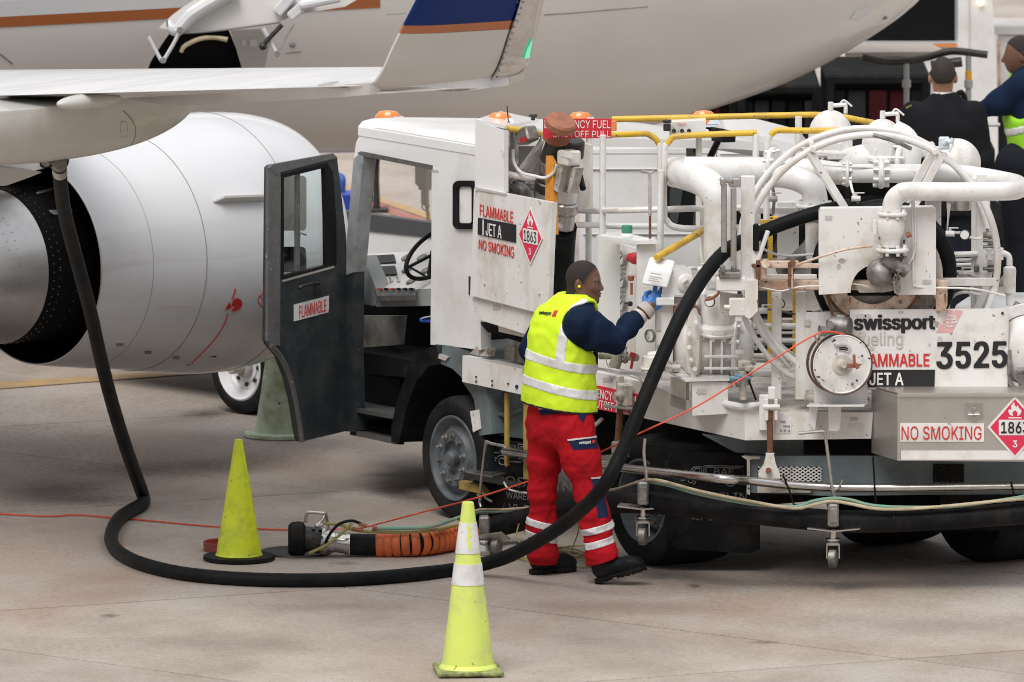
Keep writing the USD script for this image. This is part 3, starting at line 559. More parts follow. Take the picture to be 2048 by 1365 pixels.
FT.part("product_plate", slab(S, [(956, 436), (1031, 450), (1031, 486), (955, 469)], -.186, .006), blacktext)
FT.part("sign_lettering", ptext(S, "JET A", [(972, 446), (1003, 452), (1003, 478), (972, 471)], -.1885), whitetext)
FT.part("plate_stripe", slab(S, [(965, 440), (967, 440), (967, 471), (965, 471)], -.188, .002), whitetext)
FT.part("sign_lettering", ptext(S, "NO SMOKING", [(958, 479), (1028, 494), (1028, 517), (958, 498)], -.183), redtext)
def placard(P, cx, cy, hw, hh, sl, d, digits="1863"):
    f = lambda x, y: (cx + x * hw, cy + y * hh + x * hw * sl)
    FT.part("hazard_placard", slab(P, [f(0, -1.06), f(1.07, 0), f(0, 1.06), f(-1.07, 0)], d, .004), signwhite)
    FT.part("placard_field", slab(P, [f(0, -.95), f(.95, 0), f(0, .95), f(-.95, 0)], d - .002, .003), crimson)
    FT.part("placard_number_panel", slab(P, [f(-.62, -.25), f(.66, -.25), f(.66, .27), f(-.62, .27)], d - .004, .003), signwhite)
    FT.part("placard_lettering", ptext(P, digits, [f(-.54, -.19), f(.54, -.19), f(.54, .21), f(-.54, .21)], d - .0045, hh > 57), blacktext)
    FT.part("placard_lettering", ptext(P, "3", [f(-.09, .45), f(.09, .45), f(.09, .68), f(-.09, .68)], d - .003, hh > 57), whitetext)
    fl = [(-.2, -.42), (-.27, -.56), (-.18, -.62), (-.14, -.56), (-.15, -.72), (-.03, -.86), (-.01, -.74), (.06, -.68), (.1, -.76), (.16, -.62), (.19, -.64), (.26, -.54), (.19, -.42), (.08, -.38), (.1, -.5), (.0, -.58), (-.1, -.5), (-.08, -.38)]
    FT.part("placard_flame", join(slab(P, [f(*p) for p in fl], d - .0035, .002), slab(P, [f(-.25, -.34), f(.25, -.34), f(.25, -.3), f(-.25, -.3)], d - .0035, .002)), whitetext)
placard(S, 1060, 473, 23, 55, .2, -.187)
# stowed fuelling nozzles between the cabinet and the rail
def nozzle(p0, p1, mats, k=1.0):
    p0, p1 = np.asarray(p0), np.asarray(p1); v = p1 - p0
    for (a, b, r, r2), m in zip(((0, .2, .085, .085), (.2, .45, .06, .075), (.45, .7, .07, .06), (.7, .82, .075, .075), (.82, 1.0, .06, .06)), mats):
        FT.part("stowed_nozzle", cyl(p0 + v * a, p0 + v * b, r * k, 20, r2 * k), m)
Q = lambda x, y, d=0: S(x, y, d)
nozzle(S(1118, 250, .1), S(1086, 410, .12), [brass, darkmetal, greycast, darkmetal, steel], .95)
nozzle(S(1142, 280, .2), S(1128, 460, .22), [darkmetal, greycast, pipe_white, steel, steel], .95)
FT.part("nozzle_cap", lathe([(0, 0), (.075, 0), (.09, .015), (.09, .05), (.08, .062), (0, .066)], S(1118, 258, .0), np.array([.28, -.45, .9]), 28), brass, label="round brown dust cap on the stowed nozzle")
FT.part("nozzle_lock_box", join(cbox(S(1113, 330, .0), S.u * .11, S.n * .1, up * .085, .01), slab(S, [(1121, 300), (1143, 305), (1143, 318), (1121, 313)], -.004, .01)), pipe_white)
FT.part("nozzle_channel", join(slab(S, [(1116, 330), (1126, 332), (1116, 385), (1107, 380)], .02, .05), slab(S, [(1146, 335), (1153, 337), (1140, 388), (1134, 384)], .02, .05), slab(S, [(1122, 334), (1146, 338), (1134, 386), (1114, 382)], .07, .02)), grimy)
FT.part("control_box", cbox(S(1034, 292, -.05), nrm(S.u + up * .35) * .13, S.n * .08, nrm(up - S.u * .5) * .09, .01), greycast)
FT.part("control_box_label", prism([S(1038, 277, -.06), S(1052, 274, -.06), S(1052, 284, -.06), S(1040, 286, -.06)], S.n * .004), redcap)
FT.part("folded_arm", join(cbox(S(1028, 345, .0), nrm(S.n * .2 + np.array([.45, 0, .8])) * .3, S.u * .05, S.n * .05, .008), cbox(S(1042, 345, .05), nrm(np.array([.42, 0, .8])) * .3, S.u * .05, S.n * .05, .008), cbox(S(1018, 330, .06), S.u * .06, S.n * .03, up * .2, .008)), grimy)
FT.part("air_line", join(tube([S(1026, 300, -.02), S(1028, 325, -.04), S(1042, 345, -.05), S(1068, 352, -.03), S(1090, 356, .0), S(1108, 345, .02), S(1113, 330, .02)], .009, 8, 4)), pipe_white)
FT.part("orange_strap", slab(S, [(1092, 312), (1097, 312), (1106, 330), (1108, 470), (1097, 470), (1090, 400)], .02, .03), orangerag)
FT.part("filler_elbow", join(tube([S(1014, 375, .05), S(1040, 380, .05), S(1050, 395, .08)], .045, 16, 4), flange(S(1034, 379, .05), S.u, .065, .02), flange(S(1052, 370, .2), up, .08, .05, 10)), greycast)
FT.part("stowed_hose", tube([S(1128, 455, .22), S(1124, 500, .28), S(1120, 580, .3), S(1110, 650, .35)], .075, 16, 4), hose_rubber)
FT.part("sample_bottle", cyl(S(1160, 352, .2), S(1166, 378, .16), .018, 12), blackp)
# emergency shut-off sign high on the rear frame, its little lamp, aerial
FT.part("shutoff_sign", slab(R, [(1086, 238), (1223, 238), (1223, 277), (1086, 277)], 1.7, .012), red)
FT.part("sign_lettering", join(ptext(R, "EMERGENCY FUEL", [(1089, 241), (1221, 241), (1221, 257), (1089, 257)], 1.698), ptext(R, "SHUTOFF PULL", [(1106, 262), (1221, 262), (1221, 275), (1106, 275)], 1.698)), whitetext)
FT.part("marker_lamp", join(cyl(R(1228, 262, 1.65), R(1228, 242, 1.65), .016, 14), ), amber)
FT.part("aerial", join(tube([S(1017, 247, .1), S(1014, 212, .1)], .004, 6), cyl(S(1017, 249, .1), S(1017, 243, .1), .016, 12, .006)), darkmetal)
FT.part("roof_vent", join(cyl(S(1066, 241, .5), S(1066, 233, .5), .012, 8), cyl(S(1060, 232, .5), S(1072, 232, .5), .01, 8)), darkmetal)

# ------------------------------------------------------------------ railings
rt = .0175
yr = [[S(1008, 257, -.12), S(1050, 262, .0), S(1082, 269, .15), S(1110, 271, .35), S(1200, 271, .7), S(1285, 268, 1.0), S(1300, 271, 1.05), S(1312, 279, 1.08), S(1318, 289, 1.1)],
      [R(1334, 289, .95), R(1342, 279, .95), R(1356, 273, .95), R(1450, 268, .95), R(1514, 266, .95)],
      [R(1541, 271, .75), R(1549, 264, .75), R(1562, 261, .75), R(1620, 262, .75), R(1700, 261, .75)],
      [R(1224, 239, 1.75), R(1400, 235, 1.7), R(1560, 231, 1.6), R(1660, 231, 1.5), R(1720, 241, 1.3), R(1785, 254, 1.1), R(1820, 261, 1.0)]]
for q in yr: FT.part("hand_rail", tube(q, rt, 12, 3), yellow)
FT.part("hand_rail", join(*[cyl(R(x, 258, 1.0), R(x, 272, 1.0), .02, 10) for x in (1818,)], tube([R(1818, 262, 1.0), R(1790, 264, 1.2), R(1745, 262, 1.4)], rt, 10)), yellow)
def post(P, x0, y0, x1, y1, d, r=.0185, m=None, name="rail_post"): FT.part(name, cyl(P(x0, y0, d), P(x1, y1, d), r, 12), m or pipe_white)
post(S, 1089, 272, 1087, 412, .15); post(S, 1178, 275, 1177, 540, .62); post(R, 1206, 270, 1205, 505, 1.6); 
FT.part("rail_post", tube([S(1318, 289, 1.1), S(1321, 310, 1.1), S(1321, 520, 1.1), S(1320, 640, 1.1)], .0185, 10, 2), pipe_white)
FT.part("rail_post", tube([R(1334, 289, .95), R(1329, 305, .95), R(1328, 420, .95), R(1334, 442, .95), R(1352, 455, .95), R(1400, 458, .95), R(1520, 455, .95)], .019, 10, 4), pipe_white)
FT.part("rail_post", tube([R(1541, 271, .75), R(1535, 285, .75), R(1533, 340, .75), R(1533, 440, .75)], .019, 10, 2), pipe_white)
post(R, 1512, 268, 1511, 340, .95); post(R, 1398, 238, 1398, 455, 1.65); post(R, 1597, 233, 1597, 350, 1.55, .02)
post(R, 1322, 340, 1320, 520, .9)
for q in ([S(1009, 347, -.1), S(1050, 356, .0), S(1089, 362, .15), S(1130, 365, .4), S(1178, 366, .62)], [S(1098, 452, -.02), S(1178, 450, .62), S(1240, 453, .8), S(1320, 453, 1.1)], [S(1150, 421, 1.0), R(1206, 422, 1.6), R(1325, 419, 1.4)], [R(1335, 419, 1.2), R(1420, 417, 1.2), R(1520, 416, 1.2)]):
    FT.part("rail_bar", tube(q, .0185, 10, 3), pipe_white)
FT.part("tee_handle", join(cyl(R(1299, 346, .6), R(1300, 432, .6), .01, 8), tube([R(1282, 343, .6), R(1296, 345, .6), R(1304, 345, .6), R(1307, 342, .6)], .008, 8)), grimy)
FT.part("tee_handle_rod", cyl(R(1300, 432, .6), R(1300, 482, .6), .007, 8), rust)
FT.part("diagonal_brace", cyl(R(1313, 516, .3), R(1420, 453, .9), .02, 12), yellow)
for x in (1540, 1590): FT.part("ladder_post", cbox(R(x - 5, 722, 1.35), RGT * .028, np.array([0, .03, 0]), up * ((722 - 432) / 352), .003), yellow)
FT.part("ladder_rung", join(cbox(R(1496, 450, 1.33), RGT * .27, np.array([0, .03, 0]), up * .03, .003), cbox(R(1540, 441, 1.35), RGT * .17, np.array([0, .03, 0]), up * .02, .003)), yellow)
for y, r_ in ((653, .018), (682, .012), (714, .012), (666, .008)): FT.part("rail_bar", cyl(R(1480, y, .8), R(1600, y, .8), r_, 10), pipe_white)
for i, y in enumerate((632, 650, 668, 686, 703, 722)): FT.part("louvre", cbox(R(1485, y, 1.55), RGT * .4, np.array([0, .06, -.02]), up * .03, .003), grimy if i % 2 else cabdark)

# ------------------------------------------------------------------ gauge cabinet, meter, filter vessel
FT.part("gauge_cabinet_back", slab(S, [(1232, 486), (1276, 498), (1276, 745), (1230, 735)], .27, .02), white)
FT.part("gauge_cabinet_side", slab(R, [(1196, 480), (1240, 489), (1240, 742), (1196, 735)], 1.05, .02), whiteclean)
FT.part("gauge_cabinet_front", slab(R, [(1274, 492), (1312, 486), (1313, 745), (1272, 745)], .55, .3), whiteclean)
FT.part("gauge_cabinet_top", prism([R(1193, 478, .88), R(1272, 494, .5), R(1314, 488, .5), R(1240, 474, 1.05)], up * .02), whiteclean)
for y, m_ in ((517, 0), (562, 0), (608, 1)):
    c = S(1244, y, .25)
    FT.part("pressure_gauge", join(lathe([(0, .01), (.038, .01), (.039, .017), (.043, .017), (.045, .0), (0, 0)], c, -S.n, 28)), greycast)
    FT.part("gauge_face", join(cyl(c - S.n * .0095, c - S.n * .0115, .037, 24)), dashlight)
    FT.part("gauge_needle", join(cyl(c - S.n * .014, c - S.n * .014 + S.u * .02 + up * .018, .0025, 5), *[cyl(c - S.n * .013 + .033 * (math.cos(a) * S.u + math.sin(a) * up), c - S.n * .013 + .027 * (math.cos(a) * S.u + math.sin(a) * up), .0012, 4) for a in np.linspace(-.6, 3.8, 10)]), blacktext)
    FT.part("gauge_label", slab(S, [(1239, y + 21), (1250, y + 24), (1250, y + 30), (1239, y + 27)], .262, .004), greytext)
FT.part("gauge_knob", join(cyl(S(1250, 607, .2), S(1260, 608, .2), .006, 8), cyl(S(1258, 608, .2), S(1262, 608, .2), .014, 12)), darkmetal)
FT.part("deadman_connector", lathe([(0, 0), (.032, 0), (.035, .01), (.035, .04), (.027, .048), (.027, .075), (0, .08)], S(1277, 518, .2), -S.u * .9 + np.array([0, -.2, 0]), 20), redcap)
FT.part("quick_coupling", join(cyl(S(1262, 552, .2), S(1262, 562, .2), .022, 12, .016), cyl(S(1263, 566, .2), S(1263, 590, .2), .008, 8)), brass)
FT.part("vent_cap", cyl(R(1254, 466, .85), R(1254, 451, .85), .031, 18), greencap)
FT.part("vent_neck", lathe([(.055, 0), (.05, .02), (.036, .035), (.032, .05), (0, .05)], R(1254, 484, .85), up, 22), whiteclean)
FT.part("meter_register", join(cbox(R(1283, 570, .25), np.array([.14, -.02, -.02]), np.array([.02, .12, .05]), np.array([.03, .02, .095]), .01)), whiteclean)
reg = [R(1297, 541, .235), R(1333, 547, .215), R(1326, 573, .205), R(1289, 567, .225)]
FT.part("register_lettering", join(*[cbox(reg[0] * (1 - v) + reg[3] * v + (reg[1] - reg[0]) * .15 + np.array([0, -.004, 0]), (reg[1] - reg[0]) * w_, np.array([0, .002, 0]), up * .006, .0008) for v, w_ in ((.2, .6), (.45, .7), (.6, .5), (.75, .65))]), greytext)
FT.part("meter_head", join(slab(R, [(1328, 545), (1345, 538), (1368, 539), (1384, 549), (1390, 565), (1392, 600), (1322, 600)], .3, .22)), whiteclean)
FT.part("meter_dial", lathe([(0, 0), (.047, 0), (.05, .008), (.042, .016), (.02, .02), (.018, .045), (0, .047)], R(1371, 566, .3), np.array([.25, -1, .05]), 26), pipe_white)
FT.part("meter_handle", cbox(R(1364, 569, .24), np.array([.035, -.01, .025]), np.array([0, .02, 0]), up * .012, .003), pipe_white)
FT.part("meter_block", cbox(R(1312, 612, .27), RGT * .235, np.array([0, .25, 0]), up * .045, .006), whiteclean)
FT.part("meter_display", slab(R, [(1348, 591), (1391, 593), (1391, 609), (1348, 607)], .262, .008), greycast)
FT.part("meter_nameplate", slab(R, [(1348, 590), (1391, 592), (1391, 596), (1348, 594)], .258, .004), greytext)
FT.part("meter_column", join(cbox(R(1310, 738, .32), RGT * .1, np.array([0, .2, 0]), up * .36, .008), cbox(R(1345, 745, .4), RGT * .06, np.array([0, .2, 0]), up * .37, .008)), white)
FT.part("column_plate", join(slab(R, [(1312, 632), (1322, 632), (1322, 662), (1312, 662)], .315, .006), slab(R, [(1324, 675), (1340, 675), (1340, 683), (1324, 683)], .39, .004), slab(R, [(1315, 690), (1319, 690), (1319, 706), (1315, 706)], .314, .006)), greytext)
c = R(1303, 672, .28); FT.part("pressure_gauge", lathe([(0, .014), (.034, .014), (.037, .02), (.038, .0), (0, 0)], c, np.array([-.75, -.65, 0]), 24), greycast, label="single small gauge on the meter column")
FT.part("gauge_face", cyl(c + nrm([-.75, -.65, 0]) * .015, c + nrm([-.75, -.65, 0]) * .0165, .03, 22), signwhite)
FT.part("sight_valve", join(cyl(R(1300, 738, .25), R(1302, 712, .25), .05, 18), cyl(R(1295, 712, .25), R(1325, 708, .25), .022, 12), cyl(R(1318, 700, .2), R(1318, 716, .2), .016, 12), flange(R(1300, 737, .25), up, .06)), white)
FT.part("valve_lever", join(cyl(R(1267, 712, .3), R(1262, 738, .3), .008, 8), cyl(R(1260, 708, .3), R(1272, 712, .3), .013, 10)), redtext)
FT.part("drain_pipe", join(tube([R(1200, 712, .5), R(1225, 712, .45), R(1250, 714, .4), R(1275, 716, .35)], .02, 12), cyl(R(1228, 735, .42), R(1246, 690, .42), .034, 14, .03), flange(R(1250, 714, .4), RGT, .04)), grimy)
FT.part("wire_loop", tube([R(1212, 706, .35), R(1214, 728, .33), R(1222, 736, .33), R(1232, 730, .34), R(1236, 712, .36)], .003, 6, 4), greytext)
# filter vessel
vc = lambda x, d=.48: R(x, 692, d)
FT.part("filter_vessel", lathe([(0, -.05), (.12, -.045), (.2, 0), (.215, .03), (.215, .36), (.2, .39), (0, .4)], R(1362, 690, .5), RGT, 40), white)
for x in (1402, 1486): FT.part("vessel_flange", flange(R(x, 690, .48), RGT + np.array([-.28, -.35, 0]) * 0 + np.array([0, -.25, 0]), .245, .024, 16, .014), white)
for x in (1420, 1442, 1463): FT.part("vessel_rib", lathe([(.215, -.008), (.238, -.006), (.238, .006), (.215, .008)], R(x, 690, .48), RGT, 36), white)
FT.part("vessel_web", join(cbox(R(1408, 716, .24), RGT * .2, np.array([0, .03, 0]), up * .014, .002), cbox(R(1408, 740, .25), RGT * .2, np.array([0, .03, 0]), up * .014, .002)), white)
FT.part("vessel_neck", join(lathe([(.13, 0), (.125, .03), (.105, .05), (.105, .22), (0, .22)], R(1437, 662, .36), np.array([0, -.1, 1]), 32), flange(R(1437, 660, .36), np.array([0, -.22, 1]), .135, .022, 12, .011)), white)
for (x, y) in ((1392, 645), (1378, 668), (1378, 695), (1382, 720), (1390, 738)):
    FT.part("vessel_bolt", cyl(R(x, y, .22), R(x, y, .17), .014, 6), white)
FT.part("vessel_front_plate", prism([R(1385 + 34 * math.sin(a) * .4, 690 - 72 * math.cos(a), .24) for a in np.linspace(0, 2 * np.pi, 28, endpoint=False)], np.array([.02, .05, 0])), white)
FT.part("deck_box", slab(S, [(1341, 754), (1372, 760), (1372, 822), (1341, 812)], .0, .02), white)
FT.part("deck_box", slab(R, [(1384, 765), (1455, 764), (1457, 828), (1385, 832)], .14, .3), white)
FT.part("deck_box_lid", prism([R(1370, 764, .12), R(1459, 762, .12), R(1455, 744, .5), R(1338, 746, .5)], up * .012), whiteclean)
FT.part("conduit", tube([S(1262, 752, -.02), S(1282, 762, -.05), S(1288, 790, -.05), S(1284, 818, -.03)], .007, 8, 4), greytext)
FT.part("conduit", tube([R(1412, 600, .1), R(1424, 597, .08), R(1436, 588, .08), R(1438, 578, .1)], .009, 8, 4), brass, label="short orange hose end by the roller post")
FT.part("copper_bracket", slab(R, [(1302, 738), (1330, 735), (1330, 742), (1304, 750)], .3, .05), brass)
FT.part("document_holder", slab(R, [(1396, 515), (1466, 528), (1460, 600), (1396, 575)], .75, .01), signwhite)
FT.part("hose_loop", tube([R(1366, 548, .55), R(1378, 538, .55), R(1396, 538, .6), R(1410, 548, .65)], .012, 8, 4), pipe_white)
# ------------------------------------------------------------------ deck
FT.part("deck_skirt", slab(S, [(1178, 742), (1300, 768), (1340, 786), (1372, 800), (1492, 822), (1490, 881), (1275, 834), (1178, 812)], 0, .06), white)
FT.part("deck_skirt", slab(R, [(1489, 824), (1520, 806), (1522, 826), (1746, 826), (1742, 878), (1490, 881)], -.004, .06), white)
dz = S(1490, 822)[2] - .004
plan = [S(1100, 730, .05), S(1490, 822, .05), R(1500, 822, .05), R(2120, 822, .05)]
plan = np.array([[p[0], p[1], dz] for p in plan] + [[plan[-1][0] + .3, plan[-1][1] + 2.0, dz], [plan[0][0] + 1.2, plan[0][1] + 1.0, dz]])
FT.part("deck_floor", prism(plan, up * -.03), grimy)
FT.part("deck_lip", tube([S(1420, 808, -.01), S(1440, 806, -.012), S(1470, 812, -.008), S(1488, 815, -.01), R(1502, 812, -.03), R(1519, 808, -.03)], [.008, .018, .022, .02, .02, .012], 10, 4), white)
FT.part("side_rail", slab(S, [(925, 712), (1045, 738), (1045, 790), (924, 764)], -.05, .08), white)
FT.part("side_rail_top", prism([S(925, 712, -.05), S(1046, 738, -.05), S(1052, 728, .2), S(935, 704, .2)], up * -.02), grimy)
FT.part("rail_hole", join(*[cyl(S(x, y, -.056), S(x, y, -.04), r_, 10) for x, y, r_ in ((952, 754, .006), (952, 763, .006), (984, 762, .006), (984, 771, .006), (1016, 768, .006), (1034, 774, .012))]), blacktext)
FT.part("rail_clevis", join(slab(S, [(940, 708), (953, 692), (958, 696), (956, 712)], .0, .03), slab(S, [(958, 712), (976, 696), (983, 700), (980, 714)], -.02, .03), cyl(S(977, 703, -.03), S(977, 703, .06), .012, 12)), grimy)
FT.part("rail_block", join(slab(S, [(1009, 692), (1028, 694), (1028, 722), (1009, 718)], .1, .1), slab(S, [(1028, 672), (1056, 676), (1056, 730), (1026, 724)], .12, .2)), grimy)
FT.part("cross_tray", slab(S, [(997, 650), (1070, 665), (1070, 680), (997, 664)], -.06, .04), white)
# lower side: steps, yellow bars
FT.part("step_bar", cbox(S(1008, 932, .0), S.u * .032, S.n * .02, up * (148 / 348), .003), yellowdull)
FT.part("step_bar", cbox(S(1046, 958, .0), S.u * .06, S.n * .03, up * (162 / 350), .003), yellowdull)
FT.part("step_tread", prism([S(930, 942, -.1), S(985, 955, -.1), S(1042, 940, .25), S(985, 930, .25)], up * -.03), steel)
FT.part("step_riser", slab(S, [(928, 945), (1040, 966), (1040, 976), (928, 957)], -.1, .02), darkmetal)
FT.part("step_support", slab(S, [(918, 962), (955, 972), (968, 990), (918, 978)], -.06, .05), yellowdull)
FT.part("fender_apron", slab(S, [(925, 765), (1062, 790), (1070, 880), (962, 868), (950, 800)], .12, .03), bluegrey)
FT.part("hanging_line", tube([S(973, 800, .1), S(985, 822, .06), S(1010, 830, .06), S(1046, 818, .08)], .012, 8, 4), wheelgrey)
FT.part("hanging_line", tube([S(1008, 965, -.1), S(1020, 980, -.1), S(1062, 988, -.05)], .006, 8, 4), greytext)
# tool hooks hung on the bar
hookm = steel
FT.part("lift_hook", tube([S(1010, 893, -.13), S(985, 888, -.14), S(975, 885, -.14), S(971, 892, -.14), S(960, 992, -.14), S(962, 1014, -.14)], .009, 10, 3), hookm)
FT.part("lift_hook", join(tube([S(962, 1000, -.14), S(958, 988, -.15), S(955, 990, -.15)], .007, 8), tube([S(970, 995, -.14), S(983, 1003, -.15)], .007, 8)), hookm)
# shut-off sign and the jack stands
FT.part("shutoff_sign", slab(S, [(1150, 762), (1275, 789), (1273, 834), (1150, 810)], -.008, .008), red)
FT.part("sign_lettering", join(ptext(S, "EMERGENCY FUEL", [(1153, 769), (1258, 791), (1258, 810), (1153, 787)], -.01), ptext(S, "SHUTOFF PULL", [(1178, 796), (1258, 813), (1258, 830), (1178, 812)], -.01)), whitetext)
FT.part("sign_arrow", join(*[slab(S, [(x, 792 + .2 * (x - 1262)), (x + 1.5, 792.5 + .2 * (x - 1262)), (x + 1.5, 832 + .2 * (x - 1262)), (x, 831.5 + .2 * (x - 1262))], -.01, .003) for x in (1261, 1264.5, 1269.5)], slab(S, [(1262.5, 799), (1265, 791), (1267.5, 800)], -.01, .003)), whitetext)
FT.part("jack_body", join(cbox(S(1231, 808, -.06), S.u * .03, S.n * .04, up * .16, .004), cbox(S(1232, 812, -.08), S.u * .09, S.n * .06, up * .13, .01), lathe([(0, 0), (.03, 0), (.03, .02), (.018, .03), (.018, .05), (0, .05)], S(1243, 792, -.08), -S.n, 18)), grimy)
FT.part("jack_tee", cyl(S(1208, 812, -.1), S(1280, 820, -.1), .01, 8), steel)
FT.part("jack_rod", cyl(S(1241, 815, -.07), S(1235, 895, -.07), .02, 14), rust)
FT.part("jack_clevis", join(cbox(S(1222, 925, -.12), S.u * .05, S.n * .06, up * .12, .006), cbox(S(1236, 915, -.12), S.u * .05, S.n * .06, up * .1, .006), cyl(S(1228, 905, -.14), S(1240, 908, -.14), .016, 10)), grimy)
FT.part("jack_strut", cyl(S(1150, 890, .1), S(1204, 838, .1), .012, 8), signwhite)
FT.part("jack_line", tube([S(1262, 836, -.02), S(1250, 850, -.03), S(1216, 900, -.02)], .004, 6), darkmetal)
FT.part("jack_body", join(cbox(R(1518, 862, -.04), RGT * .06, np.array([0, .04, 0]), up * .2, .005), cbox(R(1536, 800, -.07), RGT * .045, np.array([0, .05, 0]), up * .07, .006), cbox(R(1530, 842, -.08), RGT * .018, np.array([0, .05, 0]), up * .12, .004), cbox(R(1549, 842, -.08), RGT * .018, np.array([0, .05, 0]), up * .12, .004), cyl(R(1526, 814, -.08), R(1560, 814, -.08), .014, 10)), white)
FT.part("jack_rod", cyl(R(1540, 822, -.06), R(1540, 908, -.06), .0175, 14), rust)
FT.part("jack_clevis", join(cyl(R(1540, 906, -.06), R(1540, 922, -.06), .025, 14, .02), slab(R, [(1532, 912), (1548, 912), (1552, 930), (1560, 948), (1560, 957), (1517, 957), (1517, 946), (1528, 930)], -.08, .05), cyl(R(1537, 941, -.1), R(1537, 941, -.02), .018, 12)), white)
FT.part("jack_pin", cyl(R(1537, 941, -.112), R(1537, 941, -.095), .016, 10), rust)
FT.part("inspection_sticker", slab(R, [(1551, 839), (1582, 839), (1582, 867), (1551, 867)], -.008, .004), signwhite)
FT.part("sign_lettering", join(ptext(R, "12-31-14", [(1560, 859), (1580, 859), (1580, 864), (1560, 864)], -.0095), ptext(R, "FUEL", [(1561, 842), (1572, 842), (1572, 846), (1561, 846)], -.0095), ptext(R, "00491", [(1567, 851), (1580, 851), (1580, 855), (1567, 855)], -.0095)), blacktext)
FT.part("blank_plate", slab(R, [(1695, 847), (1727, 847), (1727, 872), (1695, 872)], -.007, .004), signwhite)
FT.part("lift_hook", tube([R(1597, 867, -.18), R(1640, 863, -.18), R(1648, 864, -.18), R(1651, 874, -.18), R(1664, 972, -.18), R(1669, 1000, -.18)], .0095, 10, 3), steel)
FT.part("lift_hook", tube([R(1664, 982, -.18), R(1676, 978, -.2), R(1686, 960, -.2)], .007, 8, 3), steel)
FT.part("lift_hook", tube([R(1290, 878, -.05), R(1288, 905, -.05), R(1291, 940, -.05), R(1293, 962, -.05)], .009, 10, 2), steel)
# grey rear frame with expanded-metal panels
FT.part("rear_frame", slab(R, [(1488, 912), (2120, 914), (2120, 988), (1650, 992), (1492, 986), (1498, 940)], .1, .05, holes=[[(1515, 934), (1643, 934), (1643, 964), (1515, 964)], [(1866, 928), (1928, 928), (1928, 966), (1866, 966)]]), bluegrey)
FT.part("rear_frame_edge", join(slab(R, [(1484, 914), (1520, 914), (1520, 918), (1500, 920), (1500, 990), (1494, 990), (1494, 920)], .07, .04), slab(R, [(1515, 972), (1625, 976), (1620, 986), (1515, 986)], .07, .03)), grimy)
def mesh_panel(x0, y0, x1, y1, d, sx, sy, mat):
    ms = []
    nx, ny = int((x1 - x0) / sx), int((y1 - y0) / sy)
    for i in range(-ny, nx + 1):
        for s_ in (1, -1):
            a = np.array([x0 + i * sx, y0 if s_ > 0 else y1]); pts = []
            for t_ in np.linspace(0, 1, 2):
                q = a + np.array([t_ * ny * sx, s_ * t_ * ny * sy]); pts.append(q)
            (ax, ay), (bx, by) = pts
            if ax < x0: ay += s_ * (x0 - ax) * sy / sx; ax = x0
            if bx > x1: by -= s_ * (bx - x1) * sy / sx; bx = x1
            if bx - ax > 1: ms.append(tube([R(ax, ay, d), R(bx, by, d)], .0032, 4))
    return join(*ms)
FT.part("mesh_panel", mesh_panel(1516, 934, 1643, 964, .09, 11, 7, None), signwhite)
FT.part("mesh_panel", mesh_panel(1866, 928, 1928, 966, .09, 11, 7, None), darkmetal)
FT.part("mesh_backing", slab(R, [(1520, 936), (1600, 936), (1600, 962), (1520, 962)], .16, .01), rust)
FT.part("tow_plate", slab(R, [(1850, 979), (1920, 980), (1916, 990), (1853, 990)], .04, .05), bluegrey)
FT.part("under_beam", slab(R, [(1405, 870), (1607, 880), (1607, 914), (1470, 905)], .3, .05), bluegrey)
# bumper tube
FT.part("bumper_tube", tube([S(1010, 903, -.02), S(1180, 928, -.15), S(1330, 946, -.28), S(1440, 958, -.3), R(1500, 962, -.2), R(1600, 972, -.14), R(1750, 977, -.14), R(2120, 972, -.14)], .0255, 16, 5), chrome)
for x, y0, y1, d in ((1746, 914, 1015, -.16), (2022, 964, 990, -.16)): FT.part("cable_tie", tube([R(x, y0, d - .03), R(x + 3, (y0 + y1) / 2, d - .03), R(x + 6, y1, d - .03)], .006, 6), blackp)
FT.part("cable_tie", tube([R(1566, 950, -.18), R(1580, 985, -.18), R(1590, 1018, -.2)], .006, 6), blackp)
# tool box
d0, d1 = -.3, .02
fr = [(1797, 790), (2110, 790), (2110, 924), (1797, 922)]
fp = pl(R, fr, d0); bk = R(1743, 782, d1); zt = fp[0][2]; v = np.array([bk[0] - fp[0][0], bk[1] - fp[0][1], 0])
TB = FT.part("tool_box", prism(fp, v), alu, label="aluminium tool box hung under the rear sign")
FT.part("tool_box_lid", join(prism([fp[0] + up * .004, fp[1] + up * .004, fp[1] + v + up * .004, fp[0] + v + up * .004], up * .006), slab(R, [(1794, 789), (2110, 789), (2110, 794), (1794, 794)], d0 - .012, .014), slab(R, [(1795, 790), (1800, 790), (1800, 922), (1795, 922)], d0 - .006, .008)), alu, parent=TB)
FT.part("latch", join(slab(R, [(1929, 806), (1965, 806), (1966, 832), (1950, 843), (1944, 843), (1929, 832)], d0 - .008, .01, holes=[[(1934, 811), (1961, 811), (1961, 829), (1934, 829)]]), slab(R, [(1934, 811), (1961, 811), (1961, 829), (1934, 829)], d0 - .002, .004), tube([R(1937, 830, d0 - .02), R(1959, 830, d0 - .02)], .006, 8), tube([R(1946, 830, d0 - .02), R(1946, 820, d0 - .02), R(1951, 816, d0 - .02)], .006, 8), cyl(R(1948, 836, d0 - .02), R(1948, 836, d0), .01, 10)), steel, parent=TB)
FT.part("rivet", cyl(R(1818, 810, d0 - .006), R(1818, 810, d0), .005, 8), steel, parent=TB)
FT.part("no_smoking_sign", slab(R, [(1800, 847), (1968, 847), (1968, 884), (1800, 884)], d0 - .005, .006), signwhite, parent=TB)
FT.part("sign_lettering", ptext(R, "NO SMOKING", [(1803, 853), (1963, 853), (1963, 880), (1803, 880)], d0 - .0065), redtext, parent=TB)
FT.part("white_strip", slab(R, [(1802, 902), (2110, 902), (2110, 920), (1802, 920)], d0 - .005, .006), signwhite, parent=TB)
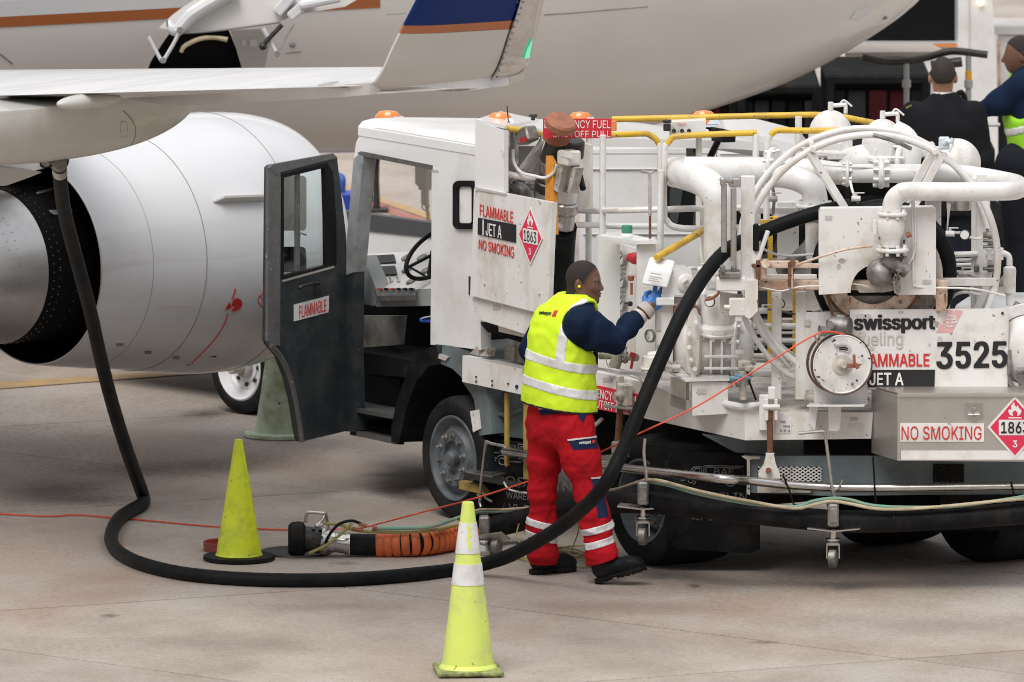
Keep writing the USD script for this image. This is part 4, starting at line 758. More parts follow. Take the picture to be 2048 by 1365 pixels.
placard(R, 2030, 855, 52, 59, 0, d0 - .008)
# the painted sign behind it
FT.part("sign_board", slab(R, [(1700, 620), (2018, 618), (2015, 779), (1699, 779)], -.03, .015), signwhite, label="large white sign board with the operator's name and truck number")
FT.part("sign_board", slab(R, [(1611, 625), (1700, 624), (1700, 780), (1611, 780)], .03, .015), white, label="plain white board behind the cable reel")
FT.part("sign_bolt", cyl(R(2005, 627, -.036), R(2005, 627, -.025), .008, 10), blacktext)
FT.part("sign_lettering", ptext(R, "swissport", [(1709, 630), (1869, 629), (1869, 666), (1709, 668)], -.032, fat=1.5), blacktext)
FT.part("sign_lettering", ptext(R, "fueling", [(1713, 664), (1806, 664), (1806, 699), (1713, 699)], -.032), greytext)
FT.part("sign_lettering", ptext(R, "FLAMMABLE", [(1711, 708), (1859, 708), (1859, 734), (1711, 734)], -.032, True), redtext)
FT.part("product_plate", slab(R, [(1700, 741), (1870, 740), (1869, 774), (1700, 776)], -.034, .004), blacktext)
FT.part("sign_lettering", ptext(R, "JET A", [(1739, 746), (1807, 746), (1807, 771), (1739, 771)], -.036, True), whitetext)
FT.part("plate_stripe", slab(R, [(1731, 742), (1734, 742), (1734, 774), (1731, 774)], -.036, .002), whitetext)
FT.part("fleet_number", ptext(R, "3525", [(1874, 684), (2014, 682), (2014, 736), (1874, 739)], -.032, fat=1.4), blacktext)
FT.part("emblem", slab(R, [(1872, 666), (1893, 621), (1927, 621), (1904, 666)], -.032, .002), pinkfade)
FT.part("emblem_globe", join(tube([R(x, y, -.034) for x, y in ell(1900, 643, 13, 12, 20)], .002, 4, closed=True), tube([R(x, y, -.034) for x, y in ell(1900, 643, 13, 4, 20)], .002, 4, closed=True), tube([R(x, y, -.034) for x, y in ell(1900, 643, 5, 12, 20)], .002, 4, closed=True)), signwhite)
for x, y, rx, ry in ((1722, 633, 11, 5), (1736, 632, 7, 4), (1802, 625, 6, 3), (1880, 680, 5, 7), (1728, 669, 4, 7), (1744, 697, 5, 5), (1859, 690, 3, 3), (1950, 684, 3, 4), (2006, 692, 6, 5), (1876, 624, 3, 4)): FT.part("worn_patch", slab(R, ell(x, y, rx, ry, 14), -.0325, .002), dashlight)
# cable reel
rc = R(1684, 729, -.2); ra = nrm([.2, -1, .02])
FT.part("cable_reel", lathe([(0, .0), (.155, .0), (.16, .004), (.166, .0), (.17, -.006), (.17, -.02), (.15, -.025), (.12, -.03), (.12, -.1), (.165, -.105), (.168, -.12), (.16, -.125), (0, -.125)], rc, ra, 56), M("reel_white", (.76, .75, .73), .4, var=.03, dirt=((.4, .35, .3), .12, 4), chips=((.08, .06, .05), .115, 42)))
FT.part("reel_rim", join(lathe([(.166, .002), (.1735, .004), (.1745, -.022), (.167, -.024)], rc, ra, 56), lathe([(.166, -.1), (.1735, -.1), (.1745, -.126), (.167, -.128)], rc, ra, 56)), M("reel_rim_brown", (.06, .035, .028), .6, var=.3, vscale=25, dirt=((.18, .08, .05), .3, 18)))
FT.part("reel_hub", join(lathe([(0, .0), (.055, .0), (.058, .008), (.05, .012), (.03, .012), (.022, .03), (0, .032)], rc, ra, 28), cyl(rc + ra * .02, rc + ra * .06, .018, 16)), grimy)
a_, b_, _ = frame(ra)
FT.part("reel_crank", join(cbox(rc + ra * .045 + RGT * .01 - up * .014, RGT * .075, ra * .015, up * .025, .004), cyl(rc + ra * .06 + RGT * .055, rc + ra * .06 + RGT * .052 + up * .06, .009, 10), cyl(rc + ra * .06 + RGT * .072 - up * .02, rc + ra * .06 + RGT * .05 + up * .03, .008, 8)), brass)
FT.part("reel_bolt", join(*[cyl(rc - ra * .004 + r_ * (math.cos(t_) * RGT + math.sin(t_) * up), rc + ra * .006 + r_ * (math.cos(t_) * RGT + math.sin(t_) * up), .008, 8) for r_, t_ in ((.12, .4), (.12, 2.4), (.13, 3.6), (.125, 5.2), (.1, 4.4))]), greycast)
FT.part("reel_stop_knob", cyl(rc + RGT * -.1 - up * .085, rc + ra * .02 + RGT * -.1 - up * .085, .016, 14), blacktext)
FT.part("reel_label", join(*[slab(Plane(rc * np.array([1, 1, 0]), (1, -.2)), [], 0) for _ in ()], prism([rc + ra * .003 + r_ * (math.cos(t_) * a_ * 0 + math.sin(t_) * RGT + math.cos(t_) * up) for r_, t_ in [(.115, t) for t in np.linspace(-.45, .45, 9)] + [(.075, t) for t in np.linspace(.45, -.45, 9)]], ra * .002)), dashlight)
FT.part("reel_label_bars", join(*[prism([rc + ra * .0055 + r_ * (math.sin(t_) * RGT + math.cos(t_) * up) for r_, t_ in [(q + .004, t) for t in np.linspace(-.2, .36, 6)] + [(q - .003, t) for t in np.linspace(.36, -.2, 6)]], ra * .001) for q in (.083, .093)], ptext(R, "CAUTION", [(1669, 691), (1693, 691), (1693, 696), (1669, 696)], -.212)), blacktext)
FT.part("reel_bracket", join(slab(R, [(1627, 770), (1735, 770), (1735, 809), (1629, 809)], -.06, .05), prism([R(1614, 811, -.25), R(1728, 811, -.25), R(1735, 806, .0), R(1622, 806, .0)], up * -.008), slab(R, [(1620, 812), (1636, 812), (1630, 862), (1620, 848)], -.16, .15), slab(R, [(1656, 812), (1683, 812), (1680, 858), (1673, 863), (1658, 862)], -.14, .02)), white)
FT.part("reel_strut", join(cbox(R(1652, 712, -.12), nrm([.0, 0, 1]) * .13 + RGT * -.05, RGT * .03, np.array([0, .03, 0]), .003), cyl(R(1629, 672, -.2), R(1645, 705, -.2), .006, 8)), grimy)
FT.part("cable_guide", lathe([(.014, 0), (.018, .0), (.03, .055), (.034, .06), (.03, .062), (.014, .005)], R(1660, 662, -.22), np.array([-1, -.25, .0]), 18), greycast)
FT.part("reel_motor", join(cyl(R(1660, 650, -.06), R(1700, 655, -.1), .05, 20, .056), cyl(R(1662, 640, -.08), R(1664, 668, -.08), .03, 14), cyl(R(1672, 634, -.06), R(1690, 638, -.06), .02, 12), cyl(R(1662, 652, -.16), R(1662, 652, -.1), .022, 14)), greycast)
# ------------------------------------------------------------------ roller post, hose reel, pipework
FT.part("roller_post", join(cbox(R(1482, 575, -.06), RGT * .075, np.array([0, .06, 0]), up * (222 / 360), .004)), white)
for x0, y0, y1 in ((1448, 368, 505), (1467, 377, 522)): FT.part("guide_roller", join(cyl(R(x0, y1, -.16), R(x0, y0, -.16), .0165, 16), cyl(R(x0, y0, -.16), R(x0, y0 - 6, -.16), .008, 10)), steel)
FT.part("guide_roller", join(cyl(R(1442, 360, -.19), R(1476, 364, -.12), .015, 16), cbox(R(1440, 372, -.2), RGT * .025, np.array([0, .04, 0]), up * .04, .004), cbox(R(1466, 374, -.17), RGT * .035, np.array([0, .05, 0]), up * .045, .004)), steel)
FT.part("roller_bracket", join(cbox(R(1438, 558, -.2), RGT * .12, np.array([0, .15, 0]), up * .035, .006), cbox(R(1440, 550, -.2), RGT * .03, np.array([0, .05, 0]), up * .05, .004), cbox(R(1462, 552, -.18), RGT * .03, np.array([0, .05, 0]), up * .05, .004)), greycast)
FT.part("roller_arm", join(cbox(R(1432, 583, -.18), RGT * .165, np.array([0, .2, 0]), up * .075, .006), slab(R, [(1490, 562), (1516, 562), (1516, 622), (1500, 638), (1490, 634)], -.2, .16)), white)
FT.part("junction_box", join(cbox(R(1458, 633, -.17), RGT * .095, np.array([0, .06, 0]), up * .1, .006), cbox(R(1470, 644, -.16), RGT * .04, np.array([0, .04, 0]), up * .04, .004), cyl(R(1448, 615, -.16), R(1460, 615, -.16), .014, 12), slab(R, [(1440, 584), (1486, 590), (1486, 626), (1440, 622)], -.05, .01)), white)
FT.part("lever", join(cyl(R(1536, 462, -.1), R(1509, 540, -.1), .013, 10), cyl(R(1512, 505, -.08), R(1506, 560, -.08), .02, 10)), white)
FT.part("lever_grip", cbox(R(1506, 504, -.12), RGT * .033, np.array([0, .035, 0]), up * (55 / 358), .008), blackp)
for q_ in (cbox(R(1512, 561, -.14), RGT * .024, np.array([0, .03, 0]), up * .11, .004), cbox(R(1503, 536, -.14), RGT * .05, np.array([0, .03, 0]), up * .02, .004), cyl(R(1585, 526, -.14), R(1585, 526, -.08), .018, 14), cbox(R(1576, 575, -.13), RGT * .016, np.array([0, .03, 0]), up * .14, .003)): FT.part("lever_bracket", q_, rust)
FT.part("lever_linkage", join(cbox(R(1518, 560, -.12), RGT * .045, np.array([0, .05, 0]), up * .1, .008), cbox(R(1534, 537, -.11), RGT * .175, np.array([0, .03, 0]), up * .04, .003), cbox(R(1580, 537, -.08), RGT * .16, np.array([0, .03, 0]), up * .025, .003), cbox(R(1577, 577, -.12), RGT * .025, np.array([0, .03, 0]), up * .13, .003), cyl(R(1532, 528, -.16), R(1532, 528, -.1), .026, 16)), peach)
FT.part("reel_beam", join(cbox(R(1516, 581, -.06), RGT * (378 / 360), np.array([0, .1, 0]), up * .055, .005), slab(R, [(1860, 575), (1895, 575), (1895, 610), (1890, 622), (1872, 622), (1872, 600)], -.07, .06)), peach)
FT.part("reel_beam_grime", slab(R, [(1706, 572), (1800, 570), (1806, 578), (1770, 585), (1720, 586)], -.068, .012), grimy)
FT.part("linkage_rod", tube([R(1590, 531, -.13), R(1660, 508, -.16), R(1700, 498, -.18), R(1745, 492, -.2)], .007, 8, 3), peach)
FT.part("control_wire", tube([R(1517, 574, -.08), R(1545, 580, -.09), R(1565, 582, -.09), R(1600, 574, -.09), R(1650, 572, -.09), R(1700, 568, -.09), R(1740, 574, -.09)], .0045, 6, 4), white)
FT.part("reel_gauge_strip", join(*[cbox(R(x, 560, -.045), RGT * .022, np.array([0, .01, 0]), up * .02, .001) for x in (1667, 1688)]), blacktext)
for x in (1552, 1600): FT.part("deck_post", cbox(R(x - 9, 800, .12 if x < 1580 else .05), RGT * (.055 if x < 1580 else .06), np.array([0, .06, 0]), up * (215 / 358), .004), white)
FT.part("bent_pipe", tube([R(1488, 632, .0), R(1500, 660, .02), R(1530, 705, .05), R(1565, 742, .1), R(1600, 760, .15)], .015, 10, 4), pipe_white)
FT.part("bent_pipe", tube([R(1506, 622, .02), R(1520, 660, .05), R(1550, 702, .1), R(1580, 735, .15)], .015, 10, 4), pipe_white)
FT.part("deck_valve", join(cbox(R(1476, 740, -.1), RGT * .07, np.array([0, .06, 0]), up * .05, .008), cyl(R(1484, 742, -.08), R(1486, 800, -.08), .02, 12), cyl(R(1494, 738, -.14), R(1504, 735, -.1), .015, 12)), grimy)
FT.part("deck_valve_lever", join(cyl(R(1459, 757, -.12), R(1480, 757, -.12), .013, 10), cyl(R(1470, 750, -.12), R(1500, 757, -.12), .01, 10)), M("blue_valve_paint", (.12, .22, .3), .5, var=.2, chips=((.4, .38, .35), .1, 40)))
FT.part("deck_cable", tube([R(1494, 740, -.11), R(1500, 768, -.1), R(1512, 800, -.06)], .006, 8), blackp)
FT.part("deck_clutter", join(cyl(R(1610, 795, -.02), R(1740, 805, .02), .022, 12), cbox(R(1690, 808, -.02), RGT * .14, np.array([0, .1, 0]), up * .02, .004)), grimy)
# hose reel: two hoops, spokes, sprocket, side plate
hc = R(1742, 522, .12)
for dd, dx in ((.0, 0), (.34, -8)):
    c = hc + np.array([dx / 356, dd, 0])
    FT.part("reel_hoop", tube([c + .703 * (math.cos(a) * RGT + math.sin(a) * up) for a in np.linspace(0, 2 * np.pi, 72, endpoint=False)], .0195, 12, closed=True), white)
    FT.part("reel_spoke", cbox(c + np.array([-.36, -.02, .6]), np.array([.235, 0, -.38]), RGT * .05, np.array([0, .05, 0]), .004), white)
    FT.part("reel_spoke", cbox(c + np.array([.37, -.02, .6]), np.array([-.2, 0, -.37]), RGT * .05, np.array([0, .05, 0]), .004), white)
    for o_, e_, h_ in ((np.array([.33, -.02, -.14]), RGT * .37, up * .045), (np.array([-.7, -.02, -.12]), RGT * .4, up * .045), (np.array([.1, -.02, -.66]), np.array([.12, 0, .38]), RGT * .05), (np.array([-.14, -.02, -.66]), np.array([-.12, 0, .38]), RGT * .05)):
        FT.part("reel_spoke", cbox(c + o_, e_, np.array([0, .03, 0]), h_, .003), white)
for q_ in [cyl(hc + .703 * (math.cos(a) * RGT + math.sin(a) * up) - np.array([0, .04, 0]), hc + .703 * (math.cos(a) * RGT + math.sin(a) * up) + np.array([0, .38, 0]), .016, 10) for a in (1.05, 2.05, 3.0, 5.0)]: FT.part("hoop_clamp", q_, white)
FT.part("hoop_handle", join(tube([R(1888, 288, .08), R(1895, 282, .07), R(1902, 284, .06), R(1906, 277, .06)], .012, 8, 3), tube([R(1903, 280, .06), R(1906, 290, .06), R(1897, 305, .06)], .006, 8, 3), cbox(R(1878, 300, .08), RGT * .06, np.array([0, .05, 0]), up * .07, .008)), clearplastic)
FT.part("hoop_strap", tube([R(1746, 270, .06), R(1790, 283, .06), R(1822, 298, .1)], .012, 8, 3), greycast)
sc = R(1746, 548, .0); th = np.linspace(0, 2 * np.pi, 120, endpoint=False)
ringo = [sc + (.265 + (.008 if i % 2 else 0)) * (math.cos(a) * RGT + math.sin(a) * up) for i, a in enumerate(th)]
ringi = [sc + .17 * (math.cos(a) * RGT + math.sin(a) * up) for a in np.linspace(0, 2 * np.pi, 40, endpoint=False)]
FT.part("reel_sprocket", prism(ringo, np.array([0, .015, 0]), [ringi]), peach)
FT.part("drive_chain", tube([sc + .275 * (math.cos(a) * RGT + math.sin(a) * up) - np.array([0, .004, 0]) for a in np.linspace(3.5, 5.9, 40)] , .008, 6), rust)
FT.part("drive_chain", tube([R(1655, 585, -.02), R(1660, 612, -.03), R(1668, 640, -.03)], .01, 6), rust)
FT.part("reel_bolt", join(*[cyl(sc + .22 * (math.cos(a) * RGT + math.sin(a) * up) - np.array([0, .01, 0]), sc + .22 * (math.cos(a) * RGT + math.sin(a) * up), .01, 8) for a in np.linspace(3.4, 6, 6)]), greycast)
for k_, rr_ in ((.16, .36), (.3, .365)):
    FT.part("wound_hose", tube([R(1772, 556, 0) + np.array([0, k_, 0]) + rr_ * (math.cos(a) * RGT + math.sin(a) * up) for a in np.linspace(0, 2 * np.pi, 56, endpoint=False)], .041, 14, closed=True), hose_rubber)
FT.part("reel_drum", lathe([(0, .05), (.33, .05), (.34, .06), (.34, .42), (0, .42)], R(1764, 556, 0), np.array([0, 1, 0]), 40), grimy)
FT.part("corrugated_hose", join(tube([R(1640, 452, .5), R(1622, 490, .45), R(1592, 522, .4), R(1560, 545, .35)], .042, 14, 6), *[lathe([(.042, -.004), (.047, 0), (.042, .004)], p, q - p, 14) for p, q in zip(smooth_path([R(1640, 452, .5), R(1622, 490, .45), R(1592, 522, .4), R(1560, 545, .35)], 10)[:-1], smooth_path([R(1640, 452, .5), R(1622, 490, .45), R(1592, 522, .4), R(1560, 545, .35)], 10)[1:])]), greycast)
arch = [(1700, 590)] + [(1745 + 44 * math.cos(a), 586 - 54 * math.sin(a)) for a in np.linspace(math.pi, 0, 16)] + [(1789, 590)]
sp = [(1638, 424), (1642, 418), (1866, 415), (1872, 420), (1872, 590), (1795, 590), (1789, 586)] + arch[-2:0:-1] + [(1638, 590)]
FT.part("reel_guard", slab(R, sp, -.11, .1), white)
FT.part("guard_stain", join(*[slab(R, ell(x, y, rx, ry, 12), -.112, .003) for x, y, rx, ry in ((1684, 522, 7, 5), (1678, 534, 4, 6), (1796, 575, 6, 14))]), grimy)
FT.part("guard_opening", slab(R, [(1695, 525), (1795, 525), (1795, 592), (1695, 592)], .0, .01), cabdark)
FT.part("swivel_ball", sph(R(1762, 546, -.14), .082, (1, 1, 1)), greycast)
FT.part("swivel_valve", join(slab(R, [(1765, 502), (1810, 502), (1808, 522), (1790, 548), (1770, 540)], -.2, .1), cyl(R(1770, 515, -.2), R(1815, 545, -.2), .04, 16), cyl(R(1800, 538, -.22), R(1812, 512, -.22), .012, 10), flange(R(1796, 546, -.2), np.array([1, 0, -.3]), .05)), greycast)
FT.part("riser_flange", flange(R(1784, 500, -.2), up, .092, .022, 8, .011), white)
FT.part("riser_flange", flange(R(1784, 428, -.2), up, .085, .02, 8, .011), pipe_white)
FT.part("riser_body", lathe([(.05, .0), (.055, .05), (.075, .075), (.078, .12), (.072, .15), (.055, .19), (0, .19)], R(1781, 494, -.2), up, 28), white)
FT.part("riser_plug", join(cyl(R(1812, 472, -.2), R(1822, 468, -.2), .016, 8)), brass)
FT.part("riser_handle", join(cyl(R(1748, 452, -.2), R(1760, 452, -.2), .02, 12), cyl(R(1750, 470, -.22), R(1750, 440, -.22), .012, 8)), white)
FT.part("air_pipe", tube([R(1824, 402, -.12), R(1826, 470, -.12), R(1826, 560, -.12), R(1830, 572, -.12), R(1860, 576, -.1), R(1945, 578, -.06), R(2010, 592, .0)], .006, 8, 3), white)
FT.part("air_pipe", tube([R(1810, 378, -.1), R(1822, 376, -.1), R(1828, 400, -.12), R(1830, 500, -.13), R(1808, 540, -.16)], .005, 6, 3), white)
# the delivery pipe over the top
FT.part("delivery_pipe", tube([R(1784, 432, -.2), R(1784, 412, -.2), R(1789, 398, -.2), R(1800, 388, -.2), R(1818, 383, -.2), R(1900, 384, -.16), R(1990, 383, -.1), R(2020, 382, -.06), R(2034, 380, .02), R(2040, 375, .15), R(2032, 368, .3), R(2006, 362, .45), R(1960, 354, .6), R(1900, 348, .6), R(1700, 347, .6)], .053, 20, 5), pipe_white)
FT.part("pipe_flange", flange(R(1762, 347, .6), RGT, .088, .035, 8, .012), white)
FT.part("pipe_flange", flange(R(1694, 347, .6), RGT, .078, .02, 8, .011), white)
FT.part("discharge_pipe", join(tube([R(1700, 349, .62), R(1640, 345, .7), R(1590, 346, .8), R(1530, 345, .8), R(1460, 345, .75), R(1400, 344, .7), R(1370, 344, .7)], [.058, .07, .085, .085, .085, .085, .085], 22, 4)), pipe_white)
FT.part("big_elbow", join(tube([R(1352, 345, 1.25), R(1356, 346, 1.1), R(1378, 352, .7), R(1408, 364, .5), R(1430, 385, .42), R(1438, 415, .42), R(1438, 470, .42), R(1437, 560, .42)], .086, 24, 5), sph(R(1351, 345, 1.25), .088)), pipe_white)
FT.part("tee_elbow", join(tube([R(1560, 350, .5), R(1595, 358, .42), R(1622, 374, .4), R(1630, 396, .4), R(1630, 418, .4)], .07, 20, 4), flange(R(1628, 412, .4), up, .105, .022, 10, .011), cyl(R(1628, 440, .4), R(1628, 414, .4), .075, 20), cyl(R(1630, 520, .4), R(1630, 440, .4), .055, 18)), pipe_white)
FT.part("pipe_flange", flange(R(1548, 330, .7), np.array([.9, -.4, .1]), .1, .025, 8, .012), white)
for x, w_, h_ in ((1500, .06, .42), (1555, .12, .33), (1400, .03, .3), (1850, .09, .35)): FT.part("rear_upright", cbox(R(x, 520, 1.1), RGT * w_, np.array([0, .05, 0]), up * h_, .004), white)
FT.part("rear_crossmember", cbox(R(1480, 428, 1.0), RGT * .35, np.array([0, .05, 0]), up * .035, .004), white)
FT.part("upright_channel", join(cbox(R(1952, 640, .5), RGT * .075, np.array([0, .06, 0]), up * .82, .006), cbox(R(1942, 640, .52), RGT * .03, np.array([0, .06, 0]), up * .8, .006)), white)
FT.part("pipe_stub", lathe([(.0, 0), (.066, 0), (.07, .01), (.07, .12), (0, .12)], R(1918, 420, .62), up, 26), steel)
FT.part("hanging_strap", tube([R(1898, 408, .55), R(1896, 440, .55), R(1893, 478, .55)], [.012, .006, .002], 6), M("clear_strap", (.6, .58, .54), .3))
for y, d in ((508, .5), (520, .55), (529, .6)): FT.part("brake_pipe", tube([R(1868, y + 4, d), R(1900, y + 2, d), R(1955, y, d)], .016 if y < 515 else .01, 8), pipe_white)
FT.part("relief_valve", join(tube([R(1970, 508, .4), R(2000, 506, .4), R(2010, 508, .4), R(2018, 514, .4), R(2019, 530, .4)], .017, 12, 3), lathe([(0, 0), (.02, 0), (.022, .06), (.034, .075), (.036, .2), (.034, .215), (.016, .225), (.014, .27), (0, .27)], R(2019, 612, .4), up, 18), *[cyl(R(x, 496, .4), R(x, 520, .4), .02, 10) for x in (1978, 2000)], cyl(R(1986, 500, .38), R(1994, 492, .38), .006, 6)), pipe_white)
FT.part("pipe_clamp", join(*[cbox(R(x, y, .42), RGT * .03, np.array([0, .04, 0]), up * .04, .005) for x, y in ((1975, 545), (1985, 545), (1948, 545), (1976, 500), (1976, 478))], *[cyl(R(1966, y, .4), R(1990, y, .4), .01, 8) for y in (482, 494, 538)]), greycast)
FT.part("equipment_cover", join(lathe([(0, .0), (.3, .0), (.36, -.04), (.4, -.14), (.4, -.5), (0, -.5)], R(2040, 598, .9), up, 40)), whiteclean)
FT.part("sphere_tank", lathe([(0, 0), (.12, .01), (.2, .06), (.235, .14), (.235, .5), (0, .5)], R(2060, 700, -.05), np.array([.2, 1, 0]), 36), white)
FT.part("tank_flange", lathe([(.2, 0), (.255, .0), (.26, .02), (.2, .03)], R(2060, 700, .0), np.array([.2, 1, 0]), 36), white)
FT.part("tank_valve", join(cyl(R(2040, 740, -.1), R(2048, 770, -.1), .03, 12), cyl(R(2034, 742, -.12), R(2060, 740, -.12), .018, 10), tube([R(2018, 700, -.02), R(2020, 760, -.05), R(2032, 778, -.05), R(2060, 778, -.05)], .012, 8, 4), cyl(R(2028, 608, .1), R(2060, 625, .1), .02, 10)), greycast)
# pump domes behind
def dome_pump(x, y, w, h, d, cap=True):
    c = R(x, y + h * .45, d); r = w / 2 / PM(R.o[1] + d)
    FT.part("air_eliminator", lathe([(r * math.sin(t), r * 1.15 * math.cos(t)) for t in np.linspace(0, math.pi / 2, 14)] + [(r, -r * .6), (r * .6, -r * .8), (r * .6, -r * 1.6), (0, -r * 1.6)], c, up, 32), white)
    FT.part("pump_flange", flange(c - up * r * .75, up, r * 1.12, .045, 8, .014), white)
    if cap:
        q = c + up * r * 1.15
        FT.part("bleed_cock", join(cyl(q, q + up * .045, .016, 10), cyl(q + up * .025, q + up * .03 + RGT * .09, .012, 8), cyl(q + up * .03 + RGT * .085, q + RGT * .085 - up * .02, .011, 8), tube([q + up * .03 + RGT * .05, q + up * .055 + RGT * .075, q + up * .02 + RGT * .12], .006, 6, 3)), pipe_white)
dome_pump(1661, 226, 88, 100, 1.0); dome_pump(1765, 242, 82, 96, .9)
FT.part("pump_elbow", tube([R(1790, 262, .85), R(1812, 275, .82), R(1822, 300, .8), R(1818, 340, .8)], .06, 18, 4), white)
FT.part("pump_body", join(tube([R(1590, 345, .95), R(1660, 336, .95), R(1720, 322, .9), R(1790, 318, .9), R(1840, 322, .9)], [.05, .07, .09, .1, .08], 20, 4), flange(R(1808, 325, .85), RGT + np.array([0, -.4, 0]), .13, .03, 10), cbox(R(1655, 322, .85), RGT * .12, np.array([0, .1, 0]), up * .05, .01), cyl(R(1755, 335, .85), R(1755, 318, .85), .02, 10)), white)
FT.part("pump_bellows", join(*[lathe([(.09, 0), (.1, .01), (.09, .02)], R(1670, 320 + i * 6, .95), up, 24) for i in range(4)]), greycast)
FT.part("end_tank", lathe([(.14 * math.sin(t), .06 + .14 * math.cos(t)) for t in np.linspace(0, math.pi / 2, 14)] + [(.14, -.12), (0, -.12)], R(1900, 344, 1.05), np.array([.55, 0, .8]), 32), white)
FT.part("pipe_bundle", join(*[tube([R(x, 310, .8), R(x + 2, 330, .8), R(x, 350, .8)], .013, 8) for x in (1868, 1878, 1886, 1893)], tube([R(1806, 305, .8), R(1818, 296, .8), R(1850, 298, .8)], .008, 8, 3), cbox(R(1822, 316, .85), RGT * .1, np.array([0, .1, 0]), up * .05, .01)), white)
FT.part("small_pipe", tube([R(1640, 330, .55), R(1720, 335, .55), R(1830, 338, .6)], .006, 6, 3), white)
FT.part("control_housing", slab(R, [(1335, 246), (1412, 241), (1412, 268), (1340, 276)], 1.55, .2), white)
FT.part("housing_lettering", ptext(R, "FUELSTAT", [(1355, 247), (1373, 247), (1373, 251), (1355, 251)], 1.545), redtext)
FT.part("housing_knob", join(*[cyl(R(x, 262, 1.5), R(x, 262, 1.56), .012, 10) for x in (1348, 1364, 1378)], cyl(R(1334, 262, 1.5), R(1334, 248, 1.5), .022, 14), cyl(R(1334, 246, 1.5), R(1334, 240, 1.5), .026, 14)), darkmetal)

# small plumbing: sensing tubes, ball valves, gauges and labels
for q, r_, m_ in (([R(1500, 640, .3), R(1520, 620, .3), R(1560, 622, .3), R(1600, 630, .35), R(1640, 622, .3)], .006, greycast), ([R(1492, 470, .2), R(1530, 500, .25), R(1570, 512, .3), R(1636, 508, .3)], .007, pipe_white),
                  ([R(1880, 470, .3), R(1920, 466, .3), R(1950, 478, .3), R(1990, 470, .35)], .008, pipe_white), ([R(1880, 560, .2), R(1910, 548, .2), R(1940, 552, .25), R(1985, 566, .3)], .007, greycast),
                  ([R(1895, 640, .2), R(1900, 600, .2), R(1925, 585, .2), R(1960, 590, .3)], .009, pipe_white), ([R(1350, 620, .25), R(1362, 606, .22), R(1390, 612, .22), R(1400, 630, .24)], .006, brass),
                  ([R(1330, 700, .28), R(1338, 724, .25), R(1360, 732, .24), R(1380, 750, .2)], .006, greycast), ([R(1400, 478, .3), R(1404, 520, .3), R(1412, 560, .28), R(1408, 590, .25)], .008, pipe_white),
                  ([R(1540, 360, .6), R(1548, 390, .6), R(1546, 430, .6)], .009, greycast), ([R(1700, 362, .5), R(1706, 385, .45), R(1716, 405, .3)], .008, pipe_white), ([R(1606, 300, .9), R(1614, 330, .8), R(1640, 338, .8)], .008, greycast), ([R(1720, 300, .85), R(1728, 322, .85), R(1748, 330, .85)], .008, pipe_white)):
    FT.part("sensing_tube", tube(q, r_, 8, 4), m_)
for x, y, d, m_ in ((1526, 622, .28, white), (1900, 468, .28, white), (1975, 470, .3, grimy), (1925, 548, .2, grimy), (1404, 540, .26, white), (1546, 398, .58, grimy), (1712, 398, .3, white), (1352, 735, .2, grimy), (1480, 706, .12, white)):
    c = R(x, y, d); FT.part("ball_valve", join(cyl(c - RGT * .025, c + RGT * .025, .017, 10), cyl(c, c + up * .03, .008, 8), cbox(c + up * .03 - RGT * .008 - np.array([0, .01, 0]), RGT * .055, np.array([0, .012, 0]), up * .006, .002)), m_)
for x, y, d in ((1560, 608, .24), (1930, 470, .26), (1420, 604, .2)):
    c = R(x, y, d); FT.part("pressure_gauge", lathe([(0, .012), (.026, .012), (.028, .018), (.03, .0), (0, 0)], c, np.array([-.2, -1, .1]), 20), darkmetal); FT.part("gauge_face", cyl(c + nrm([-.2, -1, .1]) * .0125, c + nrm([-.2, -1, .1]) * .0145, .025, 18), signwhite)
for P_, x0, y0, x1, y1, d in ((S, 1205, 756, 1224, 764, -.004), (R, 1394, 778, 1412, 788, .135), (R, 1700, 836, 1716, 842, -.01), (S, 985, 612, 1000, 620, -.153), (R, 1650, 432, 1664, 440, -.114), (R, 1845, 560, 1862, 568, -.114), (R, 1608, 640, 1620, 652, .02)):
    FT.part("small_label", slab(P_, [(x0, y0), (x1, y0), (x1, y1), (x0, y1)], d, .003), greytext)
for x, y, l_ in ((1808, 480, 30), (1586, 540, 26), (1890, 588, 22), (1700, 596, 18), (1516, 600, 20), (1545, 830, 22)):
    FT.part("rust_run", slab(R, [(x - 2, y), (x + 2, y), (x + 1.2, y + l_ * .6), (x, y + l_), (x - 1, y + l_ * .5)], -.125 if 1640 < x < 1872 and y < 560 else (-.2 if x < 1530 and y < 700 else -.085), .003), rust)
# ------------------------------------------------------------------ hoses and cables on the ground
YR, YG = R.o[1], lambda x, y: G(x, y)[1]
def gp(px, py, h): return atz(px, py, h)
HR = .0395
air = [(119, 332), (122, 375), (128, 420), (141, 475), (160, 545), (181, 625), (201, 715), (224, 805), (250, 890), (272, 952)]
yt, yb = -1.55, YG(288, 1004)
top = [at(x, y, yt + (yb - yt) * (i / len(air)) ** 1.2) for i, (x, y) in enumerate(air)]
gnd = [gp(x, y, HR) for x, y in ((287, 996), (284, 1008), (262, 1021), (240, 1036), (226, 1058), (223, 1084), (242, 1108), (290, 1130), (370, 1148), (480, 1158), (600, 1161), (720, 1158), (830, 1149), (920, 1138))]
ye = gnd[-1][1]
rise = [at(x, y, Y) for x, y, Y in ((1000, 1119, ye - .1), (1060, 1091, ye - .35), (1130, 1047, ye - .62), (1200, 982, YR - .62), (1245, 902, YR - .58), (1285, 805, YR - .5), (1325, 712, YR - .42), (1365, 625, YR - .33), (1410, 550, YR - .14), (1455, 500, YR + .02), (1500, 476, YR + .14), (1560, 450, YR + .18), (1640, 424, YR + .2), (1700, 412, YR + .24))]
FH = Thing("fuel_hose", "long black fuelling hose looping from the reel over the apron up to the wing", "hose", G(480, 1158))
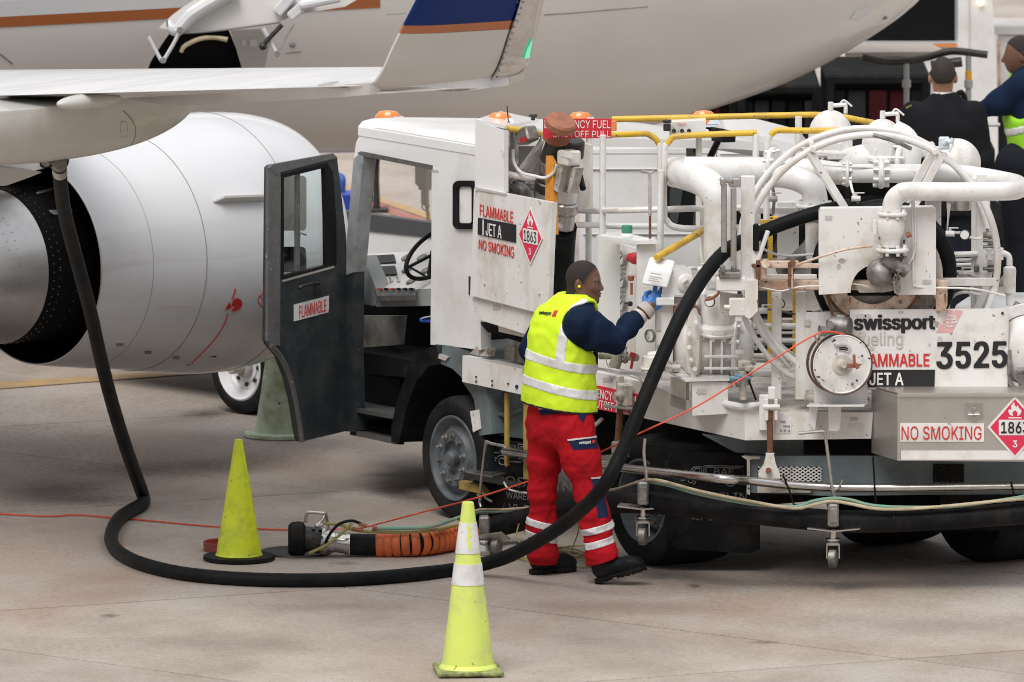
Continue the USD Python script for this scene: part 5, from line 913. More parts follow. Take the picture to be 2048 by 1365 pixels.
hpath = smooth_path(top + gnd + rise, 14)
hr_ = HR * (1 + .012 * np.sin(np.arange(len(hpath)) * 1.9) + .05 * (meshkit.fbm(hpath * 9, 2, 5) - .5))
FH.part("hose", tube(hpath, hr_, 18), hose_rubber)
hd = nrm(top[0] - top[1])
FH.part("hose_coupling", join(lathe([(0, -.02), (.039, -.02), (.042, .0), (.04, .075), (.037, .08), (0, .08)], top[0] - hd * .1, hd, 24)), steel)
FH.part("fuelling_nozzle", join(lathe([(0, 0), (.03, 0), (.03, .02), (.04, .022), (.042, .07), (0, .07)], top[0] - hd * .02, hd, 24), sph(top[0] + np.array([-.07, 0, .03]), .035), cyl(top[0] + np.array([-.09, 0, .02]), top[0] + np.array([.0, 0, .03]), .02, 10)), greycast)

HH = Thing("hydrant_hose", "thick black hydrant hose hung below the bumper with orange scuff rings at its end", "hose", G(840, 1112))
dg = lambda x: -.16
hy = [R(2120, 1020, -.2), R(1950, 1034, -.2), R(1800, 1042, -.2), R(1680, 1043, -.2), R(1560, 1033, -.18), R(1430, 1018, -.14), S(1330, 1008, -.32), S(1230, 1005, -.3), S(1130, 1020, -.26), S(1030, 1044, -.22)]
yl = YG(800, 1113)
hy += [at(960, 1063, YG(940, 1098) - .0), at(900, 1078, YG(900, 1103)), at(840, 1086, yl), at(760, 1090, yl), at(700, 1089, yl)]
hp = smooth_path(hy, 10)
HH.part("hose", tube(hp, .062, 18), rubber)
seg = smooth_path(hy[-5:], 24); L = np.concatenate([[0], np.cumsum(np.linalg.norm(np.diff(seg, axis=0), axis=1))])
pos = lambda s_: np.array([np.interp(s_, L, seg[:, k]) for k in range(3)])
xs = [np.interp(x, [pos(t)[0] * PM(pos(t)[1]) + 1024 for t in np.linspace(L[-1], 0, 60)], np.linspace(L[-1], 0, 60)) for x in (950, 752)]
n_ = 14
for i in range(n_):
    s0 = xs[0] + (xs[1] - xs[0]) * i / n_; s1 = xs[0] + (xs[1] - xs[0]) * (i + .975) / n_
    p, q = pos(s0), pos(s1); ax = q - p; l = np.linalg.norm(ax)
    r0 = .067 + .003 * random.random()
    HH.part("scuff_ring", lathe([(.058, 0), (r0 - .003, .0), (r0 + .004, l * .22), (r0 + .006, l * .5), (r0 + .004, l * .78), (r0 - .003, l), (.058, l)], p, ax, 28), ringorange)
e0, e1 = hy[-1], at(605, 1078, yl); ca = nrm(e1 - e0); px1 = np.linalg.norm(e1 - e0) / 95.0
HH.part("hydrant_coupler", lathe([(0, 0), (.06, 0), (.06, px1 * 8), (.056, px1 * 10), (.056, px1 * 30), (.06, px1 * 31), (.062, px1 * 44), (.05, px1 * 45), (.05, px1 * 50), (0, px1 * 50)], e0, ca, 28), chrome)
HH.part("coupler_band", lathe([(.06, 0), (.075, 0), (.078, .01), (.078, .04), (.06, .045)], e0 + ca * px1 * 44, ca, 28), steel)
HH.part("coupler_body", join(lathe([(0, 0), (.068, 0), (.074, .02), (.074, .1), (.06, .12), (0, .12)], e0 + ca * px1 * 54, ca, 24), *[cyl(e0 + ca * (px1 * (60 + 14 * j)) + .074 * (math.cos(t) * up + math.sin(t) * np.array([.1, -1, 0])), e0 + ca * (px1 * (60 + 14 * j)) + .086 * (math.cos(t) * up + math.sin(t) * np.array([.1, -1, 0])), .012, 8) for j in (0, 1) for t in (.5, 1.2, 1.9)]), darkmetal)
hb = e0 + ca * px1 * 88
HH.part("coupler_bumper", lathe([(0, 0), (.07, 0), (.098, .015), (.102, .04), (.098, .08), (.08, .1), (0, .1)], hb, nrm(ca - up * .12), 26), rubber)
HH.part("coupler_handle", join(tube([at(657, 1058, yl), at(652, 1030, yl - .06), at(646, 1027, yl - .08), at(618, 1025, yl - .08), at(613, 1028, yl - .08), at(611, 1045, yl - .06)], .0095, 10, 3), tube([at(650, 1029, yl - .07), at(645, 1040, yl - .09), at(634, 1051, yl - .1)], .008, 8, 2), cyl(at(630, 1052, yl - .1), at(645, 1050, yl - .09), .014, 10)), steel)
HH.part("sense_line", tube([at(618, 1107, yl - .1), at(650, 1092, yl - .1), at(680, 1070, yl - .1), at(704, 1047, yl - .09)], .009, 8, 4), olivehose)
HH.part("sense_line", tube([at(650, 1095, yl - .09), at(656, 1075, yl - .1), at(676, 1050, yl - .09), at(700, 1042, yl - .08), at(715, 1045, yl - .08), at(726, 1050, yl - .08)], .0085, 8, 4), blackp)
HH.part("line_coupling", join(cyl(at(704, 1058, yl - .08), at(726, 1062, yl - .08), .012, 10), cyl(at(718, 1048, yl - .08), at(734, 1053, yl - .08), .011, 10), cyl(at(744, 1058, yl - .08), at(754, 1056, yl - .08), .012, 10)), brass)
HH.part("sense_line", tube([at(646, 1047, yl - .08), at(680, 1050, yl - .08), at(700, 1058, yl - .08), at(730, 1063, yl - .07), at(800, 1065, yl - .07), at(860, 1062, yl - .06), at(918, 1050, YG(918, 1100) - .08)], .0095, 8, 4), olivehose)
HH.part("sense_line", tube([at(748, 1057, yl - .08), at(800, 1057, yl - .08), at(862, 1054, yl - .07), at(905, 1040, YG(905, 1100) - .06), at(945, 1027, YG(945, 1100) - .06), S(990, 1023, -.2), S(1060, 1019, -.2)], .0105, 8, 4), greenhose)
HH.part("sense_line", tube([at(925, 1030, YG(925, 1100) - .08), at(960, 1020, YG(960, 1098) - .06), S(1000, 1020, -.22), S(1060, 1016, -.22)], .008, 8, 3), tanhose)
HH.part("sense_line", tube([S(1215, 982, -.22), S(1240, 977, -.22), S(1285, 962, -.38), S(1300, 960, -.4), S(1330, 964, -.42), R(1400, 983, -.3), R(1500, 1003, -.28), R(1585, 1017, -.28), R(1620, 1012, -.28), R(1660, 1003, -.28), R(1700, 1008, -.28), R(1745, 1017, -.28), R(1800, 1019, -.28), R(1900, 1012, -.28), R(1990, 1003, -.28), R(2060, 998, -.28), R(2120, 1000, -.28)], .0095, 8, 5), tanhose)
HH.part("sense_line", tube([S(1300, 964, -.38), S(1340, 972, -.4), R(1400, 989, -.28), R(1500, 1008, -.26), R(1590, 1014, -.26), R(1625, 1003, -.27), R(1665, 997, -.27), R(1700, 1000, -.27), R(1760, 1013, -.27), R(1900, 1014, -.26), R(2020, 998, -.26), R(2060, 992, -.26), R(2120, 996, -.26)], .0095, 8, 5), greenhose)
for x, y, a_ in ((1592, 1033, -.18), (1787, 1042, -.2), (2026, 1028, -.2)):
    c = R(x, y, a_); HH.part("hose_tie", lathe([(.063, -.008), (.067, -.006), (.067, .006), (.063, .008)], c, RGT, 24), blackp)
def caster(P, x, y, d, s=1.0, wheel_mat=greycast, spread=True):
    """A cradle that carries the hose: clamp block, shaped plate, swivel and castor wheel; (x, y) the swivel."""
    c = P(x, y, d); k = PM(c[1])
    HH.part("cradle_clamp", join(cbox(c + np.array([-.03, -.05, .015]), RGT * .06, np.array([0, .1, 0]), up * .13, .01), cbox(c + np.array([-.022, -.056, .04]), RGT * .044, np.array([0, .01, 0]), up * .08, .003)), greycast)
    HH.part("cradle_plate", prism([c + np.array([-.145, -.05, .012]), c + np.array([0, -.06, -.004]), c + np.array([.145, -.05, .008]), c + np.array([.145, -.05, .002]), c + np.array([0, -.06, -.012]), c + np.array([-.145, -.05, .005])], np.array([.02, .13, .0])), steel)
    HH.part("castor_swivel", join(cyl(c - up * .0, c - up * .06, .017, 12), lathe([(0, 0), (.04, 0), (.042, -.008), (.03, -.014), (.042, -.02), (.04, -.028), (0, -.03)], c - up * .055, up, 24)), chrome)
    HH.part("castor_fork", join(cbox(c + np.array([-.038, -.02, -.165]), RGT * .008, np.array([0, .04, 0]), up * .08, .002), cbox(c + np.array([.03, -.02, -.165]), RGT * .008, np.array([0, .04, 0]), up * .08, .002), cbox(c + np.array([-.038, -.02, -.092]), RGT * .076, np.array([0, .04, 0]), up * .01, .002)), chrome)
    HH.part("castor_wheel", lathe([(0, -.022), (.035, -.022), (.05, -.018), (.052, 0), (.05, .018), (.035, .022), (0, .022)], c - up * .165, nrm([1, -.25, 0]), 26), wheel_mat)
caster(R, 1666, 1058, -.24); caster(S, 1286, 1014, -.4)
cq = at(958, 1078, YG(950, 1110)); HH.part("cradle_clamp", join(cbox(cq + np.array([0, -.04, .0]), RGT * .06, np.array([0, .1, 0]), up * .13, .01)), greycast)
HH.part("cradle_plate", prism([cq + np.array([-.01, -.06, .03]), cq + np.array([.13, -.06, .05]), cq + np.array([.18, .0, .0]), cq + np.array([.05, .0, -.02])], up * -.008), steel)
HH.part("castor_swivel", lathe([(0, 0), (.036, 0), (.04, -.01), (.03, -.02), (.042, -.03), (.05, -.06), (.04, -.085), (0, -.09)], cq + RGT * .03 - up * .005, up, 22), chrome)
HH.part("castor_wheel", lathe([(0, -.022), (.035, -.022), (.05, -.018), (.05, .018), (.035, .022), (0, .022)], np.array([cq[0] + .1, cq[1], .052]), nrm([1, -.4, 0]), 26), greycast)

GC = Thing("grounding_cable", "thin bright orange grounding cable running from the reel along the apron", "cable", G(540, 1059))
cab = [R(1688, 669, -.22), R(1660, 664, -.25), R(1630, 670, -.3), R(1550, 717, -.35), R(1480, 760, -.4), R(1390, 815, -.45), R(1290, 862, -.45), S(1200, 905, -.4), S(1110, 942, -.35), S(1060, 962, -.3), S(950, 997, -.3), at(840, 1026, .6), at(765, 1046, 1.0)]
cabg = [gp(x, y, .008) for x, y in ((715, 1057), (620, 1060), (540, 1059), (420, 1053), (300, 1042), (230, 1036), (150, 1030), (100, 1033), (0, 1028), (-80, 1024))]
GC.part("cable", tube(cab + cabg, .005, 8, 6), cableorange)
c = G(592, 1106)
single("hydrant_pit", lathe([(0, .004), (.12, .004), (.185, .006), (.2, .012), (.205, .0), (.2, -.01), (0, -.012)], c, up, 40), darkmetal, "dark round hydrant pit under the hose coupler", "hydrant pit", c)
c = G(452, 1101)
single("pit_lid_ring", join(lathe([(.1, .0), (.128, .0), (.13, .05), (.125, .054), (.12, .05), (.118, .008), (.0, .006), (0, 0)], c, up, 40), tube([c + np.array([-.06, -.1, .04]), c + np.array([-.03, -.12, .03]), c + np.array([.0, -.11, .045])], .004, 6, 3)), ringred, "red hydrant pit lid lying behind the plain lime cone", "pit lid", c)
c = G(1105, 1112)
loops = []
rg = np.random.default_rng(3)
for i in range(5):
    o_ = c + np.array([rg.normal(0, .05), rg.normal(0, .1), .006 + .004 * i]); rr_ = .13 + .05 * rg.random()
    loops.append(tube([o_ + np.array([rr_ * math.cos(t) * 1.2, rr_ * math.sin(t) * 1.4, .004 * math.sin(3 * t + i)]) for t in np.linspace(0, 2 * np.pi, 30, endpoint=False)], .004, 6, closed=True))
loops += [tube([c + np.array([.1, 0, .01]), c + np.array([.15, -.02, .18]), S(1133, 1000, -.2)], .004, 6, 5), tube([c + np.array([-.1, 0, .01]), c + np.array([-.2, -.02, .1]), S(1040, 1040, -.2)], .004, 6, 5)]
single("coiled_wire", join(*loops), olivehose, "loose coil of thin olive wire on the ground behind the worker's boots", "wire", c)

# ------------------------------------------------------------------ the airliner being fuelled: nacelle, wing, winglet
HITS = {}
def hit(mesh, px, py, off=.0):
    """The first point of a mesh seen at a pixel, lifted off the surface by off metres."""
    if id(mesh) not in HITS:
        t = np.asarray(mesh.vertices)[np.asarray(mesh.faces)]; a = t - CAM; z = a @ FWD; q2 = np.stack([W0 / 2 + FPX * (a @ RGT) / z, H0 / 2 - FPX * (a @ UPV) / z], -1); HITS[id(mesh)] = (mesh, t, q2.min(1), q2.max(1))
    _, t, l_, h_ = HITS[id(mesh)]; t = t[(l_[:, 0] <= px + .01) & (h_[:, 0] >= px - .01) & (l_[:, 1] <= py + .01) & (h_[:, 1] >= py - .01)]
    if not len(t): return None
    d = nrm(ray(px, py)); e1, e2 = t[:, 1] - t[:, 0], t[:, 2] - t[:, 0]
    p = np.cross(d, e2); det = (e1 * p).sum(1); det = np.where(np.abs(det) < 1e-14, 1e-14, det); s_ = CAM - t[:, 0]
    u = (s_ * p).sum(1) / det; q = np.cross(s_, e1); v = (q @ d) / det; w = (e2 * q).sum(1) / det
    ok = (u > -1e-6) & (v > -1e-6) & (u + v < 1 + 1e-6) & (w > 0)
    if not ok.any(): return None
    i = np.argmin(np.where(ok, w, 1e9)); n = nrm(np.cross(e1[i], e2[i])); n = n if n @ d < 0 else -n
    return CAM + d * w[i] + n * off
def decal(mesh, pts, th=.003, off=.001):
    h = [hit(mesh, x, y, off) for x, y in pts]; h = [x for x in h if x is not None]
    return prism(h, nrm(CAM - np.mean(h, 0)) * th) if len(h) > 2 else None
def ink(mesh, pts, r=.002, k=0):
    h = [hit(mesh, x, y, 0) for x, y in (pts if not k else smooth_path([(x, y) for x, y in pts], k))]; h = [x for x in h if x is not None]
    return tube(h, r, 6)
jet_white = M("jet_white", (.64, .645, .66), .16, var=.015, dirt=((.52, .52, .52), .15, .9), coat=.6, spec=.6)
jet_grey = M("jet_belly_grey", (.7, .675, .645), .26, var=.012, vscale=.5, dirt=((.62, .59, .56), .12, .5), coat=.3)
fairing_grey = M("fairing_grey", (.52, .51, .475), .35, var=.03, dirt=((.42, .4, .36), .2, 3), coat=.25)
bare_metal = M("core_cowl_metal", (.62, .61, .6), .38, .92, var=.06, vscale=2.5, rvar=.1, dirt=((.5, .49, .48), .3, 5))
duct_black = M("duct_black", (.008, .008, .009), .5, var=.2, spec=.06)
lead_metal = M("leading_edge_metal", (.6, .6, .59), .07, 1.0, var=.06, vscale=3, bump=(5, .5))
stripe = M("gold_stripe", (.36, .115, .035), .35, var=.06, coat=.2)
navy = M("tail_blue", (.003, .02, .115), .3, var=.08, spec=.15)
seam = M("panel_seam", (.22, .215, .21), .6)
wing_white = M("wing_white", (.74, .745, .76), .22, var=.04, vscale=1.2, dirt=((.5, .52, .55), .3, 1.6), coat=.35, stretch=(1, 2.5, 1))
YAW = math.radians(46); fa, sd = np.array([math.cos(YAW), math.sin(YAW), 0]), np.array([math.sin(YAW), -math.cos(YAW), 0])
N0 = at(62, 525, 3.4)
AP = Thing("airliner", "white airliner being fuelled: blue-topped winglet, engine nacelle, gold stripe and open cargo door", "airplane", (N0[0], N0[1], 0))
npf = [(.612, 0), (.645, .2), (.683, .5), (.725, .8), (.762, 1.05), (.785, 1.25), (.79, 1.42), (.78, 1.62), (.755, 1.8), (.72, 1.93), (.68, 2.0), (.64, 2.0), (.6, 1.94), (.575, 1.8)]
fine = np.array(npf); tt = np.linspace(0, len(npf) - 1, 60); fine = np.stack([np.interp(tt, range(len(npf)), fine[:, 0]), np.interp(tt, range(len(npf)), fine[:, 1])], 1)
from scipy.interpolate import make_interp_spline
sp_ = make_interp_spline(range(len(npf)), np.array(npf), k=3)(tt)
nac = lathe([tuple(x) for x in sp_], N0, fa, 96)
AP.part("nacelle", nac, jet_white, smooth=60)
AP.part("fan_duct", lathe([(.611, .0), (.6, .004), (.59, .3), (.585, .9), (0, .9)], N0, fa, 64), duct_black)
AP.part("inlet", lathe([(.575, 1.8), (.57, 1.5), (0, 1.5)], N0, fa, 48), duct_black)
core_d = lathe([(.46, -.29), (.47, .0), (.475, .5), (.475, .85)], N0, fa, 64)
AP.part("core_barrel", core_d, duct_black)
core_s = lathe([(.3, -1.6), (.36, -1.2), (.425, -.7), (.455, -.4), (.462, -.29), (.455, -.287)], N0, fa, 72)
AP.part("core_cowl", core_s, bare_metal, smooth=60)
AP.part("core_plug", lathe([(0, -2.1), (.12, -1.9), (.24, -1.5), (.28, -1.2)], N0, fa, 32), bare_metal)
riv = []
for L_, k_, a0_, a1_ in ((-.25, 60, 0, 6.28), (-.2, 60, .05, 6.3), (-.06, 46, 0, 6.28)):
    for a in np.linspace(a0_, a1_, k_): riv.append(sph(N0 + fa * L_ + .466 * (math.cos(a) * sd + math.sin(a) * up), .0045, sub=0))
AP.part("core_rivets", join(*riv), greycast, kind="stuff", smooth=False)
riv = []
for L_ in (-.5, -.56, -.75, -1.0):
    r_ = np.interp(L_, [-1.6, -1.2, -.7, -.4, -.29], [.3, .36, .425, .455, .462]) + .0005
    for a in np.linspace(0, 6.28, 54): riv.append(sph(N0 + fa * L_ + r_ * (math.cos(a) * sd + math.sin(a) * up), .0035, sub=0))
AP.part("cowl_rivets", join(*riv), seam, kind="stuff", smooth=False)
m_ = decal(core_d, [(72, 386), (108, 376), (120, 420), (119, 431), (108, 432), (100, 425)], .003, .002)
if m_ is not None: AP.part("core_access_panel", m_, bare_metal)
m_ = decal(core_d, [(139, 412), (145, 420), (144, 425), (138, 422)], .003, .002)
if m_ is not None: AP.part("core_access_panel", m_, bare_metal)
rN = lambda L_: float(np.interp(L_, [x[1] for x in npf[:10]], [x[0] for x in npf[:10]]))
import scipy.interpolate as si
_prof = sp_[sp_[:, 1].argsort()] if False else sp_
def ringline(L_, w=.0035):
    i = np.argmin(np.abs(sp_[:50, 1] - L_)); r_ = np.interp(L_, sp_[:46, 1], sp_[:46, 0])
    return tube([N0 + fa * L_ + (r_ + .0006) * (math.cos(a) * sd + math.sin(a) * up) for a in np.linspace(0, 2 * np.pi, 96, endpoint=False)], w, 6, closed=True)
for L_, w in ((.37, .0013), (.76, .0026), (1.46, .0022)): AP.part("nacelle_seam", ringline(L_, w), seam)
for px_, py_ in ((296, 705), (352, 716), (240, 690)):
    q = decal(nac, [(px_ - 7, py_ - 3), (px_ + 7, py_ - 3), (px_ + 7, py_ + 3), (px_ - 7, py_ + 3)], .002, .001)
    if q is not None: AP.part("cowl_latch", q, greycast)
AP.part("exhaust_lip", tube([N0 + fa * .0 + .609 * (math.cos(a) * sd + math.sin(a) * up) for a in np.linspace(0, 2 * np.pi, 96, endpoint=False)], .005, 6, closed=True), bare_metal)
h0 = [hit(nac, x, y, -.01) for x, y in ((424, 406), (532, 404), (532, 389), (446, 390))]
sn = nrm(nrm(CAM - h0[0]) + up * .4)
AP.part("nacelle_strake", prism([h0[0], h0[1], h0[1] + sn * .1, h0[0] * .75 + h0[1] * .25 + sn * .09], up * .012), jet_grey)
AP.part("warning_stripe", ink(nac, [(470, 578), (468, 588), (464, 599)], .006), redtext)
AP.part("warning_stripe", ink(nac, [(456, 627), (450, 645), (437, 668), (418, 692), (398, 712), (384, 726)], .0045, 5), redtext)
marks = []
for poly in ([(459, 604), (452, 616), (450, 622), (463, 616)], [(462, 612), (466, 600), (474, 596), (482, 600), (485, 608), (481, 617), (473, 622), (461, 623), (470, 614)]): marks.append(decal(nac, poly, .002, .0015))
AP.part("warning_marks", join(*marks), redtext)
marks = [ink(nac, ell(527, 600, 11, 13, 18) + [(538, 600)], .003), ink(nac, [(519, 592), (535, 609)], .003), ink(nac, [(535, 592), (519, 609)], .002)]
AP.part("warning_marks", join(*marks), redtext)
AP.part("warning_text", join(ink(nac, [(320, 614), (350, 613), (380, 612)], .0012), ink(nac, [(319, 618), (340, 617.5), (362, 617)], .0012)), pinkfade)
m_ = decal(nac, [(372, 731), (398, 716), (434, 712), (424, 722), (390, 730)], .002, .001)
if m_ is not None: AP.part("drain_vent", m_, duct_black)
# wing
T0, T1 = at(738, 172, -4.75), at(1045, 160, -3.92)
ch = float((T1 - T0) @ fa); T1 = T0 + fa * ch - up * .045; T0 = T0.copy()
def airfoil(n=22, t=.1):
    x = (1 - np.cos(np.linspace(0, np.pi, n))) / 2
    yt = 5 * t * (.2969 * np.sqrt(x) - .126 * x - .3516 * x ** 2 + .2843 * x ** 3 - .1036 * x ** 4); c = .018 * (1 - (2 * x - .8) ** 2 / 1.44)
    return x, c + yt, c - yt
DIH, DIT = .121, .1
def station(b):
    le = T1 + (-sd + fa * math.tan(math.radians(25))) * b - up * DIH * b; te = T0 + (-sd + fa * math.tan(math.radians(13))) * b - up * DIT * b
    return te, le
ax_, au, alow = airfoil()
bs = np.linspace(0, 14, 24)
def skin(x0, x1, upper=True, lower=True, lift=0.0):
    """The wing between two chord fractions (0 = leading edge)."""
    sel = np.linspace(x0, x1, 16); U, Lw = np.interp(sel, ax_, au), np.interp(sel, ax_, alow); rows = []
    for b in bs:
        te, le = station(b); c_ = np.linalg.norm(te - le); d = (te - le)
        rows.append(np.vstack([le + np.outer(sel, d) + np.outer(U * c_ + lift, up), (le + np.outer(sel, d) + np.outer(Lw * c_ - lift, up))[::-1]]))
    n = 32; v = np.vstack(rows); f = []
    for i in range(len(bs) - 1):
        for j in range(n):
            k = (j + 1) % n; f += [[i * n + j, i * n + k, (i + 1) * n + k], [i * n + j, (i + 1) * n + k, (i + 1) * n + j]]
    f += [[0, j + 1, j] for j in range(1, n - 1)]; f += [[(len(bs) - 1) * n, (len(bs) - 1) * n + j, (len(bs) - 1) * n + j + 1] for j in range(1, n - 1)]
    m = tm(v, f); m.fix_normals(); return m
AP.part("wing", skin(.1, .74), wing_white)
AP.part("leading_edge", skin(0, .098), lead_metal)
AP.part("aileron", skin(.743, 1.0), wing_white)
AP.part("wing_edge", prism([at(x, y, T0[1] + (738 - x) * .0062) for x, y in ((225, 192), (360, 186), (480, 180), (600, 174), (742, 167), (742, 190), (640, 198), (480, 206), (372, 212), (300, 206))], np.array([.05, .12, .0])), M("polished_skin", (.6, .575, .56), .2, .35, var=.1, vscale=2))
AP.part("edge_seam", tube([at(x, y, T0[1] + (738 - x) * .0062 - .01) for x, y in ((345, 190), (480, 183), (600, 177), (700, 170))], .004, 6), seam)
# winglet
TE = [(640, 175, .42), (700, 181, .2), (738, 178, .06), (753, 163, .0), (768, 138, -.02), (792, 85, -.03), (836, 0, -.03), (866, -60, -.03), (910, -150, -.03)]
LE = [(930, 172, .42), (985, 172, .2), (1022, 163, .06), (1044, 148, .0), (1057, 125, -.02), (1069, 85, -.03), (1089, 0, -.03), (1101, -60, -.03), (1116, -150, -.03)]
pT = np.array([at(x, y, T0[1] + d) for x, y, d in TE]); pL = np.array([at(x, y, T1[1] + d) for x, y, d in LE])
sT, sL = make_interp_spline(range(9), pT, k=2), make_interp_spline(range(9), pL, k=2)
def winglet(u0, u1, v0, v1, skew=0.0, th=.055, nu=10, nv=36):
    us, vs = np.linspace(u0, u1, nu), np.linspace(v0, v1, nv); P_ = np.zeros((nv, nu, 3))
    prof = lambda u: (.03 + .05 * (u0 > .5)) * np.sqrt(np.clip(1 - u, 0, 1)) * np.clip(u * 4, 0, 1) ** .5 * 1.0
    for j, u in enumerate(us):
        vv = vs + (skew * (u - .4) if skew else 0)
        P_[:, j] = sT(vv) * (1 - u) + sL(vv) * u
    du, dv = np.gradient(P_, axis=1), np.gradient(P_, axis=0); n = np.cross(du, dv); n /= np.linalg.norm(n, axis=2, keepdims=True) + 1e-12
    n *= np.where((n @ np.array([0, -1, -.3])) < 0, -1, 1)[..., None]
    t_ = (prof(us))[None, :, None]
    O, I = P_ + n * t_ * .6, P_ - n * (t_ * .9 + .012)
    v = np.vstack([O.reshape(-1, 3), I.reshape(-1, 3)]); f = []; m = nu * nv
    for i in range(nv - 1):
        for j in range(nu - 1):
            a, b, c, d = i * nu + j, i * nu + j + 1, (i + 1) * nu + j + 1, (i + 1) * nu + j
            f += [[a, b, c], [a, c, d], [a + m, c + m, b + m], [a + m, d + m, c + m]]
    for i in range(nv - 1):
        for j in (0, nu - 1): a, d = i * nu + j, (i + 1) * nu + j; f += [[a, d, d + m], [a, d + m, a + m]]
    for j in range(nu - 1):
        for i in (0, nv - 1): a, b = i * nu + j, i * nu + j + 1; f += [[a, b + m, b], [a, a + m, b + m]]
    g = tm(v, f); g.fix_normals(); return g
fv = lambda y: float(np.interp(-y, [-178, -163, -138, -85, 0, 60, 150], [2, 3, 4, 5, 6, 7, 8]))
AP.part("winglet", winglet(.0, .775, 0, fv(61), .16), M("winglet_grey", (.5, .48, .44), .16, var=.03, coat=.3), smooth=60)
AP.part("winglet_stripe", winglet(.0, .775, fv(60.5), fv(45.5), .16, nv=6), stripe, smooth=60)
AP.part("winglet_blue", winglet(.0, .775, fv(45), 7.9, .0, nv=20) if False else winglet(.0, .775, fv(45), 7.9, .16, nv=20), navy, smooth=60)
wl = winglet(.782, 1.0, 0, 7.95); AP.part("winglet_leading_edge", wl, lead_metal, smooth=60)
m_ = decal(wl, [(1076, 64), (1070, 112), (1058, 116), (1047, 117), (1054, 96), (1064, 78)], .008, .004)
if m_ is not None: AP.part("navigation_light", m_, M("nav_green", (.1, .6, .35), .15, coat=.5, emit=((.25, 1, .62), .3)))
wr_ = [hit(wl, x, y, .0) for x, y in [(1030 - 60 * k_ / 12 + 4, 4 + 155 * k_ / 12) for k_ in range(13)] + [(1042 - 52 * k_ / 12 + 4, 4 + 150 * k_ / 12) for k_ in range(13)]]
wr_ = [sph(q, .007, sub=1) for q in wr_ if q is not None]
if wr_: AP.part("edge_rivets", join(*wr_), seam, kind="stuff")
AP.part("static_wick", tube([at(771, 30, T0[1]), at(812, 27, T0[1])], .003, 6), seam)
# flap-track fairings and the pylon
FC = at(82, 218, -1.6); kf = PM(-1.6)
def canoe(c, la, lw, lh, tip=1.6, n=48, cutz=None):
    m = trimesh.creation.icosphere(4, 1.0); v = m.vertices
    ex = np.sign(v[:, 0]) * np.abs(v[:, 0]); sc_ = (1 - np.abs(ex) ** 2.4) / np.maximum(1e-6, 1 - ex ** 2); sc_ = np.clip(sc_, .8, 1.2) ** .5
    z = v[:, 2] * sc_
    if cutz is not None: z = np.minimum(z, cutz)
    m.vertices = c + np.outer(ex * la, fa) + np.outer(v[:, 1] * sc_ * lw, sd) + np.outer(z * lh, up); return m
cf = canoe(FC, 1.14, .27, 106 / kf, cutz=.15)
AP.part("flap_fairing", cf, fairing_grey, smooth=60)
AP.part("fairing_seam", join(ink(cf, [(247, 222), (262, 238), (271, 258), (268, 280), (257, 297)], .0035, 5), ink(cf, [(242, 244), (253, 243), (255, 258), (255, 274), (243, 275), (241, 260), (242, 244)], .0018)), seam)
c2 = at(178, 203, -2.3); cf2 = canoe(c2, .23, .06, .042); AP.part("flap_fairing", cf2, fairing_grey, smooth=60)
AP.part("fairing_gap", decal(cf2, [(178, 215), (192, 200), (206, 194), (228, 192), (226, 198), (208, 203), (196, 212)], .002, .001) or join(cf2), duct_black)
AP.part("pylon", prism([N0 + up * .55 - fa * .2, N0 + fa * 1.2 + up * .72, N0 + fa * .9 + up * .92 - sd * .3, N0 - fa * .9 + up * .82 - sd * .3], sd * .12), jet_grey)
AP.part("pylon_skirt", prism([at(-40, 330, 1.2), at(84, 345, 1.2), at(60, 355, 1.2), at(12, 372, 1.2), at(-40, 374, 1.2)], np.array([-.1, .2, 0])), fairing_grey)
AP.part("refuel_panel", cbox(at(80, 336, -1.5), RGT * .15, np.array([0, .2, 0]), up * .06, .01), duct_black)

# ------------------------------------------------------------------ the airliner beyond: nose, belly, open cargo door
yaw2 = math.radians(21.7); f2 = np.array([math.cos(yaw2), math.sin(yaw2), 0]); w2 = np.array([-math.sin(yaw2), math.cos(yaw2), 0])
Y0 = 11.0; X0 = (640 - 1024) / PM(Y0)
st = [(-900, -113, 303), (-300, -143, 303), (200, -168, 304), (640, -190, 303), (820, -198, 300), (950, -203, 293), (1080, -203, 281), (1200, -197, 264), (1320, -184, 240), (1420, -170, 211), (1520, -152, 177), (1610, -135, 138), (1690, -118, 95), (1750, -106, 59), (1795, -98, 28), (1825, -92, 2), (1845, -88, -30), (1855, -86, -60), (1858, -85, -84)]
C2, R2 = [], []
for x, yc, yb_ in st:
    Xg = (x - 1024) / PM(Y0); 
    for _ in range(6):
        Yc = Y0 + math.tan(yaw2) * (Xg - X0); Xg = (x - 1024) / PM(Yc)
    C2.append(at(x, yc, Yc)); R2.append((yb_ - yc) / PM(Yc))
tcs = np.linspace(0, len(st) - 1, 90)
from scipy.interpolate import PchipInterpolator
Cf, Rf = PchipInterpolator(range(len(st)), np.array(C2))(tcs), PchipInterpolator(range(len(st)), np.array(R2))(tcs)
ns = 72; an = np.linspace(0, 2 * np.pi, ns, endpoint=False)
def shell(lift=0.0, a0=0, a1=ns, i0=0, i1=90):
    vs = [Cf[i] + (Rf[i] + lift) * (np.cos(an)[:, None] * (-w2) + np.sin(an)[:, None] * up) for i in range(90)]
    return np.array(vs)
V = shell(); vv, ff = V.reshape(-1, 3), []
for i in range(89):
    for j in range(ns):
        k = (j + 1) % ns; ff += [[i * ns + j, i * ns + k, (i + 1) * ns + k], [i * ns + j, (i + 1) * ns + k, (i + 1) * ns + j]]
vv = np.vstack([vv, Cf[0], Cf[-1]])
for j in range(ns): ff += [[j, (j + 1) % ns, 90 * ns], [89 * ns + (j + 1) % ns, 89 * ns + j, 90 * ns + 1]]
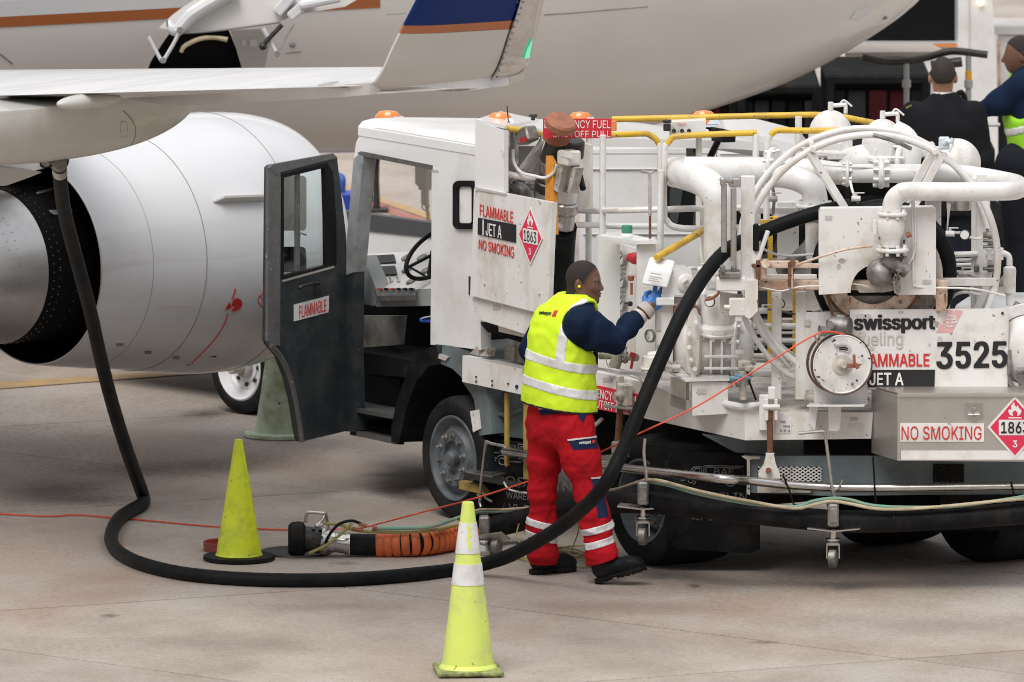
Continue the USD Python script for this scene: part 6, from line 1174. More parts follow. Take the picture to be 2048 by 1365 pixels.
fus = tm(vv, ff); fus.merge_vertices(); fus.fix_normals()
AB = AP
dpx = [(346, 58), (330, 82), (303, 124), (292, 150), (492, 150), (478, 110), (455, 55)]
front = [hit(fus, x, y) for x, y in dpx]; fd = np.array([0, 1.0, 0])
cutter = prism([p - fd * 1.0 - np.array([0, 0, 0]) for p in front], fd * 2.2)
try:
    MF = lambda m: manifold3d.Manifold(manifold3d.Mesh(np.asarray(m.vertices, np.float32), np.asarray(m.faces, np.uint32)))
    cutter.merge_vertices(); cutter.fix_normals(); cut_ = MF(fus) - MF(cutter); v_, f_, _ = meshkit.arrays(cut_); body_f = tm(v_, f_) if len(f_) > 100 else fus
except Exception as e: body_f = fus
AB.part("fuselage", body_f, jet_grey, smooth=30)
hold = prism([p + fd * .12 for p in front], fd * 1.0)
AB.part("cargo_hold", hold, duct_black)
AB.part("hold_lining", join(tube([at(362, 105, front[0][1] + .1), at(370, 92, front[0][1] + .1), at(400, 78, front[0][1] + .1), at(430, 76, front[0][1] + .1), at(455, 80, front[0][1] + .1)], [.012, .016, .016, .014, .018], 8, 4)), tanhose)
AB.part("door_jamb", prism([hit(fus, x, y, .004) for x, y in ((462, 60), (520, 58), (540, 90), (525, 150), (488, 150), (476, 110))], -fd * .01), M("jamb_grey", (.42, .41, .39), .5))
AB.part("jamb_placard", join(*[x for x in (decal(fus, [(483, 78), (490, 78), (490, 88), (483, 88)], .003, .02), decal(fus, [(498, 76), (512, 76), (512, 90), (498, 90)], .003, .02)) if x is not None]), greytext)
yd = front[0][1] - .55
door = [(318, 56), (330, 44), (345, 30), (372, 12), (398, -6), (560, -60), (760, -60), (720, -4), (690, 14), (640, 22), (590, 30), (560, 44), (430, 60), (372, 66), (345, 62)]
AB.part("cargo_door", prism([at(x, y, yd) for x, y in door], np.array([.05, .12, .03])), jet_grey, label="open cargo door swung up above the dark hold")
AB.part("cargo_door_rib", join(tube([at(338, 42, yd - .05), at(342, 55, yd - .06), at(352, 62, yd - .06), at(364, 52, yd - .06), at(385, 30, yd - .06), at(420, 8, yd - .06), at(470, -20, yd - .06)], [.02, .035, .04, .045, .05, .05, .05], 10, 5)), jet_white)
AB.part("cargo_door_seal", tube([at(333, 38, yd - .07), at(337, 55, yd - .08), at(352, 66, yd - .08), at(430, 62, yd - .04), at(560, 45, yd - .04)], .008, 6, 5), seam)
AB.part("door_hinge_fitting", join(cbox(at(545, 20, yd - .1), np.array([.1, 0, .12]), np.array([.05, 0, -.05]), np.array([0, .1, 0]), .01), cbox(at(572, 28, yd - .1), np.array([.14, 0, .12]), np.array([.04, 0, -.05]), np.array([0, .1, 0]), .01), cyl(at(600, 12, yd - .1), at(680, -4, yd - .1), .03, 10)), jet_white)
for q in ([(297, 74), (322, 121)], [(360, 63), (345, 92), (328, 120)], [(526, 56), (553, 106)]):
    AB.part("door_strut", tube([at(x, y, yd - .12) for x, y in q], .0125, 10, 1), jet_white)
AB.part("door_strut", tube([at(588, 48, yd - .1), at(572, 75, yd - .1), at(558, 104, yd - .1)], .006, 8), steel)
AB.part("door_latch", join(cyl(at(564, 50, yd - .14), at(530, 86, yd - .14), .016, 10), sph(at(526, 93, yd - .14), .026)), darkmetal)
AB.part("strut_joint", join(*[cyl(at(x, y, yd - .16), at(x, y, yd - .08), .022, 12) for x, y in ((326, 121), (555, 108), (360, 60))]), chrome)
# gold stripe, upper white, lower blemishes
def band(pts_top, pts_bot, lift=.004):
    """A painted band on the fuselage, laid on it as a thin skin between two edges."""
    a = [hit(fus, x, y, lift) for x, y in pts_top]; b = [hit(fus, x, y, lift) for x, y in pts_bot]; v = []; f = []
    for p, q in zip(a, b): v += [p, q]
    for i in range(len(a) - 1): f += [[2 * i, 2 * i + 2, 2 * i + 3], [2 * i, 2 * i + 3, 2 * i + 1]]
    return tm(v, f)
xs_ = np.linspace(-60, 760, 60); st0, st1 = lambda x: 34 - .052 * x, lambda x: 55 - .052 * x
AB.part("cheat_line", band([(x, st0(x)) for x in xs_], [(x, st1(x)) for x in xs_]), stripe, smooth=True)
for k_ in range(6): AB.part("upper_skin", band([(x, st0(x) - 30 * (k_ + 1)) for x in xs_], [(x, st0(x) - 30 * k_) for x in xs_], .003), jet_white, smooth=True)
AB.part("skin_seam", join(ink(fus, [(1088, 30), (1150, 26), (1220, 20), (1295, 14)], .004), ink(fus, [(571, 107), (602, 104)], .004), ink(fus, [(0, 108), (25, 128)], .006)), seam)
m_ = [decal(fus, p, .004, .002) for p in ([(1700, 38), (1712, 22), (1735, 12), (1746, 14), (1742, 24), (1718, 40)],)]
AB.part("skin_repair_patch", join(*[x for x in m_ if x is not None]), jet_white)
AB.part("drain_mast", join(sph(hit(fus, 1768, 36), .025, (1, .5, .5)), sph(hit(fus, 585, 90), .02)), seam)
gy = Y0 + .4
AB.part("service_hatch_fitting", join(cbox(at(830, 374, gy), RGT * .1, np.array([0, .12, 0]), up * .25, .02), cbox(at(842, 412, gy), RGT * .055, np.array([0, .08, 0]), up * .16, .015), tube([at(850, 400, gy), at(856, 430, gy), at(858, 470, gy), at(858, 500, gy)], .012, 8, 3), tube([at(851 + 7 * math.cos(t), 413 + 8 * math.sin(t), gy - .1) for t in np.linspace(0, 6.28, 16, endpoint=False)], .006, 6, closed=True), cyl(at(850, 380, gy + .2), at(850, 300, gy + .2), .045, 16)), fairing_grey)

# ------------------------------------------------------------------ vehicles and carts beyond
def depth_slab(px, Y, dep, mat=None):
    return prism([at(x, y, Y) for x, y in px], np.array([0, dep, 0]))
YB = 4.6
q0 = at(1300, 560, YB); ST = Thing("service_truck", "second white truck whose rounded white hood shows behind the pipework", "fuel truck", (q0[0], YB, 0))
cabp = [(1160, 320), (1164, 308), (1174, 300), (1300, 298), (1404, 298), (1424, 300), (1432, 310), (1432, 470), (1436, 560), (1440, 640), (1160, 640)]
ST.part("cab", depth_slab(cabp, YB, 1.2), whiteclean)
ST.part("cab_trim", join(*[cbox(at(1166, y, YB - .012), RGT * (264 / PM(YB)), np.array([0, .014, 0]), up * .006, .002) for y in (340, 470)]), dashlight)
hood = [(1434, 310), (1440, 282), (1452, 266), (1470, 263), (1530, 274), (1585, 288), (1612, 300), (1624, 316), (1630, 420), (1434, 420)]
ST.part("hood", depth_slab(hood, YB + .2, 1.0), whiteclean)
ST.part("hood_line", cbox(at(1440, 309, YB + .188), RGT * (180 / PM(YB)), np.array([0, .014, 0]), up * .005, .002), dashlight)
ST.part("lower_body", depth_slab([(1006, 640), (1560, 640), (1560, 840), (1006, 840)], YB + .25, 1.5), cabdark)
for x in (1090, 1500):
    c = at(x, 760, YB + .1); c[2] = .42; wheel(ST, c, np.array([0, -1.0, 0]), .42, .26, .28, lugs=6)

YC = 15.0
def cart(x0, x1, ytop, lab, curtain, Y):
    c = at((x0 + x1) / 2, 400, Y); t = Thing("baggage_cart", lab, "baggage cart", (c[0], Y, 0), group="baggage carts under the aircraft nose"); W = (x1 - x0) / PM(Y); o = np.array([c[0] - W / 2, Y, 0]); zt = at(x0, ytop, Y)[2]
    t.part("frame", join(cbox(o + up * .35, RGT * W, np.array([0, 1.4, 0]), up * .12, .02), cbox(o + up * (zt - .08), RGT * W, np.array([0, 1.4, 0]), up * .08, .02), *[cbox(o + RGT * (W - .06) * i + up * .4, RGT * .06, np.array([0, .06, 0]), up * (zt - .45), .01) for i in (0, 1)], cbox(o + up * .4 + np.array([0, 1.3, 0]), RGT * W, np.array([0, .05, 0]), up * (zt - .45), .01)), cabdark)
    n = 5
    for i in range(n):
        t.part("curtain", cbox(o + RGT * (W * (i + .06) / n) + up * .5 + np.array([0, .04 + .03 * (i % 2), 0]), RGT * (W * .86 / n), np.array([0, .03, 0]), up * (zt - .62), .01), curtain[i % len(curtain)])
    for x in (.18, .82): t.part("wheel", lathe([(0, -.06), (.12, -.06), (.18, -.05), (.19, 0), (.18, .05), (.12, .06), (0, .06)], o + RGT * W * x + up * .19 + np.array([0, .1, 0]), np.array([0, 1.0, 0]), 20), tyre_rubber)
maroon = M("maroon_curtain", (.05, .009, .012), .7, var=.2, spec=.1); curtdark = M("dark_curtain", (.008, .01, .011), .7, var=.3, spec=.1); curtgrey = M("grey_curtain", (.03, .034, .034), .6, var=.3, spec=.15)
cart(1475, 1640, 170, "dark baggage cart with grey curtains left of the two pump domes", [curtdark, curtgrey, curtdark], YC)
cart(1652, 1860, 150, "dark baggage cart with maroon curtains behind the pilot", [curtdark, curtgrey, maroon, maroon], YC + .5)
cart(1395, 1474, 178, "narrow dark baggage cart with a maroon curtain under the aircraft nose", [maroon, curtdark], YC + .3)
vx = at(1900, 300, 18.0)
VN = Thing("service_van", "white high-sided service vehicle with a large black opening behind the aircraft nose", "van", (vx[0], 18.0, 0))
VN.part("body_panel", depth_slab([(1640, 95), (1916, 95), (1916, -300), (1962, -300), (1976, -80), (1986, 20), (1992, 120), (1996, 260), (1996, 420), (1880, 430), (1880, 150), (1640, 155)], 18.0, 2.0), whiteclean)
VN.part("cargo_opening", depth_slab([(1640, 93), (1916, 93), (1916, -300), (1640, -300)], 18.5, .1), duct_black)
VN.part("sill_light", depth_slab([(1790, 91), (1914, 88), (1915, 94), (1790, 97)], 17.95, .04), amber)
VN.part("panel_seam", depth_slab([(1937, -300), (1939, -300), (1940, 220), (1938, 220)], 17.99, .008), dashlight)
VN.part("marker_lamp", sph(at(1961, 6, 17.98), .022), M("lamp_warm", (.8, .6, .3), .3, emit=((1, .75, .4), 2.0)))
for x in (1700, 1950):
    c = at(x, 400, 18.2); c[2] = .42; VN.part("wheel", lathe([(0, -.1), (.25, -.1), (.4, -.08), (.42, 0), (.4, .08), (.25, .1), (0, .1)], c, np.array([0, 1.0, 0]), 24), tyre_rubber)
V2 = Thing("equipment_trailer", "white panelled equipment trailer at the right edge behind the crouching worker", "trailer", (at(2040, 300, 20.0)[0], 20.0, 0))
V2.part("body", depth_slab([(1996, 72), (2200, 72), (2200, 300), (1996, 300)], 20.0, 1.5), whiteclean)
V2.part("top_rail", depth_slab([(1990, 54), (2200, 50), (2200, 68), (1990, 70)], 19.95, .2), dashlight)
V2.part("side_seam", depth_slab([(1994, 80), (2000, 80), (2002, 220), (1996, 220)], 19.97, .03), peach)
V2.part("underframe", join(depth_slab([(1960, 300), (2200, 300), (2200, 330), (1960, 330)], 20.1, 1.2), *[cyl(at(x, 290, 19.8), at(x + 30, 300, 19.8), .09, 14) for x in (1975, 2030)]), greycast)
c = at(2050, 300, 20.2); c[2] = .3; V2.part("wheel", lathe([(0, -.08), (.2, -.08), (.29, -.06), (.3, 0), (.29, .06), (.2, .08), (0, .08)], c, np.array([0, 1.0, 0]), 24), tyre_rubber)
tb = at(2030, 20, 42.0)
BW = Thing("terminal_building", "beige building wall with a red column at the top right corner", "building", (tb[0], 42.0, 0))
BW.part("wall", cbox(np.array([tb[0] - .6, 42.0, 0]), RGT * 14, np.array([0, 3.0, 0]), up * 7, .05), M("building_beige", (.34, .29, .235), .7, var=.05))
BW.part("column", cbox(np.array([at(2014, 20, 41.7)[0], 41.6, 0]), RGT * .12, np.array([0, .35, 0]), up * 7, .02), M("column_red", (.22, .02, .025), .5))
YL_ = 13.2
BL = Thing("belt_loader", "belt loader boom with black guard rail and grey posts in front of the black opening", "belt loader", (at(1850, 300, YL_)[0], YL_, 0))
BL.part("belt_edge", tube([at(1725, 114, YL_), at(1760, 121, YL_), at(1800, 123, YL_), at(1850, 116, YL_), at(1890, 105, YL_), at(1915, 103, YL_), at(1975, 110, YL_)], .026, 12, 4), darkmetal)
BL.part("belt_bed", prism([at(1690, 106, YL_ + .1), at(1760, 117, YL_ + .1), at(1805, 119, YL_ + .1), at(1860, 112, YL_ + .1), at(1895, 101, YL_ + .1), at(1860, 97, YL_ + .8), at(1700, 96, YL_ + .8)], up * -.03), M("belt_tan", (.42, .36, .31), .6, var=.1))
for x, y0, y1 in ((1813, 124, 216), (1937, 112, 216)): BL.part("post", join(cyl(at(x, y1, YL_), at(x, y0, YL_), .02, 12), cyl(at(x, 176, YL_), at(x, 160, YL_), .03, 12)), M("post_grey", (.33, .34, .34), .45) if x < 1900 else MADE["post_grey"])
BL.part("post_band", cyl(at(1937, 160, YL_), at(1937, 142, YL_), .023, 12), M("band_yellow", (.7, .33, .02), .5))
BL.part("boom_roller", cyl(at(1862, 132, YL_ - .05), at(1924, 124, YL_ - .05), .035, 14), darkmetal)
BL.part("chassis", depth_slab([(1700, 300), (1990, 300), (1990, 470), (1700, 470)], YL_ + .3, 1.0), cabdark)
BL.part("control_hose", tube([at(1910, 195, YL_ - .1), at(1922, 185, YL_ - .1), at(1930, 200, YL_ - .1), at(1925, 214, YL_ - .1)], .02, 8, 4), blackp)
for x in (1740, 1950):
    c = at(x, 480, YL_ + .2); c[2] = .32; BL.part("wheel", lathe([(0, -.1), (.2, -.1), (.31, -.08), (.32, 0), (.31, .08), (.2, .1), (0, .1)], c, np.array([0, 1.0, 0]), 24), tyre_rubber)
BL.part("brace_bar", cyl(at(1958, 250, YL_ - .6), at(2000, 250, YL_ - .6), .014, 10), steel)
# tractor wheel under the nacelle
wo = nrm([-math.sin(math.radians(49)), -math.cos(math.radians(49)), 0])
g0 = G(478, 829); tc_ = np.array([g0[0], g0[1], .3])
TR = Thing("baggage_tractor", "ground vehicle with a white wheel rim, mostly hidden behind the engine nacelle", "tractor", (g0[0], g0[1], 0))
whiterim = M("rim_white", (.72, .72, .74), .4, var=.04)
p_ = TR.part("tyre", lathe([(.205, -.2), (.24, -.2), (.29, -.19), (.302, -.15), (.302, -.05), (.29, -.01), (.26, .008), (.225, .006), (.205, -.01)], tc_, wo, 44), tyre_rubber)
TR.part("rim", lathe([(.215, .0), (.205, .006), (.195, -.01), (.185, -.05), (.16, -.055), (.15, -.07), (.1, -.07), (.098, -.06), (.06, -.06), (0, -.06)], tc_, wo, 40), whiterim, parent=p_)
TR.part("hub", join(cyl(tc_ - wo * .06, tc_ + wo * -.02, .07, 24), cyl(tc_ - wo * .03, tc_ + wo * .07, .04, 22)), M("hub_beige", (.36, .34, .3), .5), parent=p_)
a_, b_, _ = frame(wo)
for i in range(8):
    q = tc_ - wo * .07 + .115 * (math.cos(i * math.pi / 4) * a_ + math.sin(i * math.pi / 4) * b_); TR.part("lug_nut", cyl(q, q + wo * .015, .014, 8), darkmetal, parent=p_)
tu = np.array([-wo[1], wo[0], 0]); TR.part("body", join(cbox(tc_ - wo * 1.3 - tu * .2 + up * .0, tu * -1.6, wo * 1.1, up * .45, .03), cbox(tc_ - wo * 1.2 - tu * .5 + up * .4, tu * -1.0, wo * .9, up * .3, .03)), cabdark)
TR.part("tow_plate", prism([at(345, 743, g0[1] - .3), at(413, 741, g0[1] - .3), at(413, 747, g0[1] - .3)], np.array([.02, .3, 0])), darkmetal)
gB = G(676, 520); YD = gB[1]
DR = Thing("water_barrel", "blue plastic barrel seen between the open door and the cab pillar", "barrel", gB)
DR.part("barrel", lathe([(0, 0), (.17, 0), (.18, .02), (.18, .25), (.185, .27), (.18, .29), (.18, at(676, 380, YD)[2] - .02), (0, at(676, 380, YD)[2] - .02)], gB, up, 28), bluebits)
DR.part("handle", tube([at(684, 385, YD - .15), at(685, 360, YD - .15), at(680, 353, YD - .1), at(674, 356, YD - .1), at(672, 385, YD - .1)], .025, 10, 4), M("blue_handle", (.04, .11, .42), .4))
gP = G(753, 424)
DK = Thing("chock_post", "dark tapered post standing on the apron, seen through the cab window", "post", gP)
DK.part("post", tube([gP, gP + up * .1, at(752, 360, gP[1]), at(754, 300, gP[1])], [.03, .026, .024, .022], 12), darkmetal)
DK.part("strap", tube([at(744, 318, gP[1] - .05), at(750, 345, gP[1] - .06), at(758, 318, gP[1] - .05)], .012, 6), blackp)
DK.part("foot", cbox(gP + np.array([-.09, -.09, 0]), RGT * .18, np.array([0, .18, 0]), up * .03, .005), darkmetal)

# ------------------------------------------------------------------ people: smooth solids from blended limbs
def surf(fn, lo, hi, h):
    """Surface nets of the field fn (negative inside)."""
    lo, hi = np.asarray(lo, float), np.asarray(hi, float); n = np.ceil((hi - lo) / h).astype(int) + 1
    g = np.stack(np.meshgrid(*[lo[k] + h * np.arange(n[k]) for k in range(3)], indexing="ij"), -1)
    K = 4; ci = [np.unique(np.append(np.arange(0, m, K), m - 1)) for m in n]; dc = fn(g[np.ix_(*ci)].reshape(-1, 3)).reshape([len(c) for c in ci])   # a coarse look first, then only the cells near the surface
    near = [np.abs(np.arange(m)[:, None] - c[None]).argmin(1) for m, c in zip(n, ci)]; d = dc[np.ix_(*near)].copy()
    m_ = np.abs(d) < K * h * 1.6 + .035; d[m_] = fn(g[m_]); s = d < 0
    c8 = [(i, j, k) for i in (0, 1) for j in (0, 1) for k in (0, 1)]
    sl = lambda a, o: a[o[0]:n[0] - 1 + o[0], o[1]:n[1] - 1 + o[1], o[2]:n[2] - 1 + o[2]]
    cnt = sum(sl(s, o).astype(int) for o in c8); act = (cnt > 0) & (cnt < 8); idx = np.full(act.shape, -1); idx[act] = np.arange(act.sum())
    base = np.argwhere(act); D = {o: sl(d, o)[act] for o in c8}; acc = np.zeros((len(base), 3)); w = np.zeros(len(base))
    for o in c8:
        for ax in range(3):
            if o[ax] == 0:
                p = list(o); p[ax] = 1; p = tuple(p); a, b = D[o], D[p]; m = (a < 0) != (b < 0); t = np.where(m, a / np.where(m, a - b, 1), 0)
                q = np.tile(np.array(o, float), (len(base), 1)); q[:, ax] = t; acc[m] += q[m]; w[m] += 1
    v = lo + h * (base + acc / w[:, None]); faces = []
    for ax in range(3):
        e1, e2 = [k for k in range(3) if k != ax]; a = [slice(0, m) for m in n]; b = list(a); a[ax] = slice(0, n[ax] - 1); b[ax] = slice(1, n[ax])
        cr = s[tuple(a)] != s[tuple(b)]; P = np.argwhere(cr); P = P[(P[:, e1] > 0) & (P[:, e2] > 0) & (P[:, e1] < n[e1] - 1) & (P[:, e2] < n[e2] - 1)]
        if not len(P): continue
        def cell(o1, o2): q = P.copy(); q[:, e1] -= o1; q[:, e2] -= o2; return idx[q[:, 0], q[:, 1], q[:, 2]]
        f = np.stack([cell(1, 1), cell(0, 1), cell(0, 0), cell(1, 0)], 1); flip = s[P[:, 0], P[:, 1], P[:, 2]] ^ (ax == 1); f[~flip] = f[~flip][:, ::-1]
        faces.append(f)
    f = np.vstack(faces); f = f[(f >= 0).all(1)]; m = tm(v, np.vstack([f[:, [0, 1, 2]], f[:, [0, 2, 3]]]))
    if m.volume < 0: m.invert()
    return m
def smin(a, b, k): h = np.clip(.5 + .5 * (b - a) / k, 0, 1); return b * (1 - h) + a * h - k * h * (1 - h)
def smax(a, b, k): return -smin(-a, -b, k)
def cap(p, a, b, r0, r1):
    a, b = np.asarray(a, float), np.asarray(b, float); ab = b - a; t = np.clip(((p - a) @ ab) / (ab @ ab), 0, 1)
    return np.linalg.norm(p - a - t[:, None] * ab, axis=1) - (r0 + (r1 - r0) * t)
def chain(p, pts, rs, k=.02):
    d = None
    for i in range(len(pts) - 1):
        c = cap(p, pts[i], pts[i + 1], rs[i], rs[i + 1]); d = c if d is None else smin(d, c, k)
    return d
def elp(p, c, e, r):
    """Ellipsoid: centre, axes (rows), radii."""
    q = (p - np.asarray(c)) @ np.asarray(e).T / np.asarray(r); l = np.linalg.norm(q, axis=1); return (l - 1) * min(r) * np.clip(l, .35, 1) ** 0
def trunk(p, stations):
    """A body of oval sections: rows of z, centre x, centre y, half width, half depth, yaw (degrees) of the width axis."""
    s_ = np.array(sorted(stations)); z = p[:, 2]; it = [np.interp(z, s_[:, 0], s_[:, k]) for k in range(1, 6)]
    it = [PchipInterpolator(s_[:, 0], s_[:, k])(np.clip(z, s_[0, 0], s_[-1, 0])) for k in range(1, 6)]
    y = np.radians(it[4]); dx, dy = p[:, 0] - it[0], p[:, 1] - it[1]; u, v = dx * np.cos(y) + dy * np.sin(y), -dx * np.sin(y) + dy * np.cos(y)
    l = np.sqrt((np.abs(u) / it[2]) ** 2.4 + (np.abs(v) / it[3]) ** 2.4) ** (2 / 2.4); d = (l ** .5 if False else np.power(l, .5) if False else l - 1) * np.minimum(it[2], it[3]) * .8
    return np.maximum(d, np.maximum(s_[0, 0] - z, z - s_[-1, 0]))
fb = lambda p, s_, o=3, seed=1: meshkit.fbm(p * s_, o, seed) - .5

def fabric(name, col, var=.1, rough=.85, dirt=None, weave=220):
    return M(name, col, rough, var=var, vscale=9, dirt=dirt, bump=(weave, .035), spec=.1)
vest_m = fabric("vest_lime", (.66, .92, .04), .05, .7); navycloth = fabric("sweater_navy", (.008, .017, .042), .25); redcloth = fabric("trouser_red", (.5, .012, .02), .08, .8, dirt=((.3, .01, .015), .3, 7))
navypatch = fabric("pocket_navy", (.018, .028, .07), .2); reflect = M("reflective_tape", (.76, .765, .775), .34, .12, var=.1, vscale=11, rvar=.08); bootm = M("boot_leather", (.009, .01, .013), .5, var=.3, vscale=12, dirt=((.03, .028, .026), .25, 9), bump=(60, .15), spec=.12)
skin_m = M("skin_dark_brown", (.15, .073, .05), .4, var=.1, vscale=22, bump=(170, .06), spec=.45); hair_m = M("hair_black", (.024, .0175, .0155), .85, var=.4, vscale=160, bump=(260, .5))
lip_m = M("lip_brown", (.16, .06, .052), .4); eye_w = M("eye_white", (.3, .27, .25), .2, coat=.5); eye_d = M("eye_dark", (.012, .008, .006), .1, coat=.8)
glove_b = M("glove_blue", (.035, .17, .5), .45, var=.12, vscale=20, bump=(70, .2)); glove_c = fabric("glove_cuff", (.46, .42, .38), .1); cuff_c = fabric("shirt_cuff", (.56, .5, .46), .08)
blacktrim = M("vest_trim_black", (.012, .013, .014), .7); earplug = M("earplug_yellow", (.85, .8, .05), .5)
gL, gR = G(1088, 1150), G(1200, 1168); Yp = (gL[1] + gR[1]) / 2
def pp(px, py, dy=0.0): return at(px, py, Yp + dy)
W = Thing("person", "worker in a lime safety vest and red trousers, one blue-gloved hand raised to the meter", "person", ((gL[0] + gR[0]) / 2, Yp, 0))
tz = lambda py: float(pp(1120, py)[2])
tx = lambda px: float(pp(px, 800)[0])
# torso rows: z, x, y, half width, half depth, yaw of the width axis (he faces right and away)
TOR = [(tz(845), tx(1118), Yp, .17, .142, -40), (tz(800), tx(1118), Yp, .18, .145, -42), (tz(740), tx(1121), Yp, .178, .14, -45), (tz(690), tx(1124), Yp, .192, .138, -48), (tz(650), tx(1131), Yp, .2, .13, -50), (tz(622), tx(1138), Yp, .175, .108, -50), (tz(604), tx(1143), Yp, .125, .085, -50), (tz(588), tx(1149), Yp, .075, .068, -45)]
shR, elR, wrR = pp(1164, 649, -.19), pp(1224, 685, -.12), pp(1290, 623, .02)
shL, elL, wrL = pp(1092, 648, .17), pp(1066, 700, .24), pp(1150, 745, .32)
armR = lambda p, e=0.0: chain(p, [shR, shR * .4 + elR * .6, elR, elR * .45 + wrR * .55, wrR], [.094 + e, .08 + e, .062 + e, .054 + e, .043 + e], .06)
armL = lambda p, e=0.0: chain(p, [shL, elL, wrL], [.085 + e, .066 + e, .05 + e], .05)
torso = lambda p, e=0.0: trunk(p, TOR) - e
wr = lambda p: .014 * fb(p * np.array([1, 1, .7]), 7, 2, 5) + .03 * (np.abs(fb(p @ np.array([[1, 0, .5], [0, 1, .5], [-.4, -.4, 1]]), 7.5, 2, 44)) - .1) + .005 * fb(p, 26, 2, 8)
lo, hi = pp(1010, 870) - np.array([0, .4, .0]), pp(1310, 560) + np.array([0, .5, 0])
ARX = nrm(wrR - shR); ARY, ARZ, _ = frame(ARX)
FOLD = np.array([[1.6, .3, .2], [.2, 1, .3], [-.9, .2, .7]])
def sweater(p):
    d = smin(torso(p, -.004), smin(armR(p), armL(p), .04), .05) + wr(p) + .07 * (np.abs(fb(np.stack([(p - shR) @ ARX * 15, (p - shR) @ ARY * 3.5, (p - shR) @ ARZ * 5], 1), 1.0, 2, 31)) - .12) * np.clip(((p - shR) @ ARX + .1) * 6, .15, 1)
    d = np.maximum(d, (p - (wrR - nrm(wrR - elR) * .05)) @ nrm(wrR - elR)); return np.maximum(np.maximum(d, p[:, 2] - tz(592)), tz(785) - p[:, 2])
W.part("sweater", surf(sweater, lo, hi, .010), navycloth, smooth=True)
def arc_cut(p): return armR(p, .012)
neck = pp(1150, 598)
def vest(p, e=.016):
    z = p[:, 2]
    d = torso(p, e + .012 * np.clip((tz(700) - z) / .35, 0, 1)) + wr(p) * .9
    hole = smin(smin(cap(p, shR + np.array([.02, -.03, .01]), pp(1210, 735, -.3), .105, .115), cap(p, shR, elR, .11, .11), .03), cap(p, pp(1190, 634, -.12), pp(1222, 700, -.02), .09, .11), .03); d = smax(d, -hole, .01)
    holeL = cap(p, shL + np.array([-.02, .02, .0]), elL + np.array([-.03, .05, 0]), .095, .09); d = smax(d, -holeL, .01)
    nk = cap(p, pp(1150, 585), pp(1172, 600, -.02), .062, .05); d = smax(d, -nk, .008)
    hem = tz(806) - (p[:, 0] - tx(1040)) * .12; d = np.maximum(d, hem - z); d = np.maximum(d, z - tz(586)); return d
VEST = surf(vest, lo, hi, .0095); W.part("vest", VEST, vest_m, smooth=True)
sl_ = lambda p, y0, k: (p[:, 2] - (tz(y0) - (p[:, 0] - tx(1120)) * k))
def bandf(y0, hw, k): return lambda p: np.maximum(vest(p, .0188), np.abs(sl_(p, y0, k)) - hw)
W.part("vest_tape", surf(bandf(722, .027, .2), pp(1030, 770) - np.array([0, .4, 0]), pp(1215, 680) + np.array([0, .4, 0]), .0055), reflect, smooth=True)
W.part("vest_tape", surf(bandf(773, .027, .2), pp(1030, 815) - np.array([0, .4, 0]), pp(1215, 735) + np.array([0, .4, 0]), .0055), reflect, smooth=True)
sp1 = [pp(x, y) for x, y in ((1168, 603), (1150, 612), (1136, 632), (1128, 655), (1123, 680), (1119, 720))]
def strap(p):
    d = None
    q = p.copy(); q[:, 1] = Yp
    for a, b in zip(sp1[:-1], sp1[1:]):
        c = cap(q, a, b, .027, .027); d = c if d is None else np.minimum(d, c)
    return np.maximum(np.maximum(vest(p, .019), d), p[:, 1] - (Yp + .03))
W.part("vest_tape", surf(strap, pp(1100, 730) - np.array([0, .4, 0]), pp(1190, 592) + np.array([0, .1, 0]), .0055), reflect, smooth=True)
def hemf(p): return np.maximum(vest(p, .0185), (p[:, 2] - tz(806) + (p[:, 0] - tx(1040)) * .12) - .012)
W.part("vest_hem", surf(hemf, pp(1025, 850) - np.array([0, .4, 0]), pp(1215, 800) + np.array([0, .4, 0]), .006), blacktrim, smooth=True)
logo = [hit(VEST, x, y, .004) for x, y in ((1080, 622), (1104, 624), (1103, 633), (1079, 631))]
if all(x is not None for x in logo): W.part("vest_lettering", quad_text("swissport", *logo, bold=True), blacktext)
m_ = decal(VEST, [(1104, 633), (1109, 622), (1116, 621), (1111, 634)], .003, .003)
if m_ is not None: W.part("vest_emblem", m_, redtext)
W.part("shirt_cuff", surf(lambda p: np.maximum(chain(p, [elR, wrR], [.062, .045]), np.abs((p - wrR) @ nrm(wrR - elR) + .045) - .012), wrR - .16, wrR + .12, .005), cuff_c, smooth=True)
